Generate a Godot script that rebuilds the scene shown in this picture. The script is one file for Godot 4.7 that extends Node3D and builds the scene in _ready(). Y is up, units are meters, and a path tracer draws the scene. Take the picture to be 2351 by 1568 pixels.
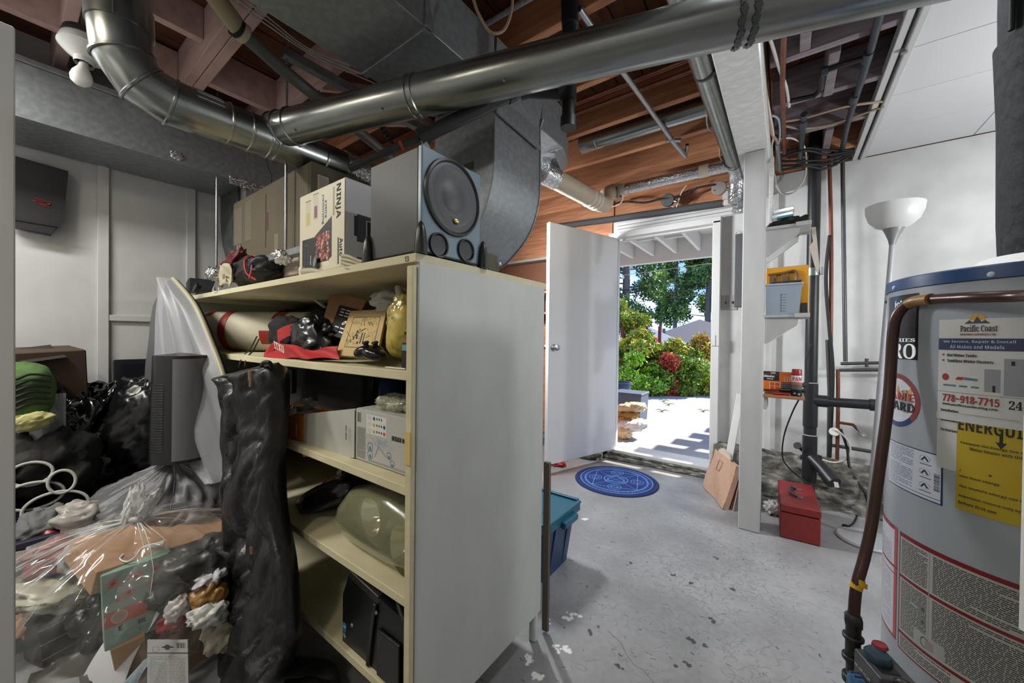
extends Node3D
# A basement storage corner: shelving full of things on the left, an open door to a garden, a water heater on the right.
# World: y up, metres; the door wall is at z = -3.6, the left wall at x = -3.1.

var mats := {}
var taken := {}
var noises := {}
var sans: SystemFont
var serif: SystemFont

func _ready() -> void:
	var cam := Camera3D.new()
	cam.name = "camera"
	cam.fov = 84.83
	cam.near = 0.02
	cam.far = 400.0
	cam.rotation = Vector3(deg_to_rad(-0.506), deg_to_rad(36.23), deg_to_rad(0.641))
	cam.position = Vector3(0, 1.15, 0)
	add_child(cam)
	cam.current = true
	var we := WorldEnvironment.new()
	we.name = "world_environment"
	var e := Environment.new()
	e.tonemap_mode = Environment.TONE_MAPPER_LINEAR
	e.tonemap_exposure = 1.1
	e.background_mode = Environment.BG_SKY
	e.background_energy_multiplier = 1.0
	e.sdfgi_enabled = true
	e.ssao_enabled = true
	e.ssil_enabled = true
	var sky := Sky.new()
	var sm := ProceduralSkyMaterial.new()
	sm.sky_top_color = Color(0.25, 0.45, 0.82)
	sm.sky_horizon_color = Color(0.58, 0.74, 0.95)
	sm.sky_curve = 0.22
	sm.ground_bottom_color = Color(0.4, 0.4, 0.38)
	sm.ground_horizon_color = Color(0.55, 0.6, 0.62)
	sm.sky_cover = cloud_cover()
	sm.sky_energy_multiplier = 1.35
	sm.sun_angle_max = 0.5
	sky.sky_material = sm
	e.sky = sky
	we.environment = e
	add_child(we)
	var sun := DirectionalLight3D.new()
	sun.name = "sun"
	sun.light_energy = 4.2
	sun.light_color = Color(1.0, 0.96, 0.88)
	sun.light_angular_distance = 0.3
	sun.shadow_enabled = true
	var towards := Vector3(-0.45, -0.86, 1.0).normalized()
	add_child(sun)
	sun.look_at_from_position(Vector3(0, 9, -9), Vector3(0, 9, -9) + towards)
	unseen_lights()
	sans = SystemFont.new()
	sans.font_names = PackedStringArray(["Droid Sans"])
	sans.font_weight = 700
	serif = SystemFont.new()
	serif.font_names = PackedStringArray(["Droid Serif"])
	serif.font_weight = 700
	make_materials()
	build_shell()
	build_ceiling()
	build_door()
	build_outside()
	build_ducts()
	build_pipes_above()
	build_cabinet()
	build_cabinet_top()
	build_shelf_two()
	build_shelf_three()
	build_shelf_low()
	build_left_pile()
	build_floor_things()
	build_post_corner()
	build_plumbing()
	build_heater()

# ---------------------------------------------------------------- lights
func cloud_cover() -> ImageTexture:
	var im := Image.create(512, 256, false, Image.FORMAT_RGBA8)
	var n := FastNoiseLite.new()
	n.seed = 11
	n.frequency = 1.6
	n.fractal_octaves = 5
	for y in 256:
		var el := PI * (0.5 - (y + 0.5) / 256.0)
		for x in 512:
			var az := TAU * x / 512.0
			var d := Vector3(cos(el) * cos(az), sin(el) * 2.2, cos(el) * sin(az))
			var a := smoothstep(-0.02, 0.32, n.get_noise_3dv(d * 2.0))
			im.set_pixel(x, y, Color(1, 1, 1, a * 0.92))
	return ImageTexture.create_from_image(im)

func unseen_lights() -> void:
	# unseen lamps that light the room; the one behind the duct is added fill
	fixture(Vector3(0.03, 2.40, -1.33), Vector3(0.14, 0.05, 0.6), 1.25, Color(0.97, 0.98, 1.0), Vector3.DOWN, "unseen white tube lamp above the walkway, placed to light the door end")  # out of view above the frame, lights the walkway and door wall
	fixture(Vector3(-1.92, 2.02, -2.18), Vector3(0.40, 0.05, 0.16), 6.0, Color(0.98, 0.99, 1.0), Vector3(0.75, -0.35, -0.55), "added white fill lamp hidden behind the curved metal duct")  # added fill lamp, kept out of sight by the elbow
	fixture(Vector3(-1.3, 2.38, 0.72), Vector3(1.0, 0.05, 0.16), 3.4, Color(1.0, 0.96, 0.87), Vector3.DOWN, "unseen white tube lamp behind the viewpoint, placed to light the shelf fronts")  # out of view, lights the shelf fronts
	fixture(Vector3(-2.35, 2.38, 0.75), Vector3(0.16, 0.05, 1.0), 4.2, Color(1.0, 0.99, 0.97), Vector3.DOWN, "unseen white tube lamp behind the partition, placed to light the left wall")  # out of view, lights the left wall and the bags
	fixture(Vector3(0.6, 2.38, 1.7), Vector3(1.15, 0.05, 0.16), 0.4, Color(1.0, 0.98, 0.95), Vector3.DOWN, "unseen white tube lamp opposite the door, weak light from behind the viewpoint")  # out of view, faint light from the rear
	var c := Vector3(1.45, 1.5, -2.4)  # unseen bulb, placed to light the right wall and tiled ceiling
	var t := thing("unseen_bulb", "white globe bulb out of view beyond the water heater, lights the right side", "light", c)
	var mb := MB.new()
	mb.rod(c + Vector3(0, 0.05, 0), Vector3(c.x, 2.46, c.z), 0.004, 8)
	part("cord", mb, m("cord_white", Color(0.8, 0.8, 0.8), 0.5), t)
	mb = MB.new()
	mb.blob(c, Vector3(0.06, 0.06, 0.06), 1, 0.0)
	var gm := m("globe_glow", Color(1, 1, 1), 0.5)
	gm.emission_enabled = true
	gm.emission = Color(1, 1, 1)
	gm.emission_energy_multiplier = 3.0
	part("globe", mb, gm, t)
	var o := OmniLight3D.new()
	o.name = "unseen_bulb_light"
	o.light_energy = 0.95
	o.light_color = Color(0.98, 0.99, 1.0)
	o.light_size = 0.05
	o.omni_range = 12.0
	o.omni_attenuation = 2.0
	o.shadow_enabled = true
	add_child(o)
	o.position = c

func fixture(c: Vector3, s: Vector3, energy: float, col: Color, aim: Vector3, label: String) -> void:  # one lamp out of view: body, glowing face and area light
	var t := thing("unseen_lamp", label, "light", c - Vector3(0, s.y / 2, 0), "unseen tube lamps")
	var y := -aim.normalized()
	var x := (Vector3.RIGHT - y * y.x).normalized() if absf(y.x) < 0.9 else Vector3.BACK
	var q := Basis(x, y, x.cross(y))
	var mb := MB.new()
	mb.obox(c + y * 0.03, q, Vector3(s.x + 0.02, 0.04, s.z + 0.02))
	part("housing", mb, m("white_enamel", Color(0.85, 0.85, 0.83), 0.4), t)
	var em := m("unseen_glow_" + str(c.x), Color(1, 1, 1), 0.6)
	em.emission_enabled = true
	em.emission = col
	em.emission_energy_multiplier = 2.5
	mb = MB.new()
	mb.obox(c - y * 0.005, q, Vector3(s.x, 0.03, s.z), 0.006)
	part("diffuser", mb, em, t)
	if aim != Vector3.DOWN:
		var out := Vector3(aim.x, 0, aim.z).normalized()
		mb = MB.new()
		mb.obox(c + Vector3(0, 0.095, 0) + out * 0.13, Basis(out, Vector3.UP, out.cross(Vector3.UP)), Vector3(0.48, 0.012, 0.5), 0.003)  # added hood that keeps the fill light off the joists
		part("hood", mb, mats["white_enamel"], t)
		mb = MB.new()
		mb.rod(c + y * 0.04, Vector3(c.x, 2.6, c.z), 0.006, 8)
		part("hanger", mb, mats.get("steel", m("steel", Color(0.62, 0.63, 0.64), 0.35, 0.9)), t)
	var l := AreaLight3D.new()
	l.name = "unseen_lamp_light"
	l.area_size = Vector2(s.x, s.z)
	l.light_energy = energy
	l.light_color = col
	l.shadow_enabled = true
	l.area_range = 12.0
	l.area_attenuation = 2.0
	add_child(l, true)
	l.transform = Transform3D(Basis(q.x, -q.z, q.y), c - y * 0.03)

# ---------------------------------------------------------------- builders
func V(x: float, y: float, z: float) -> Vector3:
	return Vector3(x, y, z)

class MB:
	var v := PackedVector3Array()
	var n := PackedVector3Array()
	var u := PackedVector2Array()

	func tri(a: Vector3, b: Vector3, c: Vector3, na: Vector3, nb: Vector3, nc: Vector3, ua := Vector2.ZERO, ub := Vector2.ZERO, uc := Vector2.ZERO) -> void:
		if (b - a).cross(c - a).dot(na + nb + nc) > 0.0:
			v.append_array([a, c, b])
			n.append_array([na, nc, nb])
			u.append_array([ua, uc, ub])
		else:
			v.append_array([a, b, c])
			n.append_array([na, nb, nc])
			u.append_array([ua, ub, uc])

	func quad4(a: Vector3, b: Vector3, c: Vector3, d: Vector3, na: Vector3, nb: Vector3, nc: Vector3, nd: Vector3, ua := Vector2(0, 1), ub := Vector2(1, 1), uc := Vector2(1, 0), ud := Vector2(0, 0)) -> void:
		tri(a, b, c, na, nb, nc, ua, ub, uc)
		tri(a, c, d, na, nc, nd, ua, uc, ud)

	func quad(a: Vector3, b: Vector3, c: Vector3, d: Vector3) -> void:   # counter-clockwise seen from the front, a = lower left
		var g := (b - a).cross(d - a).normalized()
		quad4(a, b, c, d, g, g, g, g)

	func box(c: Vector3, s: Vector3, rot := Vector3.ZERO, bev := 0.0) -> void:
		obox(c, Basis.from_euler(rot * PI / 180.0), s, bev)

	func obox(c: Vector3, q: Basis, s: Vector3, bev := 0.0) -> void:
		var h := s * 0.5
		var e: float = min(bev, min(h.x, min(h.y, h.z)) * 0.6)
		var fc := [[0, 1, 2, 1], [0, 1, 2, -1], [1, 2, 0, 1], [1, 2, 0, -1], [2, 0, 1, 1], [2, 0, 1, -1]]
		for f in fc:
			var i: int = f[0]
			var j: int = f[1]
			var k: int = f[2]
			var sg: float = f[3]
			var nn := Vector3.ZERO
			nn[i] = sg
			var p := []
			for w in [[-1, -1], [1, -1], [1, 1], [-1, 1]]:
				var x := Vector3.ZERO
				x[i] = h[i] * sg
				x[j] = (h[j] - e) * w[0]
				x[k] = (h[k] - e) * w[1]
				p.append(c + q * x)
			nn = q * nn
			# texture runs with the width of the face across and y up where it can
			var ua := Vector2(0, 1)
			var ub := Vector2(0, 0)
			var uc := Vector2(1, 0)
			var ud := Vector2(1, 1)
			if i == 2:
				ua = Vector2(0, 1); ub = Vector2(1, 1); uc = Vector2(1, 0); ud = Vector2(0, 0)
				if sg < 0:
					ua = Vector2(1, 1); ub = Vector2(0, 1); uc = Vector2(0, 0); ud = Vector2(1, 0)
			elif i == 0:
				ua = Vector2(1, 1); ub = Vector2(1, 0); uc = Vector2(0, 0); ud = Vector2(0, 1)
				if sg < 0:
					ua = Vector2(0, 1); ub = Vector2(0, 0); uc = Vector2(1, 0); ud = Vector2(1, 1)
			quad4(p[0], p[1], p[2], p[3], nn, nn, nn, nn, ua, ub, uc, ud)
		if e <= 0.0:
			return
		for i in 3:
			var j := (i + 1) % 3
			var k := (i + 2) % 3
			for sj in [-1.0, 1.0]:
				for sk in [-1.0, 1.0]:
					var nj := Vector3.ZERO
					nj[j] = sj
					var nk := Vector3.ZERO
					nk[k] = sk
					var p := []
					for si in [-1.0, 1.0]:
						var x := Vector3.ZERO
						x[i] = (h[i] - e) * si
						x[j] = h[j] * sj
						x[k] = (h[k] - e) * sk
						p.append(c + q * x)
						x[j] = (h[j] - e) * sj
						x[k] = h[k] * sk
						p.append(c + q * x)
					quad4(p[0], p[2], p[3], p[1], q * nj, q * nj, q * nk, q * nk)
		for sx in [-1.0, 1.0]:
			for sy in [-1.0, 1.0]:
				for sz in [-1.0, 1.0]:
					var a := c + q * Vector3(h.x * sx, (h.y - e) * sy, (h.z - e) * sz)
					var b := c + q * Vector3((h.x - e) * sx, h.y * sy, (h.z - e) * sz)
					var d := c + q * Vector3((h.x - e) * sx, (h.y - e) * sy, h.z * sz)
					tri(a, b, d, q * Vector3(sx, 0, 0), q * Vector3(0, sy, 0), q * Vector3(0, 0, sz))

	func beam(a: Vector3, b: Vector3, w: float, h: float, up := Vector3.UP, bev := 0.0) -> void:   # a board from a to b, w across, h along up
		var x := (b - a).normalized()
		var z := x.cross(up).normalized()
		var y := z.cross(x).normalized()
		obox((a + b) * 0.5, Basis(x, y, z), Vector3((b - a).length(), h, w), bev)

	func tube(raw: Array, r: Variant, seg := 12, round := true, caps := true, sub := 6) -> void:
		var pts: Array = raw
		if round and raw.size() > 2:
			pts = []
			for i in raw.size() - 1:
				var p0: Vector3 = raw[max(i - 1, 0)]
				var p1: Vector3 = raw[i]
				var p2: Vector3 = raw[i + 1]
				var p3: Vector3 = raw[min(i + 2, raw.size() - 1)]
				for k in sub:
					pts.append(p1.cubic_interpolate(p2, p0, p3, float(k) / sub))
			pts.append(raw[-1])
		var cnt := pts.size()
		var t: Vector3 = (pts[1] - pts[0]).normalized()
		var a := t.cross(Vector3.UP if absf(t.y) < 0.9 else Vector3.RIGHT).normalized()
		var rings := []
		var along := 0.0
		for i in cnt:
			var tt: Vector3 = t
			if i > 0 and i < cnt - 1:
				tt = (pts[i + 1] - pts[i - 1]).normalized()
			elif i == cnt - 1:
				tt = (pts[i] - pts[i - 1]).normalized()
			a = (a - tt * a.dot(tt)).normalized()
			var b := tt.cross(a)
			if i > 0:
				along += (pts[i] - pts[i - 1]).length()
			var rr: float = r if not r is Array else lerpf(r[0], r[-1], float(i) / (cnt - 1)) if r.size() != cnt else r[i]
			var ring := []
			for k in seg + 1:
				var w := TAU * k / seg
				var d := a * cos(w) + b * sin(w)
				ring.append([pts[i] + d * rr, d, Vector2(float(k) / seg, along)])
			rings.append(ring)
		for i in cnt - 1:
			for k in seg:
				var p: Array = rings[i][k]
				var q: Array = rings[i + 1][k]
				var p2: Array = rings[i][k + 1]
				var q2: Array = rings[i + 1][k + 1]
				quad4(p[0], p2[0], q2[0], q[0], p[1], p2[1], q2[1], q[1], p[2], p2[2], q2[2], q[2])
		if caps:
			for end in [0, cnt - 1]:
				var cn: Vector3 = (pts[0] - pts[1]).normalized() if end == 0 else (pts[-1] - pts[-2]).normalized()
				for k in seg:
					tri(pts[end], rings[end][k][0], rings[end][k + 1][0], cn, cn, cn)

	func lathe(prof: Array, o: Vector3, axis := Vector3.UP, seg := 32, a0 := 0.0, a1 := TAU) -> void:   # prof: Vector2(radius, height) from bottom to top, outside
		var y := axis.normalized()
		var x := y.cross(Vector3.RIGHT if absf(y.x) < 0.9 else Vector3.FORWARD).normalized()
		var z := x.cross(y)
		for i in prof.size() - 1:
			var p: Vector2 = prof[i]
			var q: Vector2 = prof[i + 1]
			var d := q - p
			if d.length() < 1e-7:
				continue
			var nn := Vector2(d.y, -d.x).normalized()
			var n0 := nn
			var n1 := nn
			if i > 0:
				var dp: Vector2 = p - prof[i - 1]
				var np := Vector2(dp.y, -dp.x).normalized()
				if np.dot(nn) > 0.75:
					n0 = (np + nn).normalized()
			if i < prof.size() - 2:
				var dq: Vector2 = prof[i + 2] - q
				var nq := Vector2(dq.y, -dq.x).normalized()
				if nq.dot(nn) > 0.75:
					n1 = (nq + nn).normalized()
			for k in seg:
				var w0 := lerpf(a0, a1, float(k) / seg)
				var w1 := lerpf(a0, a1, float(k + 1) / seg)
				var d0 := x * cos(w0) + z * sin(w0)
				var d1 := x * cos(w1) + z * sin(w1)
				quad4(o + d0 * p.x + y * p.y, o + d1 * p.x + y * p.y, o + d1 * q.x + y * q.y, o + d0 * q.x + y * q.y, d0 * n0.x + y * n0.y, d1 * n0.x + y * n0.y, d1 * n1.x + y * n1.y, d0 * n1.x + y * n1.y)

	func rod(a: Vector3, b: Vector3, r: float, seg := 16, bev := 0.0) -> void:
		var h := (b - a).length()
		var e: float = min(bev, r * 0.5)
		lathe([Vector2(0, 0), Vector2(r - e, 0), Vector2(r, e), Vector2(r, h - e), Vector2(r - e, h), Vector2(0, h)], a, b - a, seg)

	func prism(poly: Array, o: Vector3, ux: Vector3, uy: Vector3, d: Vector3) -> void:
		var pp := PackedVector2Array(poly)
		var ix := Geometry2D.triangulate_polygon(pp)
		var nn := d.normalized()
		var at := func(p: Vector2) -> Vector3: return o + ux * p.x + uy * p.y
		for k in range(0, ix.size(), 3):
			var a: Vector3 = at.call(pp[ix[k]])
			var b: Vector3 = at.call(pp[ix[k + 1]])
			var c: Vector3 = at.call(pp[ix[k + 2]])
			tri(a, b, c, -nn, -nn, -nn, pp[ix[k]], pp[ix[k + 1]], pp[ix[k + 2]])
			tri(a + d, b + d, c + d, nn, nn, nn, pp[ix[k]], pp[ix[k + 1]], pp[ix[k + 2]])
		var turn := 1.0 if not Geometry2D.is_polygon_clockwise(pp) else -1.0
		for i in pp.size():
			var p := pp[i]
			var q := pp[(i + 1) % pp.size()]
			var e := (q - p).normalized()
			var out := (ux * e.y - uy * e.x).normalized() * turn
			var a: Vector3 = at.call(p)
			var b: Vector3 = at.call(q)
			quad4(a, b, b + d, a + d, out, out, out, out)

	func grid(nu: int, nv: int, f: Callable, closed_u := false, flip := false) -> void:
		var p := []
		for j in nv + 1:
			var row := []
			for i in nu + 1:
				row.append(f.call(float(i) / nu, float(j) / nv))
			p.append(row)
		var nn := []
		for j in nv + 1:
			var row := []
			for i in nu + 1:
				var i0 := i - 1
				var i1 := i + 1
				if closed_u:
					i0 = (i - 1 + nu) % nu
					i1 = (i + 1) % nu
				else:
					i0 = max(i0, 0)
					i1 = min(i1, nu)
				var du: Vector3 = p[j][i1] - p[j][i0]
				var dv: Vector3 = p[min(j + 1, nv)][i] - p[max(j - 1, 0)][i]
				if du.length_squared() < 1e-10:
					var jj: int = 1 if j == 0 else nv - 1
					du = p[jj][i1] - p[jj][i0]
				if dv.length_squared() < 1e-10:
					dv = Vector3.UP * 1e-3
				var g := du.cross(dv).normalized()
				row.append(-g if flip else g)
			nn.append(row)
		for j in nv:
			for i in nu:
				var u0 := float(i) / nu
				var u1 := float(i + 1) / nu
				var v0 := 1.0 - float(j) / nv
				var v1 := 1.0 - float(j + 1) / nv
				quad4(p[j][i], p[j][i + 1], p[j + 1][i + 1], p[j + 1][i], nn[j][i], nn[j][i + 1], nn[j + 1][i + 1], nn[j + 1][i], Vector2(u0, v0), Vector2(u1, v0), Vector2(u1, v1), Vector2(u0, v1))

	func sheet(nu: int, nv: int, f: Callable, thick := 0.002) -> void:   # a sheet with both faces, a little apart
		grid(nu, nv, f)
		var p00: Vector3 = f.call(0.5, 0.5)
		var g: Vector3 = (f.call(0.6, 0.5) - p00).cross(f.call(0.5, 0.6) - p00).normalized() * thick
		grid(nu, nv, func(a, b): return f.call(a, b) - g, false, true)

	func blob(c: Vector3, r: Vector3, seed_: int, amp := 0.08, freq := 2.0, pw := 2.0, q := Basis.IDENTITY, nu := 32, nv := 20, crease := 0.0) -> void:
		var ns := FastNoiseLite.new()
		ns.seed = seed_
		ns.frequency = freq
		ns.fractal_octaves = 3
		var f := func(a: float, b: float) -> Vector3:
			var th := TAU * a
			var ph := PI * (b - 0.5)
			var d := Vector3(cos(ph) * cos(th), sin(ph), -cos(ph) * sin(th))
			var k := pow(pow(absf(d.x), pw) + pow(absf(d.y), pw) + pow(absf(d.z), pw), -1.0 / pw)
			k *= 1.0 + amp * ns.get_noise_3dv(d) * 2.0 - crease * pow(1.0 - absf(ns.get_noise_3dv(d * 2.3 + Vector3(7, 3, 1))), 8.0)
			return c + q * (d * k * r)
		grid(nu, nv, f, true)

func numbered(called: String) -> String:
	var k: int = taken.get(called, 0)
	taken[called] = k + 1
	return called if k == 0 else "%s_%03d" % [called, k]

func thing(called: String, label: String, category: String, at: Vector3, group := "") -> Node3D:
	var o := Node3D.new()
	o.name = numbered(called)
	add_child(o)
	o.position = at
	o.set_meta("label", label)
	o.set_meta("category", category)
	if group:
		o.set_meta("group", group)
	return o

func base_of(n: Node) -> Vector3:
	var p := Vector3.ZERO
	while n != self and n is Node3D:
		p += n.position
		n = n.get_parent()
	return p

func mesh_of(mb: MB, off: Vector3) -> ArrayMesh:
	var vs := mb.v
	if off != Vector3.ZERO:
		for i in vs.size():
			vs[i] -= off
	var a := []
	a.resize(Mesh.ARRAY_MAX)
	a[Mesh.ARRAY_VERTEX] = vs
	a[Mesh.ARRAY_NORMAL] = mb.n
	a[Mesh.ARRAY_TEX_UV] = mb.u
	var am := ArrayMesh.new()
	am.add_surface_from_arrays(Mesh.PRIMITIVE_TRIANGLES, a)
	return am

func part(called: String, mb: MB, mat: Material, parent: Node3D, label := "") -> MeshInstance3D:
	var o := MeshInstance3D.new()
	o.name = called
	o.mesh = mesh_of(mb, base_of(parent))
	o.material_override = mat
	parent.add_child(o, true)
	if label:
		o.set_meta("label", label)
	return o

func solo(called: String, mb: MB, mat: Material, label: String, category: String, group := "") -> MeshInstance3D:
	var lo := mb.v[0]
	var hi := mb.v[0]
	for p in mb.v:
		lo = lo.min(p)
		hi = hi.max(p)
	var b := Vector3((lo.x + hi.x) / 2, lo.y, (lo.z + hi.z) / 2)
	var o := MeshInstance3D.new()
	o.name = numbered(called)
	o.mesh = mesh_of(mb, b)
	o.material_override = mat
	o.position = b
	add_child(o)
	o.set_meta("label", label)
	o.set_meta("category", category)
	if group:
		o.set_meta("group", group)
	return o

func struct(called: String, mb: MB, mat: Material, label: String, category: String) -> MeshInstance3D:
	var o := solo(called, mb, mat, label, category)
	o.set_meta("kind", "structure")
	return o

# lettering: f(x 0..1, y 0..1, lift) puts the flat text somewhere
func lettering(parent: Node3D, s: String, mat: Material, f: Callable, font: Font = null, depth := 0.0006, called := "lettering") -> void:
	var tm := TextMesh.new()
	tm.text = s
	tm.font = font if font else sans
	tm.font_size = 48
	tm.pixel_size = 0.01
	tm.depth = 0.02
	tm.curve_step = 2.0
	var arr := tm.get_mesh_arrays()
	var vs: PackedVector3Array = arr[Mesh.ARRAY_VERTEX]
	var ix: PackedInt32Array = arr[Mesh.ARRAY_INDEX]
	if vs.is_empty():
		return
	var lo := vs[0]
	var hi := vs[0]
	for p in vs:
		lo = lo.min(p)
		hi = hi.max(p)
	var mb := MB.new()
	var at := func(p: Vector3) -> Vector3: return f.call((p.x - lo.x) / (hi.x - lo.x), (p.y - lo.y) / (hi.y - lo.y), depth if p.z > (lo.z + hi.z) / 2 else 0.0)
	for k in range(0, ix.size(), 3):
		var a: Vector3 = at.call(vs[ix[k]])
		var b: Vector3 = at.call(vs[ix[k + 1]])
		var c: Vector3 = at.call(vs[ix[k + 2]])
		var g := (c - a).cross(b - a).normalized()
		mb.tri(a, b, c, g, g, g)
	part(called, mb, mat, parent)

func flat(o: Vector3, ux: Vector3, uy: Vector3) -> Callable:   # lower left corner, full width vector, full height vector
	var nn := ux.cross(uy).normalized()
	return func(x: float, y: float, z: float) -> Vector3: return o + ux * x + uy * y + nn * z

func print_on(called: String, o: Vector3, ux: Vector3, uy: Vector3, mat: Material, parent: Node3D, thick := 0.0006) -> MeshInstance3D:   # a printed sheet stuck on a face
	var nn := ux.cross(uy).normalized() * thick
	var mb := MB.new()
	mb.quad(o + nn, o + ux + nn, o + ux + uy + nn, o + uy + nn)
	mb.quad(o, o + ux, o + ux + nn, o + nn)
	mb.quad(o + uy + nn, o + ux + uy + nn, o + ux + uy, o + uy)
	mb.quad(o, o + nn, o + uy + nn, o + uy)
	mb.quad(o + ux + nn, o + ux, o + ux + uy, o + ux + uy + nn)
	return part(called, mb, mat, parent)

# ---------------------------------------------------------------- materials
func m(key: String, col: Color, rough := 0.7, metal := 0.0) -> StandardMaterial3D:
	if not mats.has(key):
		var s := StandardMaterial3D.new()
		s.resource_name = key
		s.albedo_color = col
		s.roughness = rough
		s.metallic = metal
		mats[key] = s
	return mats[key]

func noise(freq: float, type: int, seed_: int, cols: Array, stops: Array, oct := 4) -> NoiseTexture2D:
	var n := FastNoiseLite.new()
	n.noise_type = type
	n.seed = seed_
	n.frequency = freq
	n.fractal_octaves = oct
	var g := Gradient.new()
	g.colors = PackedColorArray(cols)
	g.offsets = PackedFloat32Array(stops)
	var t := NoiseTexture2D.new()
	t.width = 256
	t.height = 256
	t.seamless = true
	t.noise = n
	t.color_ramp = g
	return t

# a material whose colour wanders between some tones; scale in repeats per metre
func mn(key: String, cols: Array, scale: Vector3, rough := 0.7, metal := 0.0, freq := 0.02, type := FastNoiseLite.TYPE_SIMPLEX_SMOOTH, bump := 0.0) -> StandardMaterial3D:
	if not mats.has(key):
		var s := m(key, Color.WHITE, rough, metal)
		var stops := []
		var mean := Color(0, 0, 0)
		for q in cols:
			mean += q / cols.size()
		var soft := []
		for i in cols.size():
			stops.append(0.2 + 0.6 * i / (cols.size() - 1.0))
			soft.append(mean.lerp(cols[i], 0.5))
		if not key in ["concrete_dark", "foil"]:
			cols = soft
		s.albedo_texture = noise(freq, type, hash(key) % 1000, cols, stops)
		s.uv1_triplanar = true
		s.uv1_world_triplanar = true
		s.uv1_scale = scale
		if bump > 0.0:
			if not noises.has("bump"):
				var t := noise(0.03, FastNoiseLite.TYPE_SIMPLEX_SMOOTH, 5, [Color.BLACK, Color.WHITE], [0.0, 1.0], 5)
				t.as_normal_map = true
				t.bump_strength = 6.0
				t.color_ramp = null
				noises["bump"] = t
			s.normal_enabled = true
			s.normal_texture = noises["bump"]
			s.normal_scale = bump
	return mats[key]

func film(key: String, col: Color, alpha: float, rough := 0.12) -> StandardMaterial3D:
	if not mats.has(key):
		var s := m(key, Color(col.r, col.g, col.b, alpha), rough)
		s.transparency = BaseMaterial3D.TRANSPARENCY_ALPHA
		s.cull_mode = BaseMaterial3D.CULL_DISABLED
	return mats[key]

func pic(key: String, im: Image, rough := 0.5) -> StandardMaterial3D:
	if not mats.has(key):
		var s := m(key, Color.WHITE, rough)
		im.generate_mipmaps()
		s.albedo_texture = ImageTexture.create_from_image(im)
		s.texture_repeat = false
	return mats[key]

func sheet_image(w: int, h: int, bg: Color) -> Image:
	var im := Image.create(w, h, false, Image.FORMAT_RGB8)
	im.fill(bg)
	return im

func rc(im: Image, x: int, y: int, w: int, h: int, c: Color) -> void:
	im.fill_rect(Rect2i(x, y, w, h), c)

func lines(im: Image, x: int, y: int, w: int, h: int, step: int, thick: int, c: Color, seed_: int, gap := 0.12) -> void:   # small print: rows of word-like dashes
	var r := RandomNumberGenerator.new()
	r.seed = seed_
	var yy := y
	while yy + thick <= y + h:
		var xx := x
		var stop: int = x + w if r.randf() > gap else x + int(w * r.randf_range(0.3, 0.9))
		while xx < stop:
			var l := r.randi_range(step, step * 4)
			l = min(l, stop - xx)
			rc(im, xx, yy, l, thick, c)
			xx += l + max(1, step / 2)
		yy += step

func stroke(im: Image, a: Vector2, b: Vector2, w: float, c: Color) -> void:
	var cnt: int = max(2, int((b - a).length() * 1.2))
	for i in cnt + 1:
		var p := a.lerp(b, float(i) / cnt)
		im.fill_rect(Rect2i(int(p.x - w / 2), int(p.y - w / 2), max(1, int(w)), max(1, int(w))), c)

func arc(im: Image, c: Vector2, r: float, a0: float, a1: float, w: float, col: Color) -> void:
	var cnt: int = max(8, int(r * absf(a1 - a0) / 1.5))
	var last := c + Vector2(cos(a0), sin(a0)) * r
	for i in range(1, cnt + 1):
		var t := lerpf(a0, a1, float(i) / cnt)
		var p := c + Vector2(cos(t), sin(t)) * r
		stroke(im, last, p, w, col)
		last = p

func disc(im: Image, c: Vector2, r: float, col: Color) -> void:
	for y in range(int(c.y - r), int(c.y + r) + 1):
		var dy := y - c.y
		if absf(dy) > r:
			continue
		var hw := sqrt(r * r - dy * dy)
		im.fill_rect(Rect2i(int(c.x - hw), y, int(hw * 2), 1), col)

func barcode(im: Image, x: int, y: int, w: int, h: int, seed_: int, upright := true) -> void:
	var r := RandomNumberGenerator.new()
	r.seed = seed_
	var k := 0
	while k < (w if upright else h):
		var t := r.randi_range(1, 3)
		if upright:
			rc(im, x + k, y, t, h, Color(0.1, 0.1, 0.1))
		else:
			rc(im, x, y + k, w, t, Color(0.1, 0.1, 0.1))
		k += t + r.randi_range(1, 3)

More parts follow.
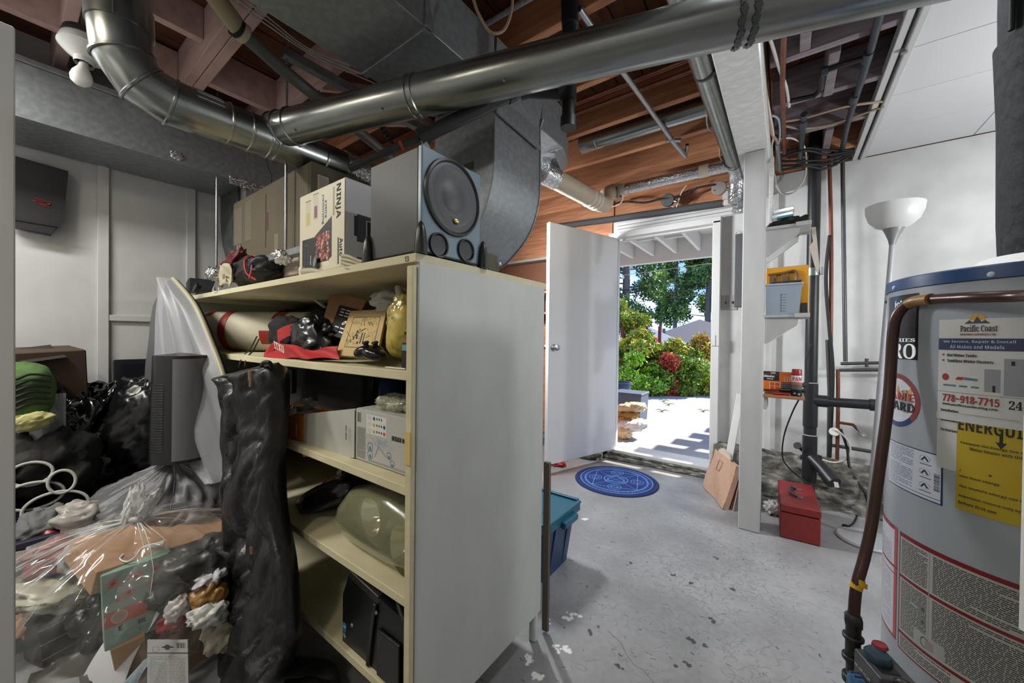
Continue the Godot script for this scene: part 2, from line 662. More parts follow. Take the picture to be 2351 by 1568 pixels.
func make_materials() -> void:
	mn("white_wall", [Color(0.74, 0.74, 0.735), Color(0.79, 0.79, 0.785), Color(0.82, 0.82, 0.815)], Vector3(0.7, 0.7, 0.7), 0.7)
	mn("panel_wall", [Color(0.66, 0.66, 0.66), Color(0.72, 0.72, 0.72)], Vector3(0.8, 0.5, 0.8), 0.5)
	mn("beam_paint", [Color(0.86, 0.86, 0.85), Color(0.76, 0.75, 0.73), Color(0.88, 0.88, 0.87)], Vector3(1.5, 6.0, 3.0), 0.65, 0.0, 0.02, FastNoiseLite.TYPE_SIMPLEX_SMOOTH, 0.15)
	mn("post_paint", [Color(0.68, 0.68, 0.67), Color(0.73, 0.73, 0.72)], Vector3(2, 0.6, 2), 0.6)
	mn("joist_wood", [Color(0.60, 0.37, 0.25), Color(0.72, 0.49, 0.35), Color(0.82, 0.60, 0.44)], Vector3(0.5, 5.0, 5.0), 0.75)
	mn("joist_grey", [Color(0.42, 0.37, 0.38), Color(0.52, 0.47, 0.49), Color(0.6, 0.56, 0.59)], Vector3(0.5, 5.0, 5.0), 0.75)
	mn("joist_pink", [Color(0.68, 0.56, 0.54), Color(0.76, 0.64, 0.62), Color(0.8, 0.69, 0.67)], Vector3(0.6, 3.0, 3.0), 0.75)
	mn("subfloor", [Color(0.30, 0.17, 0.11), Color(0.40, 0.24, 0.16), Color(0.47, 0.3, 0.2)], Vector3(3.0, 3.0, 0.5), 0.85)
	mn("galvanized", [Color(0.50, 0.52, 0.53), Color(0.55, 0.57, 0.58), Color(0.62, 0.64, 0.65)], Vector3(2.5, 2.5, 2.5), 0.45, 0.6, 0.04)
	mn("duct_dark", [Color(0.25, 0.27, 0.27), Color(0.34, 0.36, 0.36), Color(0.44, 0.46, 0.46)], Vector3(1.5, 1.5, 1.5), 0.5, 0.5, 0.03)  # galvanized with the shade on the drop elbow put into its colour
	mn("pipe_metal", [Color(0.52, 0.53, 0.52), Color(0.62, 0.63, 0.62)], Vector3(1.0, 3.0, 3.0), 0.27, 0.95, 0.015)
	mn("shelf_paint", [Color(0.76, 0.73, 0.60), Color(0.82, 0.79, 0.66)], Vector3(1, 4, 3), 0.6)
	mn("cabinet_white", [Color(0.71, 0.72, 0.70), Color(0.76, 0.77, 0.75)], Vector3(1.2, 0.5, 1.2), 0.45)
	mn("concrete_dark", [Color(0.24, 0.23, 0.22), Color(0.40, 0.39, 0.36), Color(0.62, 0.61, 0.57)], Vector3(1.6, 3.5, 1.6), 0.9, 0.0, 0.02, FastNoiseLite.TYPE_SIMPLEX_SMOOTH, 1.0)
	mn("cardboard", [Color(0.60, 0.45, 0.32), Color(0.68, 0.52, 0.38)], Vector3(4, 4, 4), 0.85)
	mn("cardboard_dark", [Color(0.30, 0.28, 0.22), Color(0.36, 0.33, 0.26)], Vector3(3, 3, 3), 0.8)
	mn("leather_black", [Color(0.07, 0.07, 0.075), Color(0.12, 0.12, 0.125)], Vector3(5, 2, 5), 0.38, 0.0, 0.02, FastNoiseLite.TYPE_SIMPLEX_SMOOTH, 0.5)
	mn("copper", [Color(0.42, 0.24, 0.18), Color(0.55, 0.34, 0.26)], Vector3(6, 1, 6), 0.4, 0.6)
	mn("foil", [Color(0.72, 0.73, 0.74), Color(0.85, 0.86, 0.87), Color(0.95, 0.95, 0.95)], Vector3(6, 6, 6), 0.25, 0.9, 0.03, FastNoiseLite.TYPE_SIMPLEX_SMOOTH, 1.4)
	mn("kraft_tape", [Color(0.70, 0.64, 0.55), Color(0.78, 0.73, 0.65)], Vector3(3, 3, 3), 0.45)
	m("black_abs", Color(0.10, 0.105, 0.115), 0.42)
	m("black_rubber", Color(0.06, 0.06, 0.065), 0.6)
	m("black_plastic", Color(0.05, 0.055, 0.06), 0.35)
	m("white_plastic", Color(0.86, 0.86, 0.85), 0.4)
	m("steel", Color(0.62, 0.63, 0.64), 0.35, 0.9)
	m("dark_steel", Color(0.33, 0.33, 0.34), 0.45, 0.7)
	m("wire_white", Color(0.80, 0.78, 0.75), 0.5)
	m("ink_black", Color(0.05, 0.05, 0.05), 0.7)
	m("ink_white", Color(0.92, 0.92, 0.92), 0.7)
	m("ink_grey", Color(0.4, 0.4, 0.4), 0.7)
	m("paper_white", Color(0.88, 0.88, 0.87), 0.75)

# ---------------------------------------------------------------- shell
func floor_image() -> Image:
	var n1 := FastNoiseLite.new()
	n1.seed = 3
	n1.frequency = 0.012
	n1.fractal_octaves = 5
	var n2 := FastNoiseLite.new()
	n2.seed = 9
	n2.frequency = 0.16
	n2.fractal_octaves = 2
	var w := 800
	var h := 966
	var im := Image.create(w, h, false, Image.FORMAT_RGB8)
	for y in h:
		for x in w:
			var k := n1.get_noise_2d(x, y)
			var g := 0.545 + 0.09 * k + 0.022 * n2.get_noise_2d(x, y)
			im.set_pixel(x, y, Color(g, g, g * 1.005))
	im.resize(w * 2, h * 2, Image.INTERPOLATE_CUBIC)
	var px := func(x: float, z: float) -> Vector2: return Vector2((x + 3.1) / 4.8, (z + 3.6) / 5.8) * Vector2(1600, 1932)
	var dark := Color(0.30, 0.30, 0.30)
	var cr := [Vector2(-0.55, -1.41), Vector2(-0.489, -1.387), Vector2(-0.45, -1.344), Vector2(-0.417, -1.319), Vector2(-0.384, -1.318), Vector2(-0.342, -1.291), Vector2(-0.305, -1.256)]
	for i in cr.size() - 1:
		stroke(im, px.call(cr[i].x, cr[i].y), px.call(cr[i + 1].x, cr[i + 1].y), 1.6, Color(0.36, 0.36, 0.36))
	var r := RandomNumberGenerator.new()
	r.seed = 21
	for i in 900:   # hair cracks in the worn paint of the walkway
		var p := Vector2(-0.28 + r.randfn(0, 0.22), -2.0 + r.randfn(0, 0.5))
		var a := r.randf() * TAU
		var q := p
		for k in r.randi_range(2, 5):
			a += r.randfn(0, 0.7)
			var q2 := q + Vector2(cos(a), sin(a)) * r.randf_range(0.006, 0.02)
			stroke(im, px.call(q.x, q.y), px.call(q2.x, q2.y), 1.0, Color(0.46, 0.46, 0.46))
			q = q2
	for i in 420:
		var p := Vector2(-0.35 + r.randfn(0, 0.35), -1.9 + r.randfn(0, 0.7))
		var c: Vector2 = px.call(p.x, p.y)
		stroke(im, c, c + Vector2(r.randfn(0, 2.5), r.randfn(0, 1.5)), r.randf_range(1.0, 2.2), dark)
	for s in [Vector2(-0.629, -1.914), Vector2(-0.421, -1.947), Vector2(-0.341, -1.935), Vector2(-0.23, -1.729), Vector2(-0.22, -1.72), Vector2(-0.276, -1.567), Vector2(-0.259, -1.559), Vector2(-0.228, -1.569), Vector2(-0.296, -1.408), Vector2(-0.263, -1.439), Vector2(-0.597, -1.359), Vector2(-0.459, -1.281), Vector2(-0.274, -2.233), Vector2(-0.177, -1.994)]:
		var c: Vector2 = px.call(s.x, s.y)
		for k in 5:
			disc(im, c + Vector2(r.randfn(0, 2.2), r.randfn(0, 1.5)), r.randf_range(1.4, 2.6), Color(0.22, 0.22, 0.22))
	for s in [Vector2(-0.768, -1.317), Vector2(-0.699, -1.408), Vector2(-0.71, -1.382), Vector2(-0.665, -1.22), Vector2(-0.625, -1.234), Vector2(-0.72, -1.12), Vector2(-0.671, -1.079), Vector2(-1.014, -2.203)]:
		var c: Vector2 = px.call(s.x, s.y)
		for k in 9:
			disc(im, c + Vector2(r.randfn(0, 4.0), r.randfn(0, 3.0)), r.randf_range(1.2, 3.4), Color(0.88, 0.88, 0.87))
	return im

func build_shell() -> void:
	var mb := MB.new()
	mb.box(V(-0.7, -0.06, -0.7), V(4.8, 0.118, 5.8))
	mb.quad(V(-3.1, 0, 2.2), V(1.7, 0, 2.2), V(1.7, 0, -3.6), V(-3.1, 0, -3.6))
	var fm := pic("floor_concrete", floor_image(), 0.32)
	fm.metallic_specular = 0.65
	struct("floor", mb, fm, "grey painted concrete floor with hairline cracks and worn specks", "floor")
	# left wall: white sheets between thin battens
	mb = MB.new()
	mb.box(V(-3.16, 1.33, -0.7), V(0.12, 2.66, 5.9))
	var wl := struct("wall_left", mb, mats["panel_wall"], "white panelled wall behind the pile of bags", "wall")
	for z in [-1.1, -0.717, -0.335, 0.05]:
		mb = MB.new()
		mb.box(V(-3.09, 1.05, z), V(0.022, 2.07, 0.045), Vector3.ZERO, 0.003)
		part("batten", mb, mats["panel_wall"], wl)
	mb = MB.new()
	mb.box(V(-3.092, 1.24, -0.526), V(0.02, 0.035, 0.34), Vector3.ZERO, 0.003)
	part("batten", mb, mats["panel_wall"], wl)
	mb = MB.new()
	mb.box(V(1.76, 1.33, -0.7), V(0.12, 2.66, 5.9))
	struct("wall_right", mb, mats["white_wall"], "plain white wall beyond the water heater", "wall")
	mb = MB.new()
	mb.box(V(-0.7, 1.33, 2.26), V(4.8, 2.66, 0.12))
	struct("wall_front", mb, mats["white_wall"], "plain white wall opposite the garden door", "wall")
	# door wall
	mb = MB.new()
	mb.box(V(0.625, 1.2, -3.66), V(2.15, 2.5, 0.12))
	mb.box(V(-0.93, 2.245, -3.66), V(0.96, 0.13, 0.12))
	mb.box(V(-0.93, 0.02, -3.66), V(0.96, 0.14, 0.12))
	var wb := struct("wall_back", mb, mats["white_wall"], "white painted wall around the open garden door", "wall")
	mb = MB.new()
	mb.box(V(-2.25, 1.33, -3.66), V(1.7, 2.66, 0.12))
	mb.box(V(-0.93, 2.49, -3.67), V(0.96, 0.36, 0.10))
	mb.box(V(0.65, 2.55, -3.67), V(2.2, 0.22, 0.10))
	part("bare_framing", mb, mats["joist_wood"], wb, "bare brown wooden framing above and left of the door")
	mb = MB.new()   # clapboard strips on the wall above the door head
	for k in 3:
		mb = MB.new()
		mb.beam(V(-1.36, 2.215 + 0.032 * k, -3.594), V(-0.33, 2.215 + 0.032 * k, -3.594), 0.014, 0.029, Vector3.UP, 0.003)
		part("wall_strip", mb, mats["white_wall"], wb)
	# concrete footing along the foot of the wall
	mb = MB.new()
	var ns := FastNoiseLite.new()
	ns.seed = 4
	ns.frequency = 5.0
	ns.fractal_octaves = 4
	var ledge := func(mb: MB, x0: float, x1: float, top: float, front: float) -> void:
		mb.grid(90, 14, func(a: float, b: float) -> Vector3:
			var x := lerpf(x0, x1, a)
			var q: Vector2
			if b < 0.6:
				q = Vector2(lerpf(front + 0.03, front, b / 0.6), top * b / 0.6)
			else:
				q = Vector2(lerpf(front, -3.605, (b - 0.6) / 0.4), top)
			var k := ns.get_noise_3d(x, q.y * 2.0, q.x * 2.0)
			return V(x, max(q.y + k * 0.045 * (1.0 if b > 0.15 else 0.0), 0.0), q.x + k * 0.05))
	ledge.call(mb, -0.46, 1.7, 0.29, -3.37)
	part("footing", mb, mats["concrete_dark"], wb, "rough grey concrete footing at the foot of the wall")
	mb = MB.new()
	ledge.call(mb, -2.6, -1.4, 0.10, -3.42)
	part("footing", mb, mats["concrete_dark"], wb)
	# partition edge close by on the left
	mb = MB.new()
	mb.box(V(-1.58, 0.955, 0.70), V(0.05, 1.91, 1.44), Vector3.ZERO, 0.004)
	struct("wall_partition", mb, m("partition_white", Color(0.80, 0.80, 0.79), 0.5), "smooth white partition end at the left edge beside the bags", "partition")
	# the white jamb and panel edge at the far right
	mb = MB.new()
	mb.box(V(0.285, 0.887, -0.888) + V(0.012, 0, 0), V(0.02, 0.32, 0.02), V(0, 36, 0), 0.002)
	struct("trim_1", mb, mats["white_plastic"], "narrow white trim edge in front of the heater at the right border", "trim")

func build_ceiling() -> void:
	var mb := MB.new()
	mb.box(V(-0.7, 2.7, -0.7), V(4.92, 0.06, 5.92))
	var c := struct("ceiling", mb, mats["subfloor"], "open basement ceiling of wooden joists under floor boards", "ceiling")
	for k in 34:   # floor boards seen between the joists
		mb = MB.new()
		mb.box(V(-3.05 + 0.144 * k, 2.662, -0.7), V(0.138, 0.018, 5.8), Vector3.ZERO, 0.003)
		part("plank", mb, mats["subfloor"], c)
	var z := -3.385
	for k in 14:
		mb = MB.new()
		var left: Material = mats["joist_pink"] if z > -1.2 else mats["joist_wood"]
		mb.box(V(-1.69, 2.55, z), V(2.85, 0.2, 0.042), Vector3.ZERO, 0.003)
		part("joist", mb, left, c)
		mb = MB.new()
		mb.box(V(0.82, 2.555, z + 0.01), V(1.8, 0.19, 0.042), Vector3.ZERO, 0.003)
		part("joist", mb, mats["joist_grey"] if z > -3.2 else mats["joist_wood"], c)
		z += 0.402
	mb = MB.new()
	mb.box(V(-2.05, 2.548, -0.615), V(2.1, 0.2, 0.042), Vector3.ZERO, 0.003)
	part("joist", mb, mats["joist_pink"], c)
	# blocking between joists
	for b in [[V(-2.56, 2.55, 0.02), 0.36], [V(-2.20, 2.60, -0.37), 0.36], [V(-2.62, 2.54, -0.38), 0.34], [V(-2.45, 2.55, -0.80), 0.34]]:
		mb = MB.new()
		mb.box(b[0], V(0.042, 0.19, b[1]), Vector3.ZERO, 0.003)
		part("blocking", mb, mats["joist_pink"], c)
	for b in [[V(0.16, 2.55, -2.40), 0.37, 0.20], [V(0.05, 2.55, -2.0), 0.36, 0.17], [V(0.2, 2.55, -3.2), 0.36, 0.19]]:
		mb = MB.new()
		mb.box(b[0], V(0.04, b[2], b[1]), Vector3.ZERO, 0.003)
		part("blocking", mb, mats["joist_grey"], c)
	# cross bracing
	for x in [-2.0, -1.75]:
		for zz in [[-0.99, -1.35], [-1.39, -1.75]]:
			mb = MB.new()
			mb.beam(V(x, 2.47, zz[0]), V(x, 2.63, zz[1]), 0.03, 0.05)
			part("brace", mb, mats["joist_pink"], c)
	# main beam
	mb = MB.new()
	mb.box(V(-0.178, 2.39, -1.15), V(0.158, 0.2, 4.88), Vector3.ZERO, 0.006)
	struct("beam", mb, mats["beam_paint"], "white painted wooden beam, rough brushed, running to the door wall", "beam")
	# finished ceiling on the right
	mb = MB.new()
	mb.box(V(1.04, 2.478, -0.7), V(1.32, 0.02, 5.8))
	var fc := struct("ceiling", mb, m("tile_back", Color(0.5, 0.5, 0.5)), "flat white tiled ceiling on the right above the heater", "ceiling")
	var zz := -3.6
	var row := 0
	while zz < 2.0:
		var d := 0.405
		var xs := [0.435, 0.80, 1.7] if row % 2 == 0 else [0.435, 1.15, 1.7]
		if row == 0:
			xs = [0.435, 0.93, 1.7]
		for i in 2:
			mb = MB.new()
			var x0: float = xs[i]
			var x1: float = xs[i + 1]
			mb.box(V((x0 + x1) / 2, 2.462, zz + d / 2), V(x1 - x0 - 0.003, 0.014, d - 0.003), Vector3.ZERO, 0.002)
			part("ceiling_panel", mb, m("tile_white", Color(0.80, 0.80, 0.80), 0.6), fc)
		zz += d
		row += 1
	mb = MB.new()
	mb.box(V(0.377, 2.468, -0.7), V(0.03, 0.05, 5.78), Vector3.ZERO, 0.004)
	struct("trim_2", mb, m("trim_white", Color(0.74, 0.74, 0.73), 0.5), "white wooden edge board along the tiled ceiling", "trim")
	mb = MB.new()
	mb.box(V(0.418, 2.456, -0.7), V(0.034, 0.026, 5.78), Vector3.ZERO, 0.003)
	struct("trim_3", mb, mats["trim_white"], "slim white moulding between edge board and ceiling tiles", "trim")
	mb = MB.new()
	mb.tube([V(0.402, 2.44, -3.58), V(0.405, 2.438, -2.6), V(0.402, 2.44, -1.2), V(0.402, 2.44, 0.4)], 0.006, 8)
	mb.lathe([Vector2(0, 0), Vector2(0.012, 0), Vector2(0.012, 0.02), Vector2(0, 0.02)], V(0.402, 2.425, -2.35), Vector3.UP, 10)
	mb.lathe([Vector2(0, 0), Vector2(0.012, 0), Vector2(0.012, 0.02), Vector2(0, 0.02)], V(0.402, 2.425, -1.95), Vector3.UP, 10)
	solo("cable_run", mb, m("grey_cable", Color(0.5, 0.5, 0.5)), "thin grey cable clipped along the white ceiling edge board", "cable")

func build_door() -> void:
	# frame and threshold
	var mb := MB.new()
	for x in [-1.388, -0.477]:
		mb.box(V(x, 1.10, -3.6), V(0.058, 2.1, 0.16), Vector3.ZERO, 0.004)
	mb.box(V(-0.932, 2.158, -3.6), V(0.97, 0.055, 0.16), Vector3.ZERO, 0.004)
	for x in [-1.352, -0.513]:
		mb.box(V(x, 1.10, -3.62), V(0.014, 2.06, 0.05), Vector3.ZERO, 0.002)
	mb.box(V(-0.932, 2.125, -3.62), V(0.85, 0.014, 0.05), Vector3.ZERO, 0.002)
	var d := struct("door_1", mb, m("door_paint", Color(0.80, 0.80, 0.79), 0.45), "white door frame with its white slab door swung open into the room", "door")
	mb = MB.new()
	mb.box(V(-0.932, 0.072, -3.56), V(0.86, 0.03, 0.14), Vector3.ZERO, 0.005)
	part("threshold", mb, mats["door_paint"], d)
	mb = MB.new()
	mb.box(V(-0.932, 0.05, -3.52), V(0.92, 0.02, 0.08), Vector3.ZERO, 0.004)
	mb.box(V(-0.932, 0.02, -3.5), V(0.96, 0.035, 0.1), Vector3.ZERO, 0.006)
	part("sill_step", mb, mats["concrete_dark"], d, "grey weathered step under the threshold")
	# leaf: hinge on the left jamb
	var hx := V(-1.352, 0, -3.515)
	var fx := V(-1.63, 0, -2.70)
	var ax := (fx - hx).normalized()
	var side := V(-ax.z, 0, ax.x)
	var q := Basis(ax, Vector3.UP, side)
	mb = MB.new()
	mb.obox((hx + fx) / 2 + V(0, 1.105, 0) - side * 0.02, q, V((fx - hx).length(), 2.03, 0.04), 0.003)
	part("leaf", mb, m("leaf_paint", Color(0.88, 0.88, 0.875), 0.5), d)
	var kn := fx - ax * 0.055 + V(0, 1.075, 0)
	mb = MB.new()
	for s in [1.0, -1.0]:
		var o: Vector3 = kn + (side * 0.001 if s > 0 else -side * 0.041)
		mb.lathe([Vector2(0, 0), Vector2(0.03, 0), Vector2(0.03, 0.004), Vector2(0.012, 0.008), Vector2(0.01, 0.03), Vector2(0.02, 0.036), Vector2(0.026, 0.048), Vector2(0.022, 0.06), Vector2(0, 0.064)], o, side * s, 24)
	part("knob", mb, mats["steel"], d, "round chrome door knob")
	for y in [0.35, 1.78]:
		mb = MB.new()
		mb.rod(hx + V(0.008, y - 0.045, 0.014), hx + V(0.008, y + 0.045, 0.014), 0.007, 10)
		part("hinge", mb, mats["dark_steel"], d)
	mb = MB.new()
	mb.box(V(-0.49, 1.15, -3.515), V(0.03, 0.09, 0.008), Vector3.ZERO, 0.001)
	mb.box(V(-0.458, 1.15, -3.515), V(0.02, 0.09, 0.01), Vector3.ZERO, 0.001)
	part("strike_plate", mb, mats["door_paint"], d)

# ---------------------------------------------------------------- outside
func leaf_cloud(parent: Node3D, called: String, spots: Array, leaf: float, per: int, cols: Array, seed_: int) -> void:   # spots: [centre, radii]
	var r := RandomNumberGenerator.new()
	r.seed = seed_
	var lm := MB.new()
	# a small bent leaf spray: three pointed leaves
	for k in 3:
		var a := TAU * k / 3.0
		var d := V(cos(a), 0.25, sin(a))
		var s := V(-sin(a), 0, cos(a)) * 0.28
		var nn := d.cross(s).normalized()
		lm.quad4(Vector3.ZERO, d * 0.5 + s, d * 1.0 - V(0, 0.12, 0), d * 0.5 - s, nn, nn, nn, nn)
	var mm := MultiMesh.new()
	mm.transform_format = MultiMesh.TRANSFORM_3D
	mm.use_colors = true
	mm.mesh = mesh_of(lm, Vector3.ZERO)
	mm.instance_count = spots.size() * per
	var k := 0
	var b0 := base_of(parent)
	for s in spots:
		for i in per:
			var d := V(r.randfn(), r.randfn(), r.randfn()).normalized() * pow(r.randf(), 0.4)
			var p: Vector3 = s[0] + d * s[1] - b0
			var q := Basis.from_euler(V(r.randf() * TAU, r.randf() * TAU, r.randf() * TAU))
			mm.set_instance_transform(k, Transform3D(q.scaled(Vector3.ONE * leaf * r.randf_range(0.6, 1.3)), p))
			var c: Color = cols[r.randi() % cols.size()]
			mm.set_instance_color(k, (c * r.randf_range(0.8, 1.2)).srgb_to_linear())
			k += 1
	var mi := MultiMeshInstance3D.new()
	mi.name = called
	mi.multimesh = mm
	if not mats.has("leaf"):
		var lmat := m("leaf", Color.WHITE, 0.6)
		lmat.vertex_color_use_as_albedo = true
		lmat.backlight_enabled = true
		lmat.backlight = Color(0.35, 0.4, 0.2)
		lmat.cull_mode = BaseMaterial3D.CULL_DISABLED
	mi.material_override = mats["leaf"]
	mi.set_meta("kind", "stuff")
	parent.add_child(mi, true)

func shrub(called: String, label: String, cat: String, group: String, at: Vector3, spots: Array, leaf: float, per: int, cols: Array, seed_: int) -> void:
	var t := thing(called, label, cat, at, group)
	var mb := MB.new()
	var r := RandomNumberGenerator.new()
	r.seed = seed_
	for k in min(spots.size(), 8):
		var p: Vector3 = spots[k][0]
		mb.tube([at + V(r.randfn(0, 0.05), 0, r.randfn(0, 0.05)), at.lerp(p, 0.5) + V(r.randfn(0, 0.05), 0.1, 0), p], [0.02, 0.006], 6)
	part("stem", mb, m("bark", Color(0.32, 0.25, 0.19), 0.9), t)
	leaf_cloud(t, "foliage", spots, leaf, per, cols, seed_)

func tree(label: String, at: Vector3, h: float, w: float, leaf: float, n: int, seed_: int, sparse := false) -> void:
	var t := thing("tree", label, "tree", at, "")
	var mb := MB.new()
	mb.tube([at, at + V(0.1, h * 0.5, 0), at + V(0, h, 0)], [w * 0.06, w * 0.02], 10)
	part("trunk", mb, m("bark_grey", Color(0.46, 0.43, 0.4), 0.9), t)
	var r := RandomNumberGenerator.new()
	r.seed = seed_
	var spots := []
	var br := MB.new()
	for i in n:
		var k := (i + 0.5) / n
		var y := h * lerpf(0.16, 1.0, k)
		var reach := w * (1.0 - k * 0.72) * r.randf_range(0.35, 1.0) * (0.5 if sparse else 0.62)
		var a := r.randf() * TAU
		var p := at + V(cos(a) * reach, y, sin(a) * reach)
		spots.append([p, V(w * 0.2, h * 0.05, w * 0.2)])
		br.tube([at + V(0, y - h * 0.02, 0), p], [w * 0.012, w * 0.004], 5, false)
	part("branch", br, mats["bark_grey"], t).set_meta("kind", "stuff")
	leaf_cloud(t, "foliage", spots, leaf, 170, [Color(0.30, 0.42, 0.22), Color(0.42, 0.56, 0.25), Color(0.22, 0.33, 0.2), Color(0.55, 0.66, 0.3)], seed_)

func build_outside() -> void:
	var mb := MB.new()
	mb.box(V(0, -0.03, -6.35), V(16, 0.12, 5.3))
	struct("patio", mb, mn("patio_concrete", [Color(0.58, 0.59, 0.6), Color(0.64, 0.64, 0.65)], V(0.8, 0.8, 0.8), 0.9), "grey concrete patio outside the door striped by sun and shade", "patio")
	mb = MB.new()
	mb.box(V(0, -0.26, -60), V(160, 0.4, 103))
	struct("ground", mb, mn("lawn", [Color(0.25, 0.33, 0.14), Color(0.36, 0.44, 0.2), Color(0.45, 0.42, 0.3)], V(0.5, 0.5, 0.5), 1.0), "garden soil and grass beyond the patio", "ground")
	# the outer skin of the house over the porch
	# porch roof
	mb = MB.new()
	mb.box(V(-1.5, 2.71, -5.0), V(7.0, 0.03, 2.6))
	var pr := struct("roof_porch", mb, m("porch_white", Color(0.86, 0.86, 0.85), 0.6), "white boarded porch roof outside the door with its rafters", "roof")
	for k in 18:
		mb = MB.new()
		mb.box(V(-1.5, 2.685, -3.80 - 0.135 * k), V(7.0, 0.02, 0.128), Vector3.ZERO, 0.004)
		part("plank", mb, mats["porch_white"], pr)
	for x in [-3.05, -2.7, -2.34, -2.0, -1.68, -1.35, -1.03, -0.68, -0.33, 0.02]:
		mb = MB.new()
		mb.box(V(x, 2.56, -4.85), V(0.045, 0.22, 2.25), Vector3.ZERO, 0.004)
		part("rafter", mb, mats["porch_white"], pr)
	for x in [-2.52, -2.17, -1.84, -1.51, -1.19, -0.85, -0.5]:
		mb = MB.new()
		mb.box(V(x, 2.58, -5.35 + 0.3 * fmod(absf(x) * 7.0, 1.0)), V(0.29, 0.16, 0.04), Vector3.ZERO, 0.004)
		part("blocking", mb, mats["porch_white"], pr)
	mb = MB.new()
	mb.box(V(-1.5, 2.515, -6.03), V(7.0, 0.33, 0.1), Vector3.ZERO, 0.006)
	part("porch_beam", mb, mats["porch_white"], pr)
	for x in [-4.6, 1.6]:
		mb = MB.new()
		mb.box(V(x, 1.2, -6.03), V(0.1, 2.4, 0.1), Vector3.ZERO, 0.005)
		part("porch_post", mb, mats["porch_white"], pr)
	mb = MB.new()   # two wires of small lights under the porch beam
	mb.tube([V(-3.2, 2.30, -6.1), V(-2.4, 2.22, -6.1), V(-1.6, 2.24, -6.1), V(-0.8, 2.27, -6.1), V(0, 2.22, -6.1)], 0.004, 6)
	var sl := thing("string_light", "string of small clear bulbs hung below the porch beam", "string light", V(-1.6, 2.22, -6.1))
	part("wire", mb, mats["wire_white"], sl)
	for p in [V(-2.2, 2.20, -6.1), V(-1.75, 2.205, -6.1), V(-1.25, 2.215, -6.1)]:
		mb = MB.new()
		mb.lathe([Vector2(0, -0.05), Vector2(0.02, -0.04), Vector2(0.026, -0.02), Vector2(0.015, 0), Vector2(0.012, 0.02), Vector2(0, 0.022)], p, Vector3.UP, 12)
		part("bulb", mb, film("bulb_glass", Color(0.9, 0.95, 1), 0.3), sl)
	# stair out of view, its open treads placed to stripe the patio with shade
	var st := thing("stair", "open wooden stair out of view above the porch beam, its treads shading the patio", "stair", V(1.4, 0.03, -8.8))
	for i in range(-4, 9):
		mb = MB.new()
		mb.box(V(1.894, 4.3 + 0.19 * i, -9.77 + 0.18 * i), V(1.1, 0.035, 0.26), Vector3.ZERO, 0.004)
		part("tread", mb, mats["porch_white"], st)
	for x in [1.6, 2.38]:
		mb = MB.new()
		mb.beam(V(x, 3.35, -10.6), V(x, 5.75, -8.33), 0.05, 0.16)
		part("stringer", mb, mats["porch_white"], st)
		mb = MB.new()
		mb.box(V(x, 1.6, -10.6), V(0.1, 3.4, 0.1))
		mb.box(V(x, 2.8, -8.33), V(0.1, 5.8, 0.1))
		part("stair_post", mb, mats["porch_white"], st)
	# fence posts, bin, bags
	for k in 5:
		var p := V(-2.752, 0.519, -9.134) + V(0.36 - 0.30 * k, 0, 0.0)
		mb = MB.new()
		mb.box(V(p.x, 0.72, p.z), V(0.07, 1.5, 0.05), Vector3.ZERO, 0.005)
		solo("fence_post", mb, m("fence_red", Color(0.42, 0.20, 0.17), 0.8), ["dark red wooden fence post among the shrubs, rightmost of the row", "dark red wooden fence post among the shrubs, second from the right", "dark red wooden fence post among the shrubs, middle of the row", "dark red wooden fence post among the shrubs, second from the left", "dark red wooden fence post among the shrubs, leftmost of the row"][k], "fence post", "red fence posts")
	var b := V(-1.753, 0.03, -5.232)
	mb = MB.new()
	mb.prism([Vector2(-0.18, 0), Vector2(0.18, 0), Vector2(0.2, 0.36), Vector2(-0.2, 0.36)], b + V(0, 0, 0.17), Vector3.RIGHT, Vector3.UP, V(0, 0, -0.34))
	var t := thing("storage_bin", "blue-grey plastic bin standing on the patio beside the doorway", "bin", b)
	part("body", mb, m("bin_slate", Color(0.27, 0.33, 0.41), 0.5), t)
	mb = MB.new()
	mb.box(b + V(0, 0.375, 0), V(0.42, 0.03, 0.36), Vector3.ZERO, 0.012)
	part("lid", mb, mats["bin_slate"], t)
	b = V(-1.976, 0.03, -5.519)
	mb = MB.new()
	mb.lathe([Vector2(0.0, 0), Vector2(0.14, 0), Vector2(0.17, 0.42), Vector2(0.185, 0.42), Vector2(0.185, 0.45), Vector2(0.16, 0.45), Vector2(0.13, 0.05), Vector2(0, 0.05)], b + V(-0.13, 0, -0.25), Vector3.UP, 28)
	solo("plant_pot", mb, m("pot_blue", Color(0.22, 0.28, 0.40), 0.5), "tall round blue pot behind the slate bin on the patio", "pot")
	var bags := [[V(-1.471, 0.344, -4.43), V(0.16, 0.05, 0.1), Color(0.80, 0.72, 0.58), "crumpled tan bag lying topmost against the bin"], [V(-1.511, 0.234, -4.338), V(0.15, 0.055, 0.11), Color(0.75, 0.55, 0.22), "orange printed bag in the middle of the patio heap"], [V(-1.418, 0.171, -4.281), V(0.17, 0.06, 0.12), Color(0.85, 0.85, 0.85), "white printed sack sagging under the orange bag"], [V(-1.472, 0.082, -4.178), V(0.09, 0.06, 0.1), Color(0.82, 0.76, 0.6), "small cream sack lowest in the patio heap"]]
	var k2 := 0
	for g in bags:
		mb = MB.new()
		var c: Vector3 = g[0]
		c.y = max(c.y, 0.03 + g[1].y)
		mb.blob(c, g[1], 30 + k2, 0.16, 2.2, 3.0, Basis.from_euler(V(0.05, 0.4, 0.12)), 28, 18, 0.12)
		var gs := solo("sack", mb, m("sack_%d" % k2, g[2], 0.6), g[3], "sack")
		if k2 == 1:
			lettering(gs, "ECTION", m("sack_ink", Color(0.25, 0.2, 0.1)), flat(c + V(-0.07, -0.01, 0.112), V(0.17, 0, 0.0), V(0, 0.04, 0)))
		k2 += 1
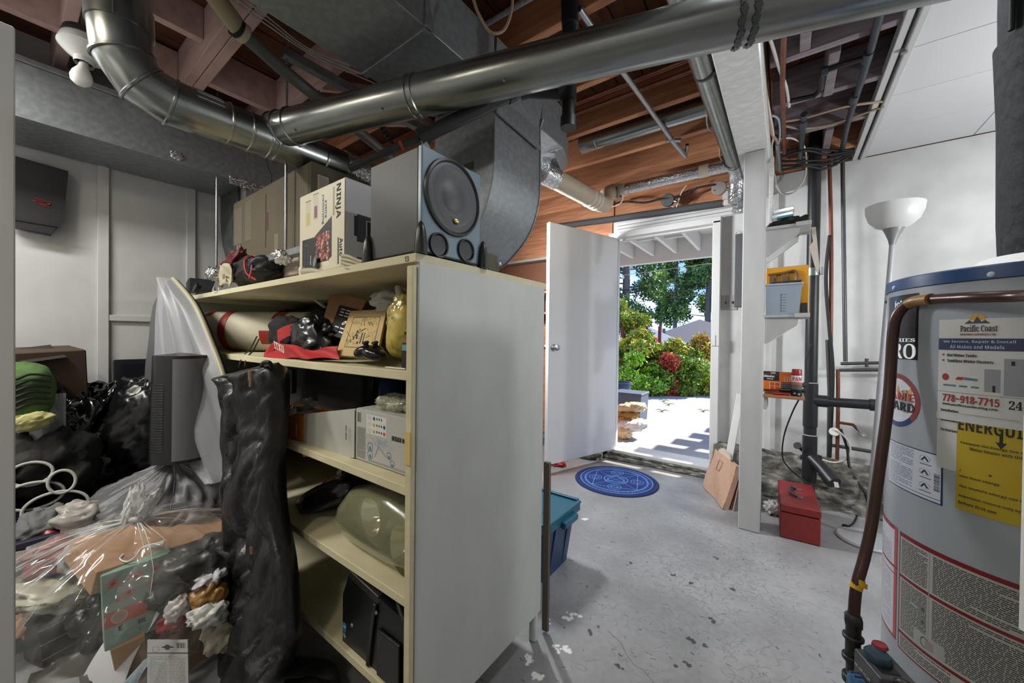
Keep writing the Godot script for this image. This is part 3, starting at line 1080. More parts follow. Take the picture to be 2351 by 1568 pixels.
	mb = MB.new()
	mb.prism([Vector2(0, 0), Vector2(0.16, 0), Vector2(0.16, 0.42)], V(-0.70, 0.03, -4.95), Vector3.RIGHT, Vector3.UP, V(0, 0, 0.03))
	solo("leaning_board", mb, m("slate_board", Color(0.2, 0.2, 0.22)), "dark board leaning outside at the right edge of the doorway", "board")
	# shrubs: yellow, red and green
	var yellow := [Color(0.72, 0.66, 0.18), Color(0.80, 0.72, 0.25), Color(0.55, 0.60, 0.18)]
	var green := [Color(0.36, 0.50, 0.14), Color(0.50, 0.62, 0.2), Color(0.25, 0.38, 0.12), Color(0.62, 0.7, 0.25)]
	var red := [Color(0.70, 0.22, 0.2), Color(0.80, 0.36, 0.3), Color(0.55, 0.28, 0.16), Color(0.78, 0.5, 0.3)]
	var sh := [
		[V(-2.778, 0.951, -8.253), 0.85, yellow + green, "feathery yellow-green shrub left of the red fence posts"],
		[V(-3.242, 1.703, -9.532), 0.6, green + yellow, "tall light green bush behind the fence posts below the tree"],
		[V(-2.878, 1.039, -9.42), 0.4, red + yellow, "reddish bush rising behind the yellow-green shrubs"],
		[V(-2.108, 0.657, -8.616), 0.62, green + green + yellow, "broad green shrub in the middle of the garden bed"],
		[V(-2.044, 0.881, -8.913), 0.5, yellow + yellow + green, "golden topped shrub in front of the neighbour's roof"],
		[V(-1.883, 0.729, -8.038), 0.14, red + red, "bright red nandina sprig at the centre of the garden bed"],
		[V(-1.664, 0.688, -8.818), 0.6, yellow + green + green, "tall green and gold shrub right of the red sprig"],
		[V(-1.51, 0.965, -9.429), 0.5, red + yellow + yellow, "orange and gold bush at the right side of the doorway"],
		[V(-1.65, 0.44, -8.329), 0.6, green, "low green shrub at the patio edge, right of centre"],
		[V(-2.414, 0.439, -7.645), 0.55, [Color(0.55, 0.75, 0.2), Color(0.7, 0.82, 0.3), Color(0.4, 0.6, 0.15)], "bright lime green plant above the slate bin"],
		[V(-2.155, 0.344, -7.958), 0.4, green, "small green shrub at the patio edge, left of centre"],
		[V(-1.355, 0.345, -8.668), 0.45, green + yellow, "dense green shrub at the patio edge by the right jamb"],
	]
	k2 = 0
	for s in sh:
		var c: Vector3 = s[0]
		var spots := []
		var r := RandomNumberGenerator.new()
		r.seed = 100 + k2
		var w: float = s[1]
		var base := V(c.x, -0.06, c.z)
		for i in 9:
			spots.append([c + V(r.randfn(0, 0.3) * w, r.randfn(0, 0.26) * w - 0.1 * w, r.randfn(0, 0.25) * w), V(0.2, 0.16, 0.2) * (0.5 + w)])
		for i in 4:
			spots.append([V(c.x + r.randfn(0, 0.25) * w, lerpf(0.1, c.y, r.randf()), c.z + r.randfn(0, 0.2) * w), V(0.2, 0.16, 0.2) * (0.5 + w)])
		shrub("shrub", s[3], "shrub", "garden shrubs", base, spots, 0.075, 170, s[2], 200 + k2)
		k2 += 1
	mb = MB.new()
	for p in [V(-1.769, 0.032, -7.088), V(-1.609, 0.032, -6.763), V(-1.028, 0.032, -6.503), V(-1.541, 0.032, -6.08)]:
		for i in 14:
			var a := i * 2.4
			mb.tube([p, p + V(cos(a) * 0.05, 0.03, sin(a) * 0.05), p + V(cos(a) * 0.11, 0.015, sin(a) * 0.11)], [0.004, 0.001], 5)
	var wd := solo("weeds", mb, m("weed", Color(0.4, 0.5, 0.2)), "thin green weeds growing from cracks in the patio", "weeds")
	wd.set_meta("kind", "stuff")
	# neighbour's roofs
	house("pale grey sloping roof of the nearer house behind the shrubs", V(2.6, 2.0, 3.4), 22.0, Color(0.60, 0.60, 0.60), V(-5.5, -1.35, -16.0))
	house("dark grey hipped roof of the farther house behind the shrubs", V(3.4, 2.05, 4.2), 16.0, Color(0.33, 0.33, 0.36), V(-4.2, -1.05, -23.5))
	# trees
	tree("large dark evergreen with open branches left of the power lines", V(-7.8, -0.1, -22), 13.5, 4.6, 0.22, 40, 7)
	tree("tall slim conifer with a bare trunk in the middle of the sky", V(-7.7, -0.1, -34), 19.0, 3.2, 0.26, 30, 8, true)
	tree("tall bushy conifer right of the slim one", V(-5.2, -0.1, -34), 18.5, 4.4, 0.26, 38, 9)
	tree("dense conifer at the right side of the doorway view", V(-3.4, -0.1, -36), 18.5, 5.0, 0.26, 40, 10)
	tree("thin pale conifer farthest away between the taller ones", V(-12.0, -0.1, -46), 20.0, 3.4, 0.3, 26, 12, true)
	for y in [0.0, 0.32, 0.62]:
		mb = MB.new()
		var p0 := V(-8.392, 3.224, -21.148) + V(0, y * 1.2, 0)
		var p1 := V(-3.026, 3.965, -25.088) + V(0, y * 1.2, 0)
		mb.tube([p0 - (p1 - p0), p0, (p0 + p1) / 2 - V(0, 0.05, 0), p1, p1 + (p1 - p0)], 0.022, 6)
		solo("power_line", mb, m("line_dark", Color(0.15, 0.15, 0.17)), ["lowest power line crossing in front of the trees", "middle power line crossing in front of the trees", "topmost power line crossing in front of the trees"][int(y * 3.3)], "power line")

func house(label: String, half: Vector3, turn: float, col: Color, base: Vector3) -> void:
	var t := thing("house", label, "house", base)
	var q := Basis.from_euler(V(0, deg_to_rad(turn), 0))
	var eave := 2.0
	var peak := 3.3
	var mb := MB.new()
	mb.obox(base + V(0, eave / 2 - 0.05, 0), q, V(half.x * 1.8, eave, half.z * 1.8))
	part("wall", mb, m("siding_pale", Color(0.72, 0.74, 0.76), 0.8), t)
	mb = MB.new()
	var e := []
	for s in [V(-1, 0, 1), V(1, 0, 1), V(1, 0, -1), V(-1, 0, -1)]:
		e.append(base + V(0, eave, 0) + q * (s * half))
	var r0 := base + V(0, peak, 0) + q * V(0, 0, half.z * 0.45)
	var r1 := base + V(0, peak, 0) - q * V(0, 0, half.z * 0.45)
	for f in [[e[0], e[1], r0, r0], [e[1], e[2], r1, r0], [e[2], e[3], r1, r1], [e[3], e[0], r0, r1]]:
		mb.quad(f[0], f[1], f[2], f[3]) if f[2] != f[3] else mb.tri(f[0], f[1], f[2], (f[1] - f[0]).cross(f[2] - f[0]).normalized(), (f[1] - f[0]).cross(f[2] - f[0]).normalized(), (f[1] - f[0]).cross(f[2] - f[0]).normalized())
	part("roof", mb, mn("shingle_%s" % col.to_html(), [col * 0.9, col, col * 1.1], V(2, 2, 2), 0.9), t)
	mb = MB.new()
	for k in 4:
		mb.beam(e[k] - V(0, 0.06, 0), e[(k + 1) % 4] - V(0, 0.06, 0), 0.05, 0.14)
	part("gutter", mb, mats["porch_white"], t)
	mb = MB.new()
	var p := base + q * V(half.x * 0.5, 0, half.z * 0.3) + V(0, 2.6, 0)
	mb.rod(p, p + V(0, 0.35, 0), 0.06, 12)
	part("roof_vent", mb, mats["dark_steel"], t)

# ---------------------------------------------------------------- ducts and pipes overhead
func ring(mb: MB, a: Vector3, dir: Vector3, r: float, w := 0.012, h := 0.004) -> void:   # a raised bead round a pipe
	mb.lathe([Vector2(r - 0.001, -w / 2), Vector2(r + h, -w / 4), Vector2(r + h, w / 4), Vector2(r - 0.001, w / 2)], a, dir, 32)

func screw(mb: MB, p: Vector3, nn: Vector3, r := 0.005) -> void:
	mb.lathe([Vector2(r, 0), Vector2(r * 0.8, r * 0.5), Vector2(0, r * 0.6)], p, nn, 10)

func build_ducts() -> void:
	var gal: Material = mats["galvanized"]
	var dark: Material = mats["duct_dark"]
	# rectangular trunk overhead and the elbow at its end
	var t := thing("ceiling_duct", "large rectangular sheet metal duct running under the ceiling to a curved drop elbow", "duct", V(-1.2, 2.2, -0.6))
	var mb := MB.new()
	mb.box(V(-1.19, 2.31, 0.13), V(0.38, 0.22, 2.7), Vector3.ZERO, 0.004)
	part("trunk", mb, gal, t)
	for z in [-0.86, 0.2, 1.1]:
		mb = MB.new()
		mb.box(V(-0.996, 2.31, z), V(0.012, 0.222, 0.035), Vector3.ZERO, 0.003)
		part("cleat", mb, gal, t)
		mb = MB.new()
		mb.box(V(-1.19, 2.196, z), V(0.38, 0.01, 0.03), Vector3.ZERO, 0.003)
		part("cleat", mb, gal, t)
	var far := [V(-1.016, 2.199, -1.606), V(-1.014, 2.1, -1.606), V(-1.013, 1.979, -1.606), V(-1.014, 1.87, -1.606), V(-1.031, 1.785, -1.606), V(-1.059, 1.712, -1.606), V(-1.104, 1.648, -1.606), V(-1.164, 1.592, -1.606), V(-1.242, 1.538, -1.606), V(-1.349, 1.5, -1.606)]
	var poly := [Vector2(-1.38, 2.42), Vector2(-1.0, 2.42)]
	for i in far.size() - 1:
		for k in 4:
			var p: Vector3 = far[i].cubic_interpolate(far[i + 1], far[max(i - 1, 0)], far[min(i + 2, far.size() - 1)], k / 4.0)
			poly.append(Vector2(p.x, p.y))
	poly.append(Vector2(far[-1].x, far[-1].y))
	poly.append_array([Vector2(-1.5, 1.43), Vector2(-2.3, 1.43), Vector2(-2.3, 1.80), Vector2(-1.62, 1.80), Vector2(-1.48, 1.84), Vector2(-1.40, 1.93), Vector2(-1.38, 2.05)])
	mb = MB.new()
	mb.prism(poly, V(0, 0, -1.236), Vector3.RIGHT, Vector3.UP, V(0, 0, -0.37))
	part("elbow", mb, gal, t)
	mb = MB.new()
	for z in [-1.238, -1.604]:   # rolled seams along both edges of the heel
		var run := [V(-0.998, 2.25, z)]
		for p in far:
			run.append(V(p.x + 0.001, p.y, z))
		mb.tube(run, 0.005, 8)
	part("seam", mb, gal, t)
	mb = MB.new()
	mb.beam(V(-0.997, 2.111, -1.232), V(-0.997, 2.093, -1.574), 0.008, 0.022)
	part("cleat", mb, gal, t)
	mb = MB.new()
	mb.box(V(-1.19, 2.31, -1.72), V(0.37, 0.22, 0.23), Vector3.ZERO, 0.004)
	part("end_section", mb, gal, t)
	mb = MB.new()   # torn paper label stuck low on the cheek
	mb.box(V(-1.154, 1.914, -1.23), V(0.05, 0.03, 0.002))
	part("paper_tag", mb, mats["cardboard_dark"], t)
	# boot behind the elbow with a taped round run
	t = thing("duct_boot", "small white-taped metal duct boot beside the curved elbow", "duct", V(-1.163, 2.239, -2.073))
	mb = MB.new()
	var b0 := V(-1.242, 2.399, -1.98)
	mb.prism([Vector2(0, -0.14), Vector2(0.15, -0.15), Vector2(0.19, -0.08), Vector2(0.19, 0.10), Vector2(0.1, 0.18), Vector2(0, 0.2)], b0 + V(-0.02, 0, 0.1), V(0.94, 0, -0.34).normalized(), Vector3.UP, V(-0.10, 0, -0.28))
	part("box", mb, gal, t)
	mb = MB.new()
	mb.box(V(-1.138, 2.328, -1.906), V(0.14, 0.10, 0.012), V(12, 30, -26), 0.003)
	part("flap", mb, mats["foil"], t)
	mb = MB.new()
	mb.box(V(-1.118, 2.173, -1.845), V(0.05, 0.03, 0.004), V(10, 25, -10))
	part("tape", mb, mats["foil"], t)
	t = thing("duct_run", "brown paper wrapped round duct slanting down to an elbow near the door head", "duct", V(-1.186, 2.174, -2.365))
	var k0 := V(-1.237, 2.191, -2.056)
	var k1 := V(-1.12, 2.147, -2.563)
	mb = MB.new()
	mb.tube([k0, k1], 0.062, 28, false)
	part("wrapped_pipe", mb, mats["kraft_tape"], t)
	mb = MB.new()
	mb.tube([k0 - (k1 - k0) * 0.1, k0 + (k1 - k0) * 0.13], 0.067, 24, false)
	part("foil_collar", mb, mats["foil"], t)
	mb = MB.new()
	var dk := (k1 - k0).normalized()
	for f in [0.82, 0.9, 0.97]:
		mb = MB.new()
		ring(mb, k0.lerp(k1, f), dk, 0.062, 0.026, 0.004)
		part("tape_band", mb, m("tape_cream", Color(0.82, 0.78, 0.7), 0.5), t)
	mb = MB.new()
	var k2 := V(-1.17, 2.36, -2.96)
	mb.tube([k1 - dk * 0.01, k1 + dk * 0.03, k1 + dk * 0.07 + V(0.0, 0.02, -0.03), k1.lerp(k2, 0.6) + V(0, 0.0, 0), k2, k2 + V(0.05, 0.0, 0)], 0.058, 24)
	part("elbow", mb, mats["kraft_tape"], t)
	# foil duct along the wall
	t = thing("foil_duct", "thin foil wrapped duct running along the door wall under the last joist", "duct", V(-0.74, 2.3, -2.97))
	mb = MB.new()
	mb.tube([V(-1.10, 2.362, -2.965), V(-0.29, 2.362, -2.975)], 0.04, 24, false)
	part("pipe", mb, mats["foil"], t)
	mb = MB.new()
	mb.tube([V(-1.13, 2.362, -2.962), V(-1.06, 2.362, -2.966)], 0.044, 24, false)
	part("tape_band", mb, mats["tape_cream"], t)
	mb = MB.new()
	mb.tube([V(-0.52, 2.362, -2.972), V(-0.46, 2.362, -2.973)], 0.044, 24, false)
	part("tape_band", mb, mats["tape_cream"], t)
	mb = MB.new()
	for k in 7:
		ring(mb, V(-1.19 + 0.014 * k, 2.36 - 0.003 * k, -2.945 - 0.002 * k), V(1, 0, 0), 0.044, 0.014, 0.005)
	part("flex_collar", mb, gal, t)
	# round pipe lying in the joist bay
	t = thing("bay_duct", "shiny round metal duct lying between two brown joists", "duct", V(-0.73, 2.42, -2.19))
	mb = MB.new()
	mb.tube([V(-1.16, 2.49, -2.37), V(-0.27, 2.49, -2.385)], 0.055, 28, false)
	part("pipe", mb, mats["pipe_metal"], t)
	mb = MB.new()
	ring(mb, V(-1.05, 2.49, -2.372), V(1, 0, 0), 0.055)
	part("bead", mb, mats["pipe_metal"], t)
	mb = MB.new()
	ring(mb, V(-0.62, 2.49, -2.379), V(1, 0, 0), 0.055)
	part("bead", mb, mats["pipe_metal"], t)
	# round pipe along the beam, ending in a box by the post
	t = thing("beam_duct", "round metal pipe running along the left side of the white beam", "duct", V(-0.31, 2.3, -2.3))
	mb = MB.new()
	mb.tube([V(-0.315, 2.36, -0.4), V(-0.312, 2.36, -1.9), V(-0.302, 2.355, -2.95)], 0.046, 28, false)
	part("pipe", mb, mats["pipe_metal"], t)
	mb = MB.new()
	for z in [-1.86, -2.9]:
		mb = MB.new()
		ring(mb, V(-0.308, 2.36, z), V(0, 0, 1), 0.046, 0.02, 0.005)
		part("bead", mb, mats["dark_steel"], t)
	mb = MB.new()
	mb.tube([V(-0.302, 2.355, -2.95), V(-0.300, 2.35, -3.05), V(-0.305, 2.30, -3.13), V(-0.31, 2.22, -3.15), V(-0.31, 2.16, -3.15)], 0.048, 20)
	part("elbow", mb, mats["foil"], t)
	mb = MB.new()
	mb.box(V(-0.255, 2.17, -3.2), V(0.09, 0.16, 0.05), Vector3.ZERO, 0.005)
	part("damper_box", mb, gal, t)
	mb = MB.new()
	mb.tube([V(-0.33, 2.10, -3.14), V(-0.28, 2.09, -3.15), V(-0.21, 2.10, -3.17)], 0.022, 14)
	part("end_cap", mb, mats["foil"], t)
	# the long diagonal pipe
	t = thing("flue_pipe", "long round metal flue pipe slanting across the whole ceiling to the heater", "flue pipe", V(-0.7, 1.99, -1.05))
	var a := V(-1.824, 2.028, -0.682)
	var b := V(0.56, 2.075, -1.45)
	var d := (b - a).normalized()
	mb = MB.new()
	mb.tube([a + d * 0.03, b], 0.069, 48, false)
	part("pipe", mb, mats["pipe_metal"], t)
	mb = MB.new()
	for f in [0.05, 0.09, 0.15]:
		mb = MB.new()
		ring(mb, a + d * f * 1.0, d, 0.069, 0.014, 0.005)
		part("bead", mb, mats["pipe_metal"], t)
	var mid := V(-1.13, 2.087, -0.943)
	for f in [-0.012, 0.012]:
		mb = MB.new()
		ring(mb, a + d * ((mid - a).dot(d) + f), d, 0.069, 0.013, 0.005)
		part("bead", mb, mats["pipe_metal"], t)
	mb = MB.new()
	for f in [0.2, 0.62, 1.1]:
		mb = MB.new()
		screw(mb, a + d * f + V(0.02, -0.055, 0.047), V(0.2, -0.7, 0.6))
		part("screw", mb, mats["steel"], t)
	print_on("paper_label", a + d * 0.115 + d.cross(Vector3.UP) * -0.052 + V(0, -0.058, 0) - d * 0.0, d * 0.03, V(0, 0.034, 0) + d.cross(Vector3.UP) * -0.022, mats["tape_cream"], t)
	# perforated hanger straps
	for f in [(V(-0.126, 2.069, -1.244) - a).dot(d), (V(-0.095, 2.07, -1.254) - a).dot(d)]:
		mb = MB.new()
		var c: Vector3 = a + d * f
		var side := d.cross(Vector3.UP).normalized()
		var run := []
		for k in 26:
			var w := lerpf(-0.9, PI + 0.9, k / 25.0)
			run.append(c + (side * cos(w) - Vector3.UP * sin(w)) * 0.0735 + d * 0.003 * sin(k * 2.0))
		run.push_front(run[0] + V(0, 0.3, 0))
		run.push_back(run[-1] + V(0, 0.3, 0))
		for k in run.size() - 1:
			var ra: Vector3 = run[k]
			var rb: Vector3 = run[k + 1]
			var o: Vector3 = (ra + rb) / 2 - c
			mb.beam(ra, rb, 0.013 if k % 2 == 0 else 0.018, 0.002, V(o.x, o.y, o.z).normalized() if k > 0 and k < run.size() - 2 else side)
			if k > 0 and k < run.size() - 2 and k % 2 == 0:
				screw(mb, (ra + rb) / 2 + o.normalized() * 0.001, o.normalized(), 0.004)
		part("hanger_strap", mb, m("strap", Color(0.36, 0.37, 0.37), 0.5, 0.7), t)
	# branch: vertical pipe, elbow and run along the plenum
	t = thing("branch_pipe", "dark round metal pipe dropping from the ceiling and bending along the left duct", "duct", V(-1.8, 1.92, -0.6))
	mb = MB.new()
	mb.tube([V(-1.80, 2.7, -0.228), V(-1.80, 2.16, -0.232)], 0.08, 36, false)
	part("riser", mb, mats["pipe_metal"], t)
	mb = MB.new()
	mb.tube([V(-1.80, 2.7, -0.228), V(-1.80, 2.16, -0.228)], 0.004, 6, false)
	for i in mb.v.size():
		mb.v[i] += V(0.078, 0, 0.02)
	part("seam", mb, mats["pipe_metal"], t)
	mb = MB.new()
	mb.tube([V(-1.80, 2.24, -0.232), V(-1.80, 2.16, -0.234)], 0.084, 36, false)
	part("collar", mb, mats["pipe_metal"], t)
	var el := [V(-1.80, 2.17, -0.234), V(-1.80, 2.08, -0.24), V(-1.80, 2.01, -0.285), V(-1.80, 1.985, -0.36), V(-1.80, 1.985, -0.42)]
	mb = MB.new()
	mb.tube(el, 0.08, 36, false)
	part("elbow", mb, mats["pipe_metal"], t)
	mb = MB.new()
	for k in [1, 2, 3]:
		mb = MB.new()
		ring(mb, el[k], el[k + 1] - el[k - 1], 0.081, 0.012, 0.004)
		part("bead", mb, mats["pipe_metal"], t)
	mb = MB.new()
	mb.tube([V(-1.80, 1.985, -0.41), V(-1.80, 1.99, -0.62), V(-1.80, 1.995, -1.02)], 0.076, 36, false)
	part("run", mb, mats["pipe_metal"], t)
	mb = MB.new()
	for z in [-0.53, -0.60, -0.67, -0.695, -0.9]:
		mb = MB.new()
		ring(mb, V(-1.80, 1.99, z), V(0, 0, 1), 0.076, 0.013, 0.004)
		part("bead", mb, mats["pipe_metal"], t)
	mb = MB.new()
	for k in 9:
		var w := k * 0.35 + 0.4
		mb.tube([V(-1.80 + 0.077 * cos(w), 1.985 + 0.077 * sin(w), -0.415), V(-1.80 + 0.077 * cos(w), 1.985 + 0.077 * sin(w), -0.50)], 0.004, 6, false)
	part("crimp", mb, mats["pipe_metal"], t)
	mb = MB.new()
	mb.tube([V(-1.80, 1.995, -1.0), V(-1.80, 1.995, -1.5)], 0.078, 32, false)
	part("foil_sleeve", mb, mats["foil"], t)
	# plenum along the left wall
	t = thing("plenum_duct", "dull grey rectangular plenum duct along the top of the left wall", "duct", V(-2.88, 2.08, 0))
	mb = MB.new()
	mb.box(V(-2.885, 2.2, 0.05), V(0.41, 0.24, 2.6), Vector3.ZERO, 0.004)
	part("body", mb, gal, t)
	mb = MB.new()
	mb.box(V(-2.70, 2.335, 0.1), V(0.05, 0.03, 2.4), Vector3.ZERO, 0.005)
	part("lip", mb, gal, t)
	mb = MB.new()
	mb.prism([Vector2(-3.08, 2.12), Vector2(-3.08, 1.92), Vector2(-3.065, 1.82), Vector2(-3.03, 1.73), Vector2(-2.97, 1.65), Vector2(-2.89, 1.595), Vector2(-2.78, 1.56), Vector2(-2.68, 1.555), Vector2(-2.68, 1.86), Vector2(-2.77, 1.90), Vector2(-2.78, 2.12)], V(0, 0, -0.87), Vector3.RIGHT, Vector3.UP, V(0, 0, -0.4))
	part("drop_elbow", mb, dark, t)  # darker metal colour stands for shade on this side
	mb = MB.new()
	mb.box(V(-2.72, 1.97, -0.91), V(0.075, 0.22, 0.06), Vector3.ZERO, 0.003)
	part("drop_panel", mb, gal, t)
	mb = MB.new()
	for k in 5:
		mb = MB.new()
		mb.box(V(-2.676, 2.075 - 0.004 * k, -0.82 - 0.05 * k), V(0.006, 0.05, 0.045), V(k * 13.0, 0, 4), 0.001)
		part("foil_tape", mb, mats["foil"], t)
	mb = MB.new()
	mb.blob(V(-2.679, 2.12, -0.561), V(0.006, 0.022, 0.026), 4, 0.3, 3.0)
	part("foil_patch", mb, mats["foil"], t)

func build_pipes_above() -> void:
	# pale conduit slanting from the ceiling
	var t := thing("conduit", "grey plastic conduit with a cream taped upper end slanting under the joists", "conduit", V(-1.8, 2.2, -0.7))
	var p0 := V(-1.695, 2.384, -0.457)
	var p1 := V(-1.734, 2.336, -0.552)
	var mb := MB.new()
	mb.tube([p0 + (p0 - p1), p0, p1], 0.034, 20, false)
	part("sleeve", mb, m("sleeve_cream", Color(0.62, 0.58, 0.47), 0.5), t)
	mb = MB.new()
	mb.tube([p1, V(-1.79, 2.317, -0.71), V(-2.002, 2.26, -1.458)], 0.027, 20, false)
	part("pipe", mb, m("conduit_grey", Color(0.38, 0.39, 0.38), 0.4), t)
	mb = MB.new()
	mb.tube([V(-1.728, 2.34, -0.532), V(-1.732, 2.338, -0.544)], 0.0375, 20, false)
	part("black_band", mb, mats["black_rubber"], t)
	mb = MB.new()
	mb.tube([V(-1.732, 2.337, -0.546), V(-1.738, 2.335, -0.568)], 0.0365, 20, false)
	part("cream_band", mb, m("band_cream", Color(0.74, 0.71, 0.6), 0.5), t)
	# steel channel and hanging trapeze
	t = thing("strut_channel", "galvanized steel channel hung below the joists with two long drop rods", "strut", V(-1.6, 1.5, -0.7))
	mb = MB.new()
	var s0 := V(-1.841, 2.419, -0.748)
	var s1 := V(-1.68, 2.325, -1.509)
	for o in [V(0, -0.012, 0), V(0.018, 0.006, 0), V(-0.018, 0.006, 0)]:
		mb.beam(s0 + o, s1 + o, 0.004 if o.x != 0.0 else 0.04, 0.036 if o.x != 0.0 else 0.004)
	part("channel", mb, mats["galvanized"], t)
	mb = MB.new()
	mb.rod(V(-1.845, 1.48, -0.765), V(-1.845, 2.62, -0.765), 0.006, 10)
	part("rod", mb, mats["steel"], t)
	mb = MB.new()
	mb.rod(V(-2.705, 1.5, -0.745), V(-2.705, 2.62, -0.745), 0.006, 10)
	part("rod", mb, mats["steel"], t)
	mb = MB.new()
	mb.beam(V(-2.72, 1.515, -0.76), V(-1.45, 1.515, -0.76), 0.04, 0.03, Vector3.UP, 0.003)
	mb.beam(V(-2.72, 1.515, -1.03), V(-1.45, 1.515, -1.03), 0.04, 0.03, Vector3.UP, 0.003)
	part("cross_bar", mb, mats["galvanized"], t)
	mb = MB.new()
	mb.blob(V(-2.633, 1.499, -0.716), V(0.05, 0.038, 0.04), 8, 0.25, 2.5)
	part("foil_wrap", mb, mats["foil"], t)
	mb = MB.new()
	mb.blob(V(-1.809, 1.499, -0.736), V(0.04, 0.03, 0.035), 9, 0.25, 2.5)
	part("foil_wrap", mb, mats["foil"], t)
	# bundles of thin wire under the pink joists
	mb = MB.new()
	for k in 4:
		var o := V(0.012 * k, 0.008 * (k % 2), 0.008 * k)
		mb.tube([V(-1.737, 2.44, -0.499) + o * 1.2, V(-1.759, 2.44, -0.664) + o, V(-1.773, 2.44, -0.849) + o * 0.6, V(-1.707, 2.44, -1.127) + o * 1.4], 0.0028, 6)
	solo("wire_bundle", mb, mats["wire_white"], "bundle of thin pale wires stapled along the pinkish joists", "wires")
	mb = MB.new()
	mb.tube([V(-0.862, 2.294, -0.931), V(-0.847, 2.239, -0.941), V(-0.825, 2.189, -0.969), V(-0.811, 2.184, -0.991), V(-0.794, 2.206, -1.017), V(-0.783, 2.264, -1.038), V(-0.782, 2.341, -1.051)], 0.0055, 8)
	solo("cable_loop", mb, m("cable_tan", Color(0.62, 0.52, 0.44), 0.5), "tan cable hanging in a loop above the long flue pipe", "cable")
	mb = MB.new()
	mb.tube([V(-1.062, 2.44, -1.176), V(-0.787, 2.44, -1.186)], 0.008, 10, false)
	for k in 40:
		ring(mb, (V(-1.062, 2.44, -1.176)).lerp(V(-0.787, 2.44, -1.186), k / 40.0), V(-0.787, 2.44, -1.186) - V(-1.062, 2.44, -1.176), 0.008, 0.006, 0.0018)
	solo("armored_cable", mb, mats["galvanized"], "ribbed metal armoured cable beside the hanging tan loop", "cable")
	# black drain pipe
	t = thing("drain_pipe", "black plastic drain with a tee and capped stub in front of the curved duct", "drain pipe", V(-0.8, 1.98, -1.2))
	var q0 := V(-0.695, 2.62, -1.305)
	mb = MB.new()
	mb.tube([q0, V(-0.695, 2.15, -1.3)], 0.027, 24, false)
	mb.tube([V(-0.695, 2.46, -1.302), V(-0.69, 2.36, -1.30)], 0.033, 24, false)
	part("stack", mb, mats["black_abs"], t)
	mb = MB.new()
	mb.tube([V(-0.695, 2.18, -1.3), V(-0.694, 2.07, -1.3)], 0.031, 24, false)
	mb.tube([V(-0.695, 2.12, -1.3), V(-0.731, 2.104, -1.272)], 0.029, 24, false)
	part("tee", mb, mats["black_abs"], t)
	mb = MB.new()
	mb.tube([V(-0.694, 2.08, -1.3), V(-0.693, 1.99, -1.3)], 0.025, 24, false)
	mb.tube([V(-0.693, 2.01, -1.3), V(-0.693, 1.968, -1.3)], 0.031, 24, false)
	part("cleanout_cap", mb, mats["black_abs"], t)
	mb = MB.new()
	mb.tube([V(-0.715, 2.102, -1.284), V(-0.831, 2.111, -1.2), V(-0.861, 2.092, -1.164), V(-0.893, 2.067, -1.129), V(-0.998, 1.98, -1.026), V(-1.098, 1.898, -0.927)], 0.026, 24)
	part("branch", mb, mats["black_abs"], t)
	mb = MB.new()
	mb.tube([V(-0.827, 2.111, -1.203), V(-0.84, 2.109, -1.193)], 0.03, 24, false)
	mb.tube([V(-0.859, 2.095, -1.166), V(-0.876, 2.082, -1.148)], 0.031, 24, false)
	mb.tube([V(-1.089, 1.905, -0.936), V(-1.108, 1.888, -0.915)], 0.031, 24, false)
	part("hub", mb, mats["black_abs"], t)
	mb = MB.new()
	mb.tube([V(-1.102, 1.892, -0.922), V(-1.144, 1.862, -0.88), V(-1.274, 1.75, -0.735)], 0.014, 18, false)
	part("thin_branch", mb, mats["black_abs"], t)
	mb = MB.new()
	mb.tube([V(-1.149, 1.857, -0.874), V(-1.157, 1.852, -0.867)], 0.018, 16, false)
	part("red_coupling", mb, m("red_tape", Color(0.5, 0.12, 0.1), 0.5), t)
	mb = MB.new()
	mb.box(V(-1.082, 1.858, -0.926), V(0.02, 0.05, 0.004), V(0, 30, 30), 0.001)
	part("pipe_strap", mb, mats["galvanized"], t)
	# thin gas or water rods among the joists on the right
	mb = MB.new()
	mb.tube([V(-0.662, 2.425, -1.319), V(-0.647, 2.425, -1.697), V(-0.604, 2.425, -2.55)], 0.013, 14, false)
	t = thing("steel_conduit", "thin steel conduit slanting below the brown joists to an open end fitting", "conduit", V(-0.549, 2.376, -2.71))
	part("pipe", mb, mats["steel"], t)
	mb = MB.new()
	mb.tube([V(-0.606, 2.425, -2.503), V(-0.579, 2.425, -2.798)], 0.016, 14, false)
	mb.tube([V(-0.576, 2.425, -2.785), V(-0.552, 2.46, -2.715)], 0.012, 12, false)
	mb.tube([V(-0.634, 2.425, -2.509), V(-0.562, 2.425, -2.56)], 0.012, 12, false)
	part("end_fitting", mb, mats["steel"], t)
	# copper water lines between joists
	for k in 4:
		mb = MB.new()
		var zc := -1.93 - 0.045 * k
		mb.tube([V(-1.05, 2.50 + 0.02 * (k % 2), zc - 0.01), V(-0.27, 2.49 + 0.02 * (k % 2), zc)], 0.008, 10, false)
		solo("copper_pipe", mb, mats["copper"], ["copper water pipe nearest the flue pipe, of the row between the brown joists", "second copper water pipe from the flue pipe, between the brown joists", "third copper water pipe from the flue pipe, between the brown joists", "copper water pipe farthest from the flue pipe, beside the shiny round duct"][k], "pipe", "copper pipes between the brown joists")
	mb = MB.new()
	mb.tube([V(-0.373, 2.44, -1.824), V(-0.364, 2.44, -1.975), V(-0.373, 2.44, -2.276), V(-0.398, 2.438, -2.512), V(-0.373, 2.424, -2.555), V(-0.342, 2.44, -2.527), V(-0.344, 2.44, -2.228), V(-0.358, 2.44, -2.035)], 0.005, 8)
	solo("hanging_cable", mb, mats["wire_white"], "white cable drooping from the joists left of the beam pipe", "cable")
	mb = MB.new()
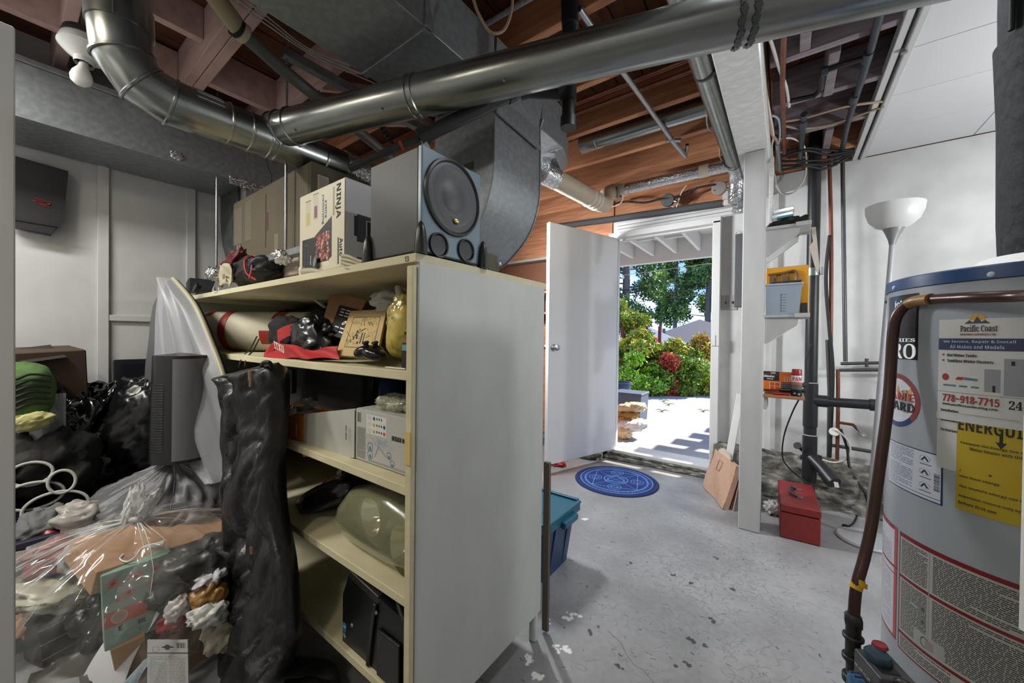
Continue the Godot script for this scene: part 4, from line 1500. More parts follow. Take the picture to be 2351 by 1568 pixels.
	mb.tube([V(-0.354, 2.44, -2.715), V(-0.392, 2.44, -2.981), V(-0.364, 2.421, -3.094), V(-0.36, 2.4, -3.159)], 0.004, 8)
	solo("short_wire", mb, mats["wire_white"], "short white wire dangling at the end of the beam pipe", "wire")
	# cable and two round junction boxes over the door, and the foam covered pipe
	t = thing("foam_pipe", "grey foam covered pipe running along the wall just above the door", "pipe", V(-1.2, 2.27, -3.5))
	mb = MB.new()
	mb.tube([V(-2.1, 2.357, -3.52), V(-1.45, 2.325, -3.52), V(-0.445, 2.285, -3.52)], 0.030, 20, false)
	part("foam_sleeve", mb, m("foam_grey", Color(0.26, 0.27, 0.28), 0.8), t)
	mb = MB.new()
	mb.tube([V(-0.46, 2.285, -3.52), V(-0.36, 2.283, -3.52)], 0.018, 14, false)
	mb.box(V(-0.40, 2.283, -3.525), V(0.06, 0.05, 0.05), Vector3.ZERO, 0.006)
	part("pipe_end", mb, mats["wire_white"], t)
	for k in 2:
		var c: Vector3 = [V(-0.856, 2.384, -3.46), V(-0.455, 2.393, -3.44)][k]
		mb = MB.new()
		mb.lathe([Vector2(0.055, 0), Vector2(0.055, 0.035), Vector2(0.05, 0.04), Vector2(0, 0.04)], c - V(0, 0, 0.03), V(0, -0.15, 1), 28)
		t = thing("junction_box", ["dark round metal junction box above the middle of the door", "pale round metal junction box above the door beside the beam pipe"][k], "junction box", c - V(0, 0.055, 0))
		part("box", mb, m("box_dark", Color(0.30, 0.31, 0.31), 0.5, 0.3) if k == 0 else m("box_pale", Color(0.62, 0.60, 0.58), 0.5, 0.3), t)
		mb = MB.new()
		for w in [0.6, 3.7]:
			screw(mb, c + V(cos(w) * 0.04, sin(w) * 0.04, 0.011), V(0, -0.15, 1), 0.005)
		part("screw", mb, mats["steel"], t)
		mb = MB.new()
		mb.tube([c + V(0.05, -0.02, -0.01), c + V(0.075, -0.03, -0.01)], 0.014, 12, false)
		part("clamp", mb, mats["steel"], t)
	mb = MB.new()
	mb.tube([V(-1.362, 2.423, -3.4), V(-1.223, 2.429, -3.42), V(-1.049, 2.391, -3.44), V(-0.92, 2.398, -3.45), V(-0.759, 2.387, -3.46), V(-0.619, 2.423, -3.44), V(-0.487, 2.415, -3.42)], 0.009, 8)
	solo("black_cable", mb, mats["black_rubber"], "black and brown cable strung between the round boxes above the door", "cable")
	mb = MB.new()
	mb.tube([V(-0.768, 2.361, -3.47), V(-0.737, 2.423, -3.45), V(-0.685, 2.468, -3.43), V(-0.613, 2.459, -3.4)], 0.005, 8)
	mb.tube([V(-0.839, 2.339, -3.5), V(-0.795, 2.315, -3.5), V(-0.761, 2.379, -3.47)], 0.005, 8)
	solo("white_cable", mb, mats["wire_white"], "white cable leaving the dark round junction box above the door", "cable")
	mb = MB.new()
	mb.tube([V(-1.343, 2.358, -3.3), V(-1.24, 2.369, -3.3), V(-1.2, 2.408, -3.3), V(-1.201, 2.459, -3.3)], 0.004, 8)
	solo("bent_wire", mb, mats["wire_white"], "thin bent wire below the paper wrapped elbow", "wire")
	# a chain and a loose wire behind the flue
	mb = MB.new()
	for j in 2:
		for k in 22:
			var c: Vector3 = (V(-1.554, 2.145, -1.041)).lerp(V(-1.548, 2.08, -1.107), k / 22.0) + V(0.03 * j, -0.02 * j, 0)
			mb.lathe([Vector2(0.003, -0.006), Vector2(0.005, 0), Vector2(0.003, 0.006)], c, V(sin(k * 1.6), 0.7, cos(k * 1.6)), 6)
	solo("bead_chain", mb, mats["black_plastic"], "two short dark hanging chains below the flue pipe beside the channel", "chain")
	mb = MB.new()
	mb.tube([V(-2.66, 2.281, -0.983), V(-2.66, 2.213, -0.998), V(-2.66, 2.165, -1.018), V(-2.66, 2.107, -1.011)], 0.0025, 6)
	solo("loose_wire", mb, mats["black_rubber"], "single dark wire hanging on the plenum duct above the large box", "wire")
	# light fitting at the left
	var c := V(-2.284, 2.264, -0.199)
	t = thing("bulb_holder", "white porcelain bulb holder with a bare bulb, beside the vertical pipe", "light fitting", c)
	var ax := V(0.1, -1, 0.12).normalized()
	mb = MB.new()
	mb.lathe([Vector2(0.06, -0.05), Vector2(0.075, -0.03), Vector2(0.08, 0.0), Vector2(0.06, 0.02), Vector2(0.032, 0.04), Vector2(0.028, 0.06)], c + ax * -0.02, ax, 32)
	part("holder", mb, m("porcelain", Color(0.8, 0.8, 0.8), 0.25), t)
	mb = MB.new()
	mb.lathe([Vector2(0.072, -0.06), Vector2(0.076, -0.03)], c + ax * -0.02, ax, 24)
	mb.lathe([Vector2(0, -0.062), Vector2(0.072, -0.06)], c + ax * -0.02, ax, 24)
	part("mounting_box", mb, mats["dark_steel"], t)
	mb = MB.new()
	mb.lathe([Vector2(0.013, 0.035), Vector2(0.016, 0.055), Vector2(0.028, 0.08), Vector2(0.032, 0.1), Vector2(0.028, 0.118), Vector2(0.015, 0.129), Vector2(0, 0.131)], c, ax, 28)
	part("bulb", mb, m("bulb_white", Color(0.88, 0.88, 0.88), 0.15), t)

# ---------------------------------------------------------------- shelving unit
func build_cabinet() -> void:
	var t := thing("shelving_unit", "tall white painted shelving unit crammed with things, its side panel facing the walkway", "shelving unit", V(-1.75, 0, -0.92))
	var mb := MB.new()
	mb.box(V(-0.757, 0.722, -0.923), V(0.022, 1.24, 0.606), Vector3.ZERO, 0.003)
	part("side_panel", mb, mats["cabinet_white"], t)
	mb = MB.new()
	mb.box(V(-2.74, 0.722, -0.923), V(0.022, 1.24, 0.606), Vector3.ZERO, 0.003)
	part("side_panel", mb, mats["cabinet_white"], t)
	mb = MB.new()
	mb.box(V(-0.764, 0.73, -0.612), V(0.024, 1.2, 0.016), Vector3.ZERO, 0.003)
	part("edge_strip", mb, mats["shelf_paint"], t)
	mb = MB.new()
	mb.box(V(-0.762, 0.87, -0.602), V(0.022, 0.085, 0.004), Vector3.ZERO, 0.001)
	part("tape", mb, m("masking_tape", Color(0.80, 0.70, 0.45), 0.7), t, "strip of yellowed tape on the front edge")
	mb = MB.new()
	mb.box(V(-1.75, 1.350, -0.925), V(2.006, 0.024, 0.63), Vector3.ZERO, 0.003)
	part("top_board", mb, mats["shelf_paint"], t)
	for y in [1.049, 0.748, 0.456, 0.176]:
		mb = MB.new()
		mb.box(V(-1.75, y, -0.915), V(1.96, 0.026, 0.59), Vector3.ZERO, 0.003)
		part("shelf", mb, mats["shelf_paint"], t)
	mb = MB.new()
	mb.box(V(-1.75, 0.74, -1.216), V(1.96, 1.2, 0.012))
	part("back_panel", mb, m("back_dark", Color(0.33, 0.31, 0.28), 0.8), t)
	for x in [-0.775, -2.72]:
		for z in [-0.645, -1.20]:
			mb = MB.new()
			mb.rod(V(x + 0.012, 0, z), V(x + 0.012, 0.12, z), 0.016, 14, 0.003)
			part("leg", mb, mats["cabinet_white"], t)
	mb = MB.new()
	mb.tube([V(-2.061, 1.342, -0.7), V(-2.061, 1.342, -0.7) + V(0, 0.002, -0.42)], 0.011, 14, false)
	mb.tube([V(-2.061, 1.342, -0.7) + V(0.1, 0, -0.25), V(-2.061, 1.342, -0.7) + V(0.1, -0.12, -0.42)], 0.009, 12, false)
	part("bracket", mb, mats["shelf_paint"], t)
	# number scrawled on the top corner
	lettering(t, "13", m("pencil", Color(0.35, 0.3, 0.18)), flat(V(-0.79, 1.342, -0.6098), V(0.016, 0, 0), V(0, 0.014, 0)))
	# plank leaning behind the unit
	mb = MB.new()
	mb.box(V(-0.742, 0.34, -1.255), V(0.026, 0.66, 0.016), Vector3.ZERO, 0.002)
	solo("plank", mb, m("plank_brown", Color(0.36, 0.32, 0.28), 0.8), "narrow brown plank standing behind the shelving unit's back corner", "plank")

func build_cabinet_top() -> void:
	var y0 := 1.3625
	# subwoofer
	var t := thing("subwoofer", "grey-blue cube subwoofer with a big round cone and two ports", "speaker", V(-0.87, y0, -0.75))
	var body := m("sub_side", Color(0.21, 0.22, 0.21), 0.55)
	var face := m("sub_face", Color(0.42, 0.50, 0.55), 0.38)
	var mb := MB.new()
	mb.box(V(-0.878, 1.508, -0.748), V(0.212, 0.272, 0.226), Vector3.ZERO, 0.004)
	part("cabinet", mb, body, t)
	mb = MB.new()
	mb.box(V(-0.764, 1.508, -0.748), V(0.018, 0.275, 0.23), Vector3.ZERO, 0.005)
	part("front_baffle", mb, face, t)
	var c := V(-0.7545, 1.538, -0.745)
	mb = MB.new()
	mb.lathe([Vector2(0.106, 0), Vector2(0.104, 0.006), Vector2(0.098, 0.008), Vector2(0.094, 0.004), Vector2(0.092, 0.001)], c, Vector3.RIGHT, 56)
	part("surround", mb, m("sub_rim", Color(0.15, 0.155, 0.16), 0.35), t)
	mb = MB.new()
	mb.lathe([Vector2(0.094, 0.003), Vector2(0.082, 0.0065), Vector2(0.076, 0.004), Vector2(0.044, 0.001), Vector2(0.042, 0.002), Vector2(0.02, 0.006), Vector2(0, 0.008)], c, Vector3.RIGHT, 56)
	part("cone", mb, m("sub_cone", Color(0.27, 0.275, 0.28), 0.5), t)
	mb = MB.new()
	mb.blob(V(-0.748, 1.476, -0.752), V(0.004, 0.007, 0.011), 1, 0.0, 1.0, 2.0, Basis.IDENTITY, 20, 10)
	part("badge", mb, m("badge_gold", Color(0.75, 0.7, 0.45), 0.3, 0.7), t, "small oval gold badge")
	for p in [V(-0.7545, 1.397, -0.692), V(-0.7545, 1.403, -0.797)]:
		mb = MB.new()
		mb.lathe([Vector2(0.034, 0), Vector2(0.033, 0.006), Vector2(0.029, 0.006), Vector2(0.026, 0.001), Vector2(0.0, 0.001)], p, Vector3.RIGHT, 36)
		part("port", mb, m("port_black", Color(0.03, 0.035, 0.04), 0.3), t)
	for p in [V(-0.75, y0, -0.628), V(-0.75, y0, -0.868), V(-0.985, y0, -0.63)]:
		mb = MB.new()
		mb.lathe([Vector2(0, 0), Vector2(0.017, 0), Vector2(0.016, 0.03), Vector2(0.012, 0.06), Vector2(0.006, 0.078), Vector2(0, 0.084)], p, Vector3.UP, 20)
		part("foot", mb, m("sub_foot", Color(0.12, 0.12, 0.12), 0.35), t)
	# long brown television carton on the hanging trapeze
	t = thing("carton", "long olive brown carton lying on the hanging steel trapeze above the shelves", "carton", V(-2.15, 1.535, -0.94))
	mb = MB.new()
	mb.box(V(-2.155, 1.728, -0.945), V(0.93, 0.385, 0.29), Vector3.ZERO, 0.006)
	part("box", mb, mats["cardboard_dark"], t)
	var im := sheet_image(512, 212, Color(0.375, 0.345, 0.275))
	var ink := Color(0.30, 0.275, 0.22)
	rc(im, 0, 20, 66, 120, Color(0.43, 0.41, 0.36))
	rc(im, 0, 140, 66, 40, Color(0.22, 0.21, 0.19))
	rc(im, 24, 142, 14, 20, Color(0.5, 0.48, 0.42))
	rc(im, 44, 142, 14, 20, Color(0.5, 0.48, 0.42))
	rc(im, 96, 14, 46, 124, Color(0.43, 0.41, 0.36))
	lines(im, 100, 18, 38, 110, 7, 3, Color(0.38, 0.36, 0.31), 3)
	rc(im, 252, 20, 6, 160, Color(0.12, 0.11, 0.1))
	rc(im, 262, 78, 12, 54, Color(0.33, 0.20, 0.16))
	for k in 14:
		rc(im, 330 + k * 12, 12, 2, 190, ink)
	rc(im, 316, 150, 4, 50, Color(0.55, 0.52, 0.44))
	rc(im, 324, 150, 4, 50, Color(0.55, 0.52, 0.44))
	rc(im, 332, 150, 4, 50, Color(0.55, 0.52, 0.44))
	print_on("print", V(-2.60, 1.545, -0.7995), V(0.89, 0, 0), V(0, 0.365, 0), pic("carton_print", im, 0.8), t)
	im = sheet_image(64, 128, Color(0.56, 0.51, 0.46))
	rc(im, 3, 3, 58, 2, Color(0.8, 0.78, 0.75))
	rc(im, 3, 123, 58, 2, Color(0.8, 0.78, 0.75))
	rc(im, 3, 3, 2, 122, Color(0.8, 0.78, 0.75))
	rc(im, 59, 3, 2, 122, Color(0.8, 0.78, 0.75))
	rc(im, 30, 100, 14, 14, Color(0.3, 0.28, 0.26))
	print_on("shipping_label", V(-1.6895, 1.76, -0.83), V(0, 0, -0.05), V(0, 0.11, 0), pic("ship_label", im, 0.6), t)
	# white appliance box
	t = thing("appliance_box", "white appliance box printed NINJA standing on its side beside the subwoofer", "box", V(-1.27, y0, -0.75))
	mb = MB.new()
	mb.box(V(-1.272, 1.508, -0.762), V(0.30, 0.287, 0.25), Vector3.ZERO, 0.003)
	part("box", mb, m("box_ivory", Color(0.80, 0.77, 0.68), 0.5), t)
	im = sheet_image(320, 304, Color(0.80, 0.77, 0.68))
	rc(im, 20, 170, 100, 128, Color(0.10, 0.10, 0.10))
	for k in 60:
		rc(im, 118 + k * 2, 166 - int(k * 0.9), 2, 132 + int(k * 0.2), Color(0.12, 0.11, 0.11))
	rc(im, 40, 190, 26, 96, Color(0.28, 0.28, 0.28))
	rc(im, 43, 194, 20, 88, Color(0.06, 0.06, 0.06))
	var r := RandomNumberGenerator.new()
	r.seed = 5
	for k in 130:
		var px := r.randi_range(126, 222)
		var top := 172 - int((px - 118) * 0.42)
		disc(im, Vector2(px, r.randi_range(top + 8, 262)), r.randf_range(3, 8), [Color(0.55, 0.2, 0.18), Color(0.68, 0.38, 0.34), Color(0.36, 0.12, 0.12), Color(0.8, 0.6, 0.55)][k % 4])
	rc(im, 130, 268, 90, 14, Color(0.82, 0.80, 0.74))
	for q in [[46, 26], [104, 10]]:
		rc(im, q[0], q[1], 40, 96, Color(0.74, 0.71, 0.62))
		rc(im, q[0] + 8, q[1] + 46, 22, 44, Color(0.70, 0.68, 0.36) if q[0] == 46 else Color(0.46, 0.28, 0.36))
		rc(im, q[0], q[1], 40, 3, Color(0.2, 0.2, 0.2))
	rc(im, 168, 26, 14, 106, Color(0.22, 0.26, 0.27))
	rc(im, 188, 50, 14, 62, Color(0.22, 0.26, 0.27))
	rc(im, 244, 14, 12, 100, Color(0.55, 0.52, 0.42))
	rc(im, 276, 196, 10, 92, Color(0.24, 0.25, 0.25))
	var fo := V(-1.42, 1.366, -0.6365)
	print_on("front_print", fo, V(0.297, 0, 0), V(0, 0.281, 0), pic("blender_print", im, 0.45), t)
	var on := func(x: float, y: float) -> Vector3: return fo + V(0.297 * x / 320.0, 0.281 * (1.0 - y / 304.0), 0.0008)
	lettering(t, "NINJA", mats["ink_black"], flat(on.call(262, 10), on.call(262, 128) - on.call(262, 10), on.call(296, 10) - on.call(262, 10)), sans)
	lettering(t, "PLUS", mats["ink_white"], flat(on.call(190, 58), on.call(190, 104) - on.call(190, 58), V(0.009, 0, 0)), sans)
	lettering(t, "BLENDERVAC", mats["ink_white"], flat(on.call(170, 32), on.call(170, 124) - on.call(170, 32), V(0.009, 0, 0)), sans)
	lettering(t, "Auto", mats["ink_black"], flat(on.call(290, 200), on.call(290, 262) - on.call(290, 200), V(0.018, 0, 0)), sans)
	lettering(t, "ninja", mats["ink_white"], flat(on.call(84, 236), on.call(84, 270) - on.call(84, 236), V(0.007, 0, 0)), sans)
	im = sheet_image(256, 304, Color(0.84, 0.84, 0.86))
	rc(im, 40, 110, 216, 96, Color(0.33, 0.34, 0.36))
	rc(im, 30, 118, 14, 70, Color(0.25, 0.26, 0.27))
	rc(im, 74, 124, 64, 72, Color(0.75, 0.75, 0.76))
	rc(im, 78, 128, 56, 64, Color(0.13, 0.14, 0.15))
	rc(im, 98, 140, 12, 12, Color(0.6, 0.6, 0.6))
	rc(im, 98, 170, 12, 12, Color(0.6, 0.6, 0.6))
	for q in [[110, 20, 76], [140, 24, 90], [166, 24, 80], [190, 22, 50], [122, 222, 60], [146, 224, 62], [172, 226, 60]]:
		rc(im, q[0], q[1], 4, q[2], Color(0.45, 0.45, 0.48))
	rc(im, 40, 260, 40, 5, Color(0.2, 0.2, 0.2))
	rc(im, 40, 270, 46, 4, Color(0.4, 0.4, 0.4))
	print_on("side_print", V(-1.1215, 1.366, -0.638), V(0, 0, -0.248), V(0, 0.281, 0), pic("blender_side", im, 0.4), t)
	mb = MB.new()
	mb.lathe([Vector2(0, 0), Vector2(0.018, 0), Vector2(0.018, 0.003), Vector2(0, 0.003)], V(-1.29, 1.401, -0.628), V(-0.2, 0.1, 1), 28)
	solo("round_tag", mb, m("tag_grey", Color(0.45, 0.50, 0.50), 0.4), "round grey plastic tag leaning against the white appliance box", "tag")
	# power cord with plug in front of the box
	t = thing("power_cable", "beige power cord with a plug lying along the front of the top board", "cord", V(-1.357, 1.361, -0.625))
	mb = MB.new()
	mb.tube([V(-1.363, 1.373, -0.625), V(-1.291, 1.369, -0.62), V(-1.209, 1.357, -0.618), V(-1.092, 1.363, -0.618)], [0.014, 0.005], 10)
	part("cord", mb, m("cord_beige", Color(0.66, 0.63, 0.53), 0.45), t)
	mb = MB.new()
	mb.box(V(-1.37, 1.374, -0.622), V(0.022, 0.036, 0.022), V(0, 20, 8), 0.008)
	part("plug", mb, m("plug_white", Color(0.85, 0.83, 0.76), 0.4), t)
	mb = MB.new()
	for k in 2:
		mb.box(V(-1.389, 1.387, -0.622) + V(-0.012, -0.008 + 0.012 * k, 0.004), V(0.02, 0.003, 0.006))
	part("prong", mb, mats["steel"], t)
	mb = MB.new()
	for k in 4:
		mb.tube([V(-1.109, 1.398, -0.622) + V(0, -0.010 * k, 0), V(-1.059, 1.389, -0.62) + V(0, -0.012 * k, 0.006), V(-1.014, 1.371, -0.625) + V(0, -0.008 * k, 0), V(-0.973, 1.363, -0.63) + V(0, -0.005 * k, -0.01)], 0.006, 8)
	solo("cable_hank", mb, mats["cord_beige"], "folded hank of beige cable between appliance box and subwoofer", "cable")
	# black and red soft bag with a white pouch
	t = thing("tool_bag", "black soft bag with red piping slumped on the top board", "bag", V(-2.097, 1.406, -0.74))
	mb = MB.new()
	var bc := (V(-2.155, 1.468, -0.76))
	mb.blob(bc + V(0.02, 0.0, 0), V(0.165, 0.07, 0.09), 12, 0.10, 1.6, 2.8, Basis.from_euler(V(0, 0, 0.06)), 40, 26, 0.1)
	part("body", mb, m("bag_black", Color(0.09, 0.09, 0.10), 0.55), t)
	mb = MB.new()
	mb.tube([bc + V(0.08, 0.062, 0.05), bc + V(0.10, 0.03, 0.085), bc + V(0.125, -0.03, 0.085), bc + V(0.16, -0.06, 0.06)], 0.005, 8)
	mb.tube([bc + V(0.11, 0.05, 0.06), bc + V(0.14, 0.0, 0.07), bc + V(0.14, -0.055, 0.08)], 0.004, 8)
	part("piping", mb, m("red_piping", Color(0.62, 0.12, 0.13), 0.5), t)
	mb = MB.new()
	mb.blob(bc + V(-0.14, 0.035, 0.05), V(0.13, 0.035, 0.05), 14, 0.2, 2.0, 2.4, Basis.from_euler(V(0, 0, 0.5)), 28, 18, 0.1)
	part("flap", mb, m("red_dark", Color(0.34, 0.07, 0.08), 0.6), t, "dark red flap")
	mb = MB.new()
	mb.sheet(24, 18, func(a, b): return bc + V(-0.165 + 0.15 * a + 0.012 * sin(b * 9.0), -0.075 + 0.10 * b + 0.008 * sin(a * 11.0), 0.105 + 0.014 * sin(a * PI) + 0.006 * sin(a * 14.0 + b * 6.0)), 0.004)
	var pouch := solo("paper_pouch", mb, m("pouch_cream", Color(0.66, 0.63, 0.52), 0.55), "crumpled cream paper pouch with a barcode leaning on the black bag", "pouch")
	im = sheet_image(64, 48, Color(0.60, 0.57, 0.47))
	for k in 9:
		rc(im, 4, 2 + k * 5, 56, 2 + k % 2, Color(0.15, 0.14, 0.12))
	print_on("barcode", bc + V(-0.056, -0.05, 0.1265), V(0.026, 0.004, -0.003), V(-0.002, 0.024, 0), pic("pouch_bar", im, 0.6), pouch)
	# small carton and black case at the far end
	t = thing("small_carton", "small open brown carton at the far left end of the top board", "carton", V(-4.066, 1.604, -0.95))
	mb = MB.new()
	var sc := V(-3.738, 1.61, -0.86)
	sc.y = 1.409
	mb.box(sc, V(0.36, 0.09, 0.16), V(0, -16, 0), 0.003)
	part("box", mb, mats["cardboard"], t)
	mb = MB.new()
	mb.box(sc + V(0, 0.05, -0.01), V(0.35, 0.004, 0.15), V(6, -16, 1), 0.001)
	part("lid_flap", mb, m("flap_dark", Color(0.16, 0.13, 0.11), 0.8), t)
	mb = MB.new()
	mb.box(V(-2.822, 1.437, -0.7), V(0.22, 0.07, 0.12), V(0, -10, 0), 0.008)
	solo("black_case", mb, m("case_navy", Color(0.10, 0.11, 0.13), 0.5), "low dark case in front of the small carton on the top board", "case")
	mb = MB.new()
	mb.lathe([Vector2(0.0, -0.01), Vector2(0.026, -0.01), Vector2(0.03, 0.0), Vector2(0.026, 0.012), Vector2(0.012, 0.014), Vector2(0, 0.014)], V(-2.613, 1.405, -0.635), V(0, 0.3, 1), 24)
	for k in 12:
		var w := TAU * k / 12
		mb.box(V(-2.613, 1.405, -0.635) + V(cos(w) * 0.028, sin(w) * 0.028, 0.004), V(0.006, 0.012, 0.01), V(0, 0, rad_to_deg(w)), 0.001)
	solo("toothed_knob", mb, mats["black_plastic"], "round black toothed knob in front of the low dark case", "knob")
	mb = MB.new()
	mb.sheet(8, 6, func(a, b): return (V(-2.327, 1.363, -0.64)) + V(-0.05 * a, 0.09 * b - 0.02 * a, 0.01 * sin(b * 5.0) - 0.02 * a * b), 0.002)
	solo("clear_wrap", mb, film("clear_wrap_film", Color(0.85, 0.87, 0.88), 0.3, 0.1), "scrap of clear plastic wrap hanging over the dark case", "wrap")
	mb = MB.new()
	mb.box(V(-2.219, 1.356, -0.612), V(0.045, 0.004, 0.01), V(0, 0, 4))
	mb.box(V(-2.203, 1.372, -0.616), V(0.006, 0.012, 0.004))
	solo("white_tag", mb, mats["paper_white"], "tiny white tag at the front edge left on the top board", "tag")
	# white rack bars between bag and box
	mb = MB.new()
	mb.box(V(-1.995, 1.485, -0.86), V(0.30, 0.09, 0.08), Vector3.ZERO, 0.004)
	solo("pink_box", mb, m("box_rose", Color(0.66, 0.60, 0.57), 0.6), "pale rose box behind the white appliance box", "box")
	mb = MB.new()
	mb.box(V(-2.015, 1.542, -0.86), V(0.28, 0.03, 0.07), Vector3.ZERO, 0.004)
	solo("black_tray", mb, mats["black_plastic"], "thin black tray on top of the pale rose box", "tray")
	# brown card by the far corner
	mb = MB.new()
	mb.box((V(-0.762, 1.398, -0.946)) + V(-0.012, -0.002, 0), V(0.003, 0.055, 0.055), V(0, 0, 8), 0.001)
	t = thing("brown_card", "small bent brown card standing at the back corner of the top board", "card", (V(-0.762, 1.377, -0.946)))
	part("card", mb, mats["cardboard_dark"], t)
	mb = MB.new()
	screw(mb, V(-0.768, 1.394, -0.967) + V(0.006, 0, 0), Vector3.RIGHT, 0.006)
	part("pin", mb, mats["paper_white"], t, "white round pin")

func build_shelf_two() -> void:
	var y0 := 1.0625
	# white roll with red bands
	var a := V(-2.511, 1.159, -0.665)
	var b := V(-2.036, 1.235, -0.989)
	a.y = y0 + 0.108
	b.y = y0 + 0.110
	b.z = -0.98
	var d := (b - a).normalized()
	var t := thing("paper_roll", "thick white wrapped roll with red bands lying on the second shelf", "roll", V((a.x + b.x) / 2, y0, (a.z + b.z) / 2))
	var mb := MB.new()
	var len := (b - a).length()
	mb.lathe([Vector2(0.03, 0.0), Vector2(0.1, 0.0), Vector2(0.105, 0.006), Vector2(0.105, len), Vector2(0, len)], a, d, 40)
	part("roll", mb, m("roll_white", Color(0.76, 0.74, 0.66), 0.5), t)
	mb = MB.new()
	mb.lathe([Vector2(0.1055, 0.13), Vector2(0.107, 0.132), Vector2(0.107, 0.168), Vector2(0.1055, 0.17)], a, d, 40)
	part("red_band", mb, m("roll_red", Color(0.55, 0.16, 0.13), 0.5), t)
	mb = MB.new()
	for k in 3:
		var w := [-0.6, 0.9, 2.2][k] as float
		mb.lathe([Vector2(0.1058, 0.30 + 0.05 * k), Vector2(0.1064, 0.302 + 0.05 * k), Vector2(0.1064, 0.36 + 0.05 * k), Vector2(0.1058, 0.362 + 0.05 * k)], a, d, 10, w, w + 0.7)
	mb.lathe([Vector2(0.1058, 0.03), Vector2(0.1064, 0.032), Vector2(0.1064, 0.062), Vector2(0.1058, 0.064)], a, d, 10, 2.4, 3.1)
	part("red_print", mb, mats["roll_red"], t)
	mb = MB.new()
	mb.lathe([Vector2(0, 0.0), Vector2(0.012, 0.0), Vector2(0.012, 0.002), Vector2(0, 0.002)], a + d * 0.05 + V(0.05, 0.02, 0.092), V(0.35, 0.2, 0.9), 16)
	part("hole", mb, mats["ink_black"], t)
	# black soft pouch with cord
	t = thing("drawstring_pouch", "black drawstring pouch resting against the white roll", "pouch", V(-1.763, 1.151, -0.74))
	mb = MB.new()
	mb.blob((V(-1.776, 1.155, -0.76)) + V(0, 0.0, 0), V(0.125, 0.08, 0.07), 21, 0.12, 1.6, 2.5, Basis.from_euler(V(0, 0, -0.1)), 36, 22, 0.1)
	part("body", mb, m("cloth_black", Color(0.045, 0.045, 0.05), 0.85), t)
	mb = MB.new()
	mb.tube([V(-1.981, 1.146, -0.7), V(-1.999, 1.089, -0.68), V(-2.016, 1.059, -0.66), V(-1.909, 1.036, -0.612), V(-1.901, 1.008, -0.605)], 0.003, 6)
	mb.tube([V(-1.956, 1.134, -0.7), V(-1.944, 1.079, -0.67), V(-1.894, 1.051, -0.63), V(-1.838, 1.017, -0.605)], 0.003, 6)
	part("drawstring", mb, mats["black_rubber"], t)
	# red carrier bag with dark contents
	t = thing("red_bag", "glossy red and black shopping bag lying open on the second shelf", "bag", V(-1.472, 1.077, -0.68))
	mb = MB.new()
	mb.blob(V(-1.472, 1.139, -0.72), V(0.13, 0.085, 0.07), 33, 0.16, 2.0, 2.4, Basis.from_euler(V(0, 0, -0.35)), 36, 22, 0.15)
	part("contents", mb, m("bin_liner", Color(0.035, 0.035, 0.04), 0.28), t, "black plastic inside")
	var red := m("bag_red", Color(0.66, 0.06, 0.08), 0.4)
	mb = MB.new()
	var p00 := V(-1.721, 1.058, -0.632)
	var p10 := V(-1.151, 1.079, -0.632)
	var p01 := V(-1.737, 1.119, -0.665)
	var p11 := V(-1.195, 1.121, -0.66)
	mb.sheet(24, 8, func(u, w): return p00.lerp(p10, u).lerp(p01.lerp(p11, u), w * (1.0 - 0.55 * sin(u * PI) * smoothstep(0.25, 0.8, u))) + V(0, 0.003 * sin(u * 17.0), 0.006 * sin(u * 11.0 + w * 4.0)), 0.003)
	part("front_panel", mb, red, t)
	mb = MB.new()
	mb.sheet(14, 6, func(u, w): return (V(-1.658, 1.133, -0.66)).lerp(V(-1.465, 1.199, -0.7), u) + V(-0.01 * w, (0.052 - 0.02 * u) * (w - 0.3), 0.012 * sin(u * 5.0)), 0.003)
	part("handle_flap", mb, red, t)
	mb = MB.new()
	mb.sheet(6, 6, func(u, w): return (V(-1.697, 1.052, -0.628)).lerp(V(-1.672, 1.115, -0.64), w) + V(0.024 * u, 0, -0.01 * u), 0.003)
	part("side_fold", mb, red, t)
	lettering(t, "ITXU", m("bag_white_ink", Color(0.85, 0.8, 0.78)), flat((V(-1.612, 1.099, -0.645)) + V(0, 0, 0.014), V(0.10, -0.016, 0.006), V(-0.012, 0.03, 0)), sans)
	# cardboard sleeve with dark card
	t = thing("folded_carton", "torn brown carton flap with a dark printed card leaning back on the second shelf", "carton", V(-1.441, 1.119, -0.8))
	var e0 := V(-1.508, 1.191, -0.76)
	var e1 := V(-1.292, 1.154, -0.75)
	var e2 := V(-1.382, 1.297, -0.88)
	var e3 := V(-1.7, 1.359, -0.9)
	mb = MB.new()
	mb.sheet(4, 4, func(u, w): return e0.lerp(e1, u).lerp(e3.lerp(e2, u), w), 0.006)
	part("flap", mb, mats["cardboard"], t)
	var f0 := e0.lerp(e1, 0.42).lerp(e3.lerp(e2, 0.36), -0.12) + V(0, 0.0, 0.006)
	var fx := (e1 - e0) * 0.78
	var fy := (e3.lerp(e2, 0.45) - e0.lerp(e1, 0.45)) * 0.78
	mb = MB.new()
	print_on("dark_card", f0, fx, fy, m("card_dark", Color(0.12, 0.14, 0.14), 0.5), t, 0.004)
	var nn := fx.cross(fy).normalized() * 0.0045
	var rows := ["Thank you", "please keep", "this side up", "scan here", "play video", "more inside"]
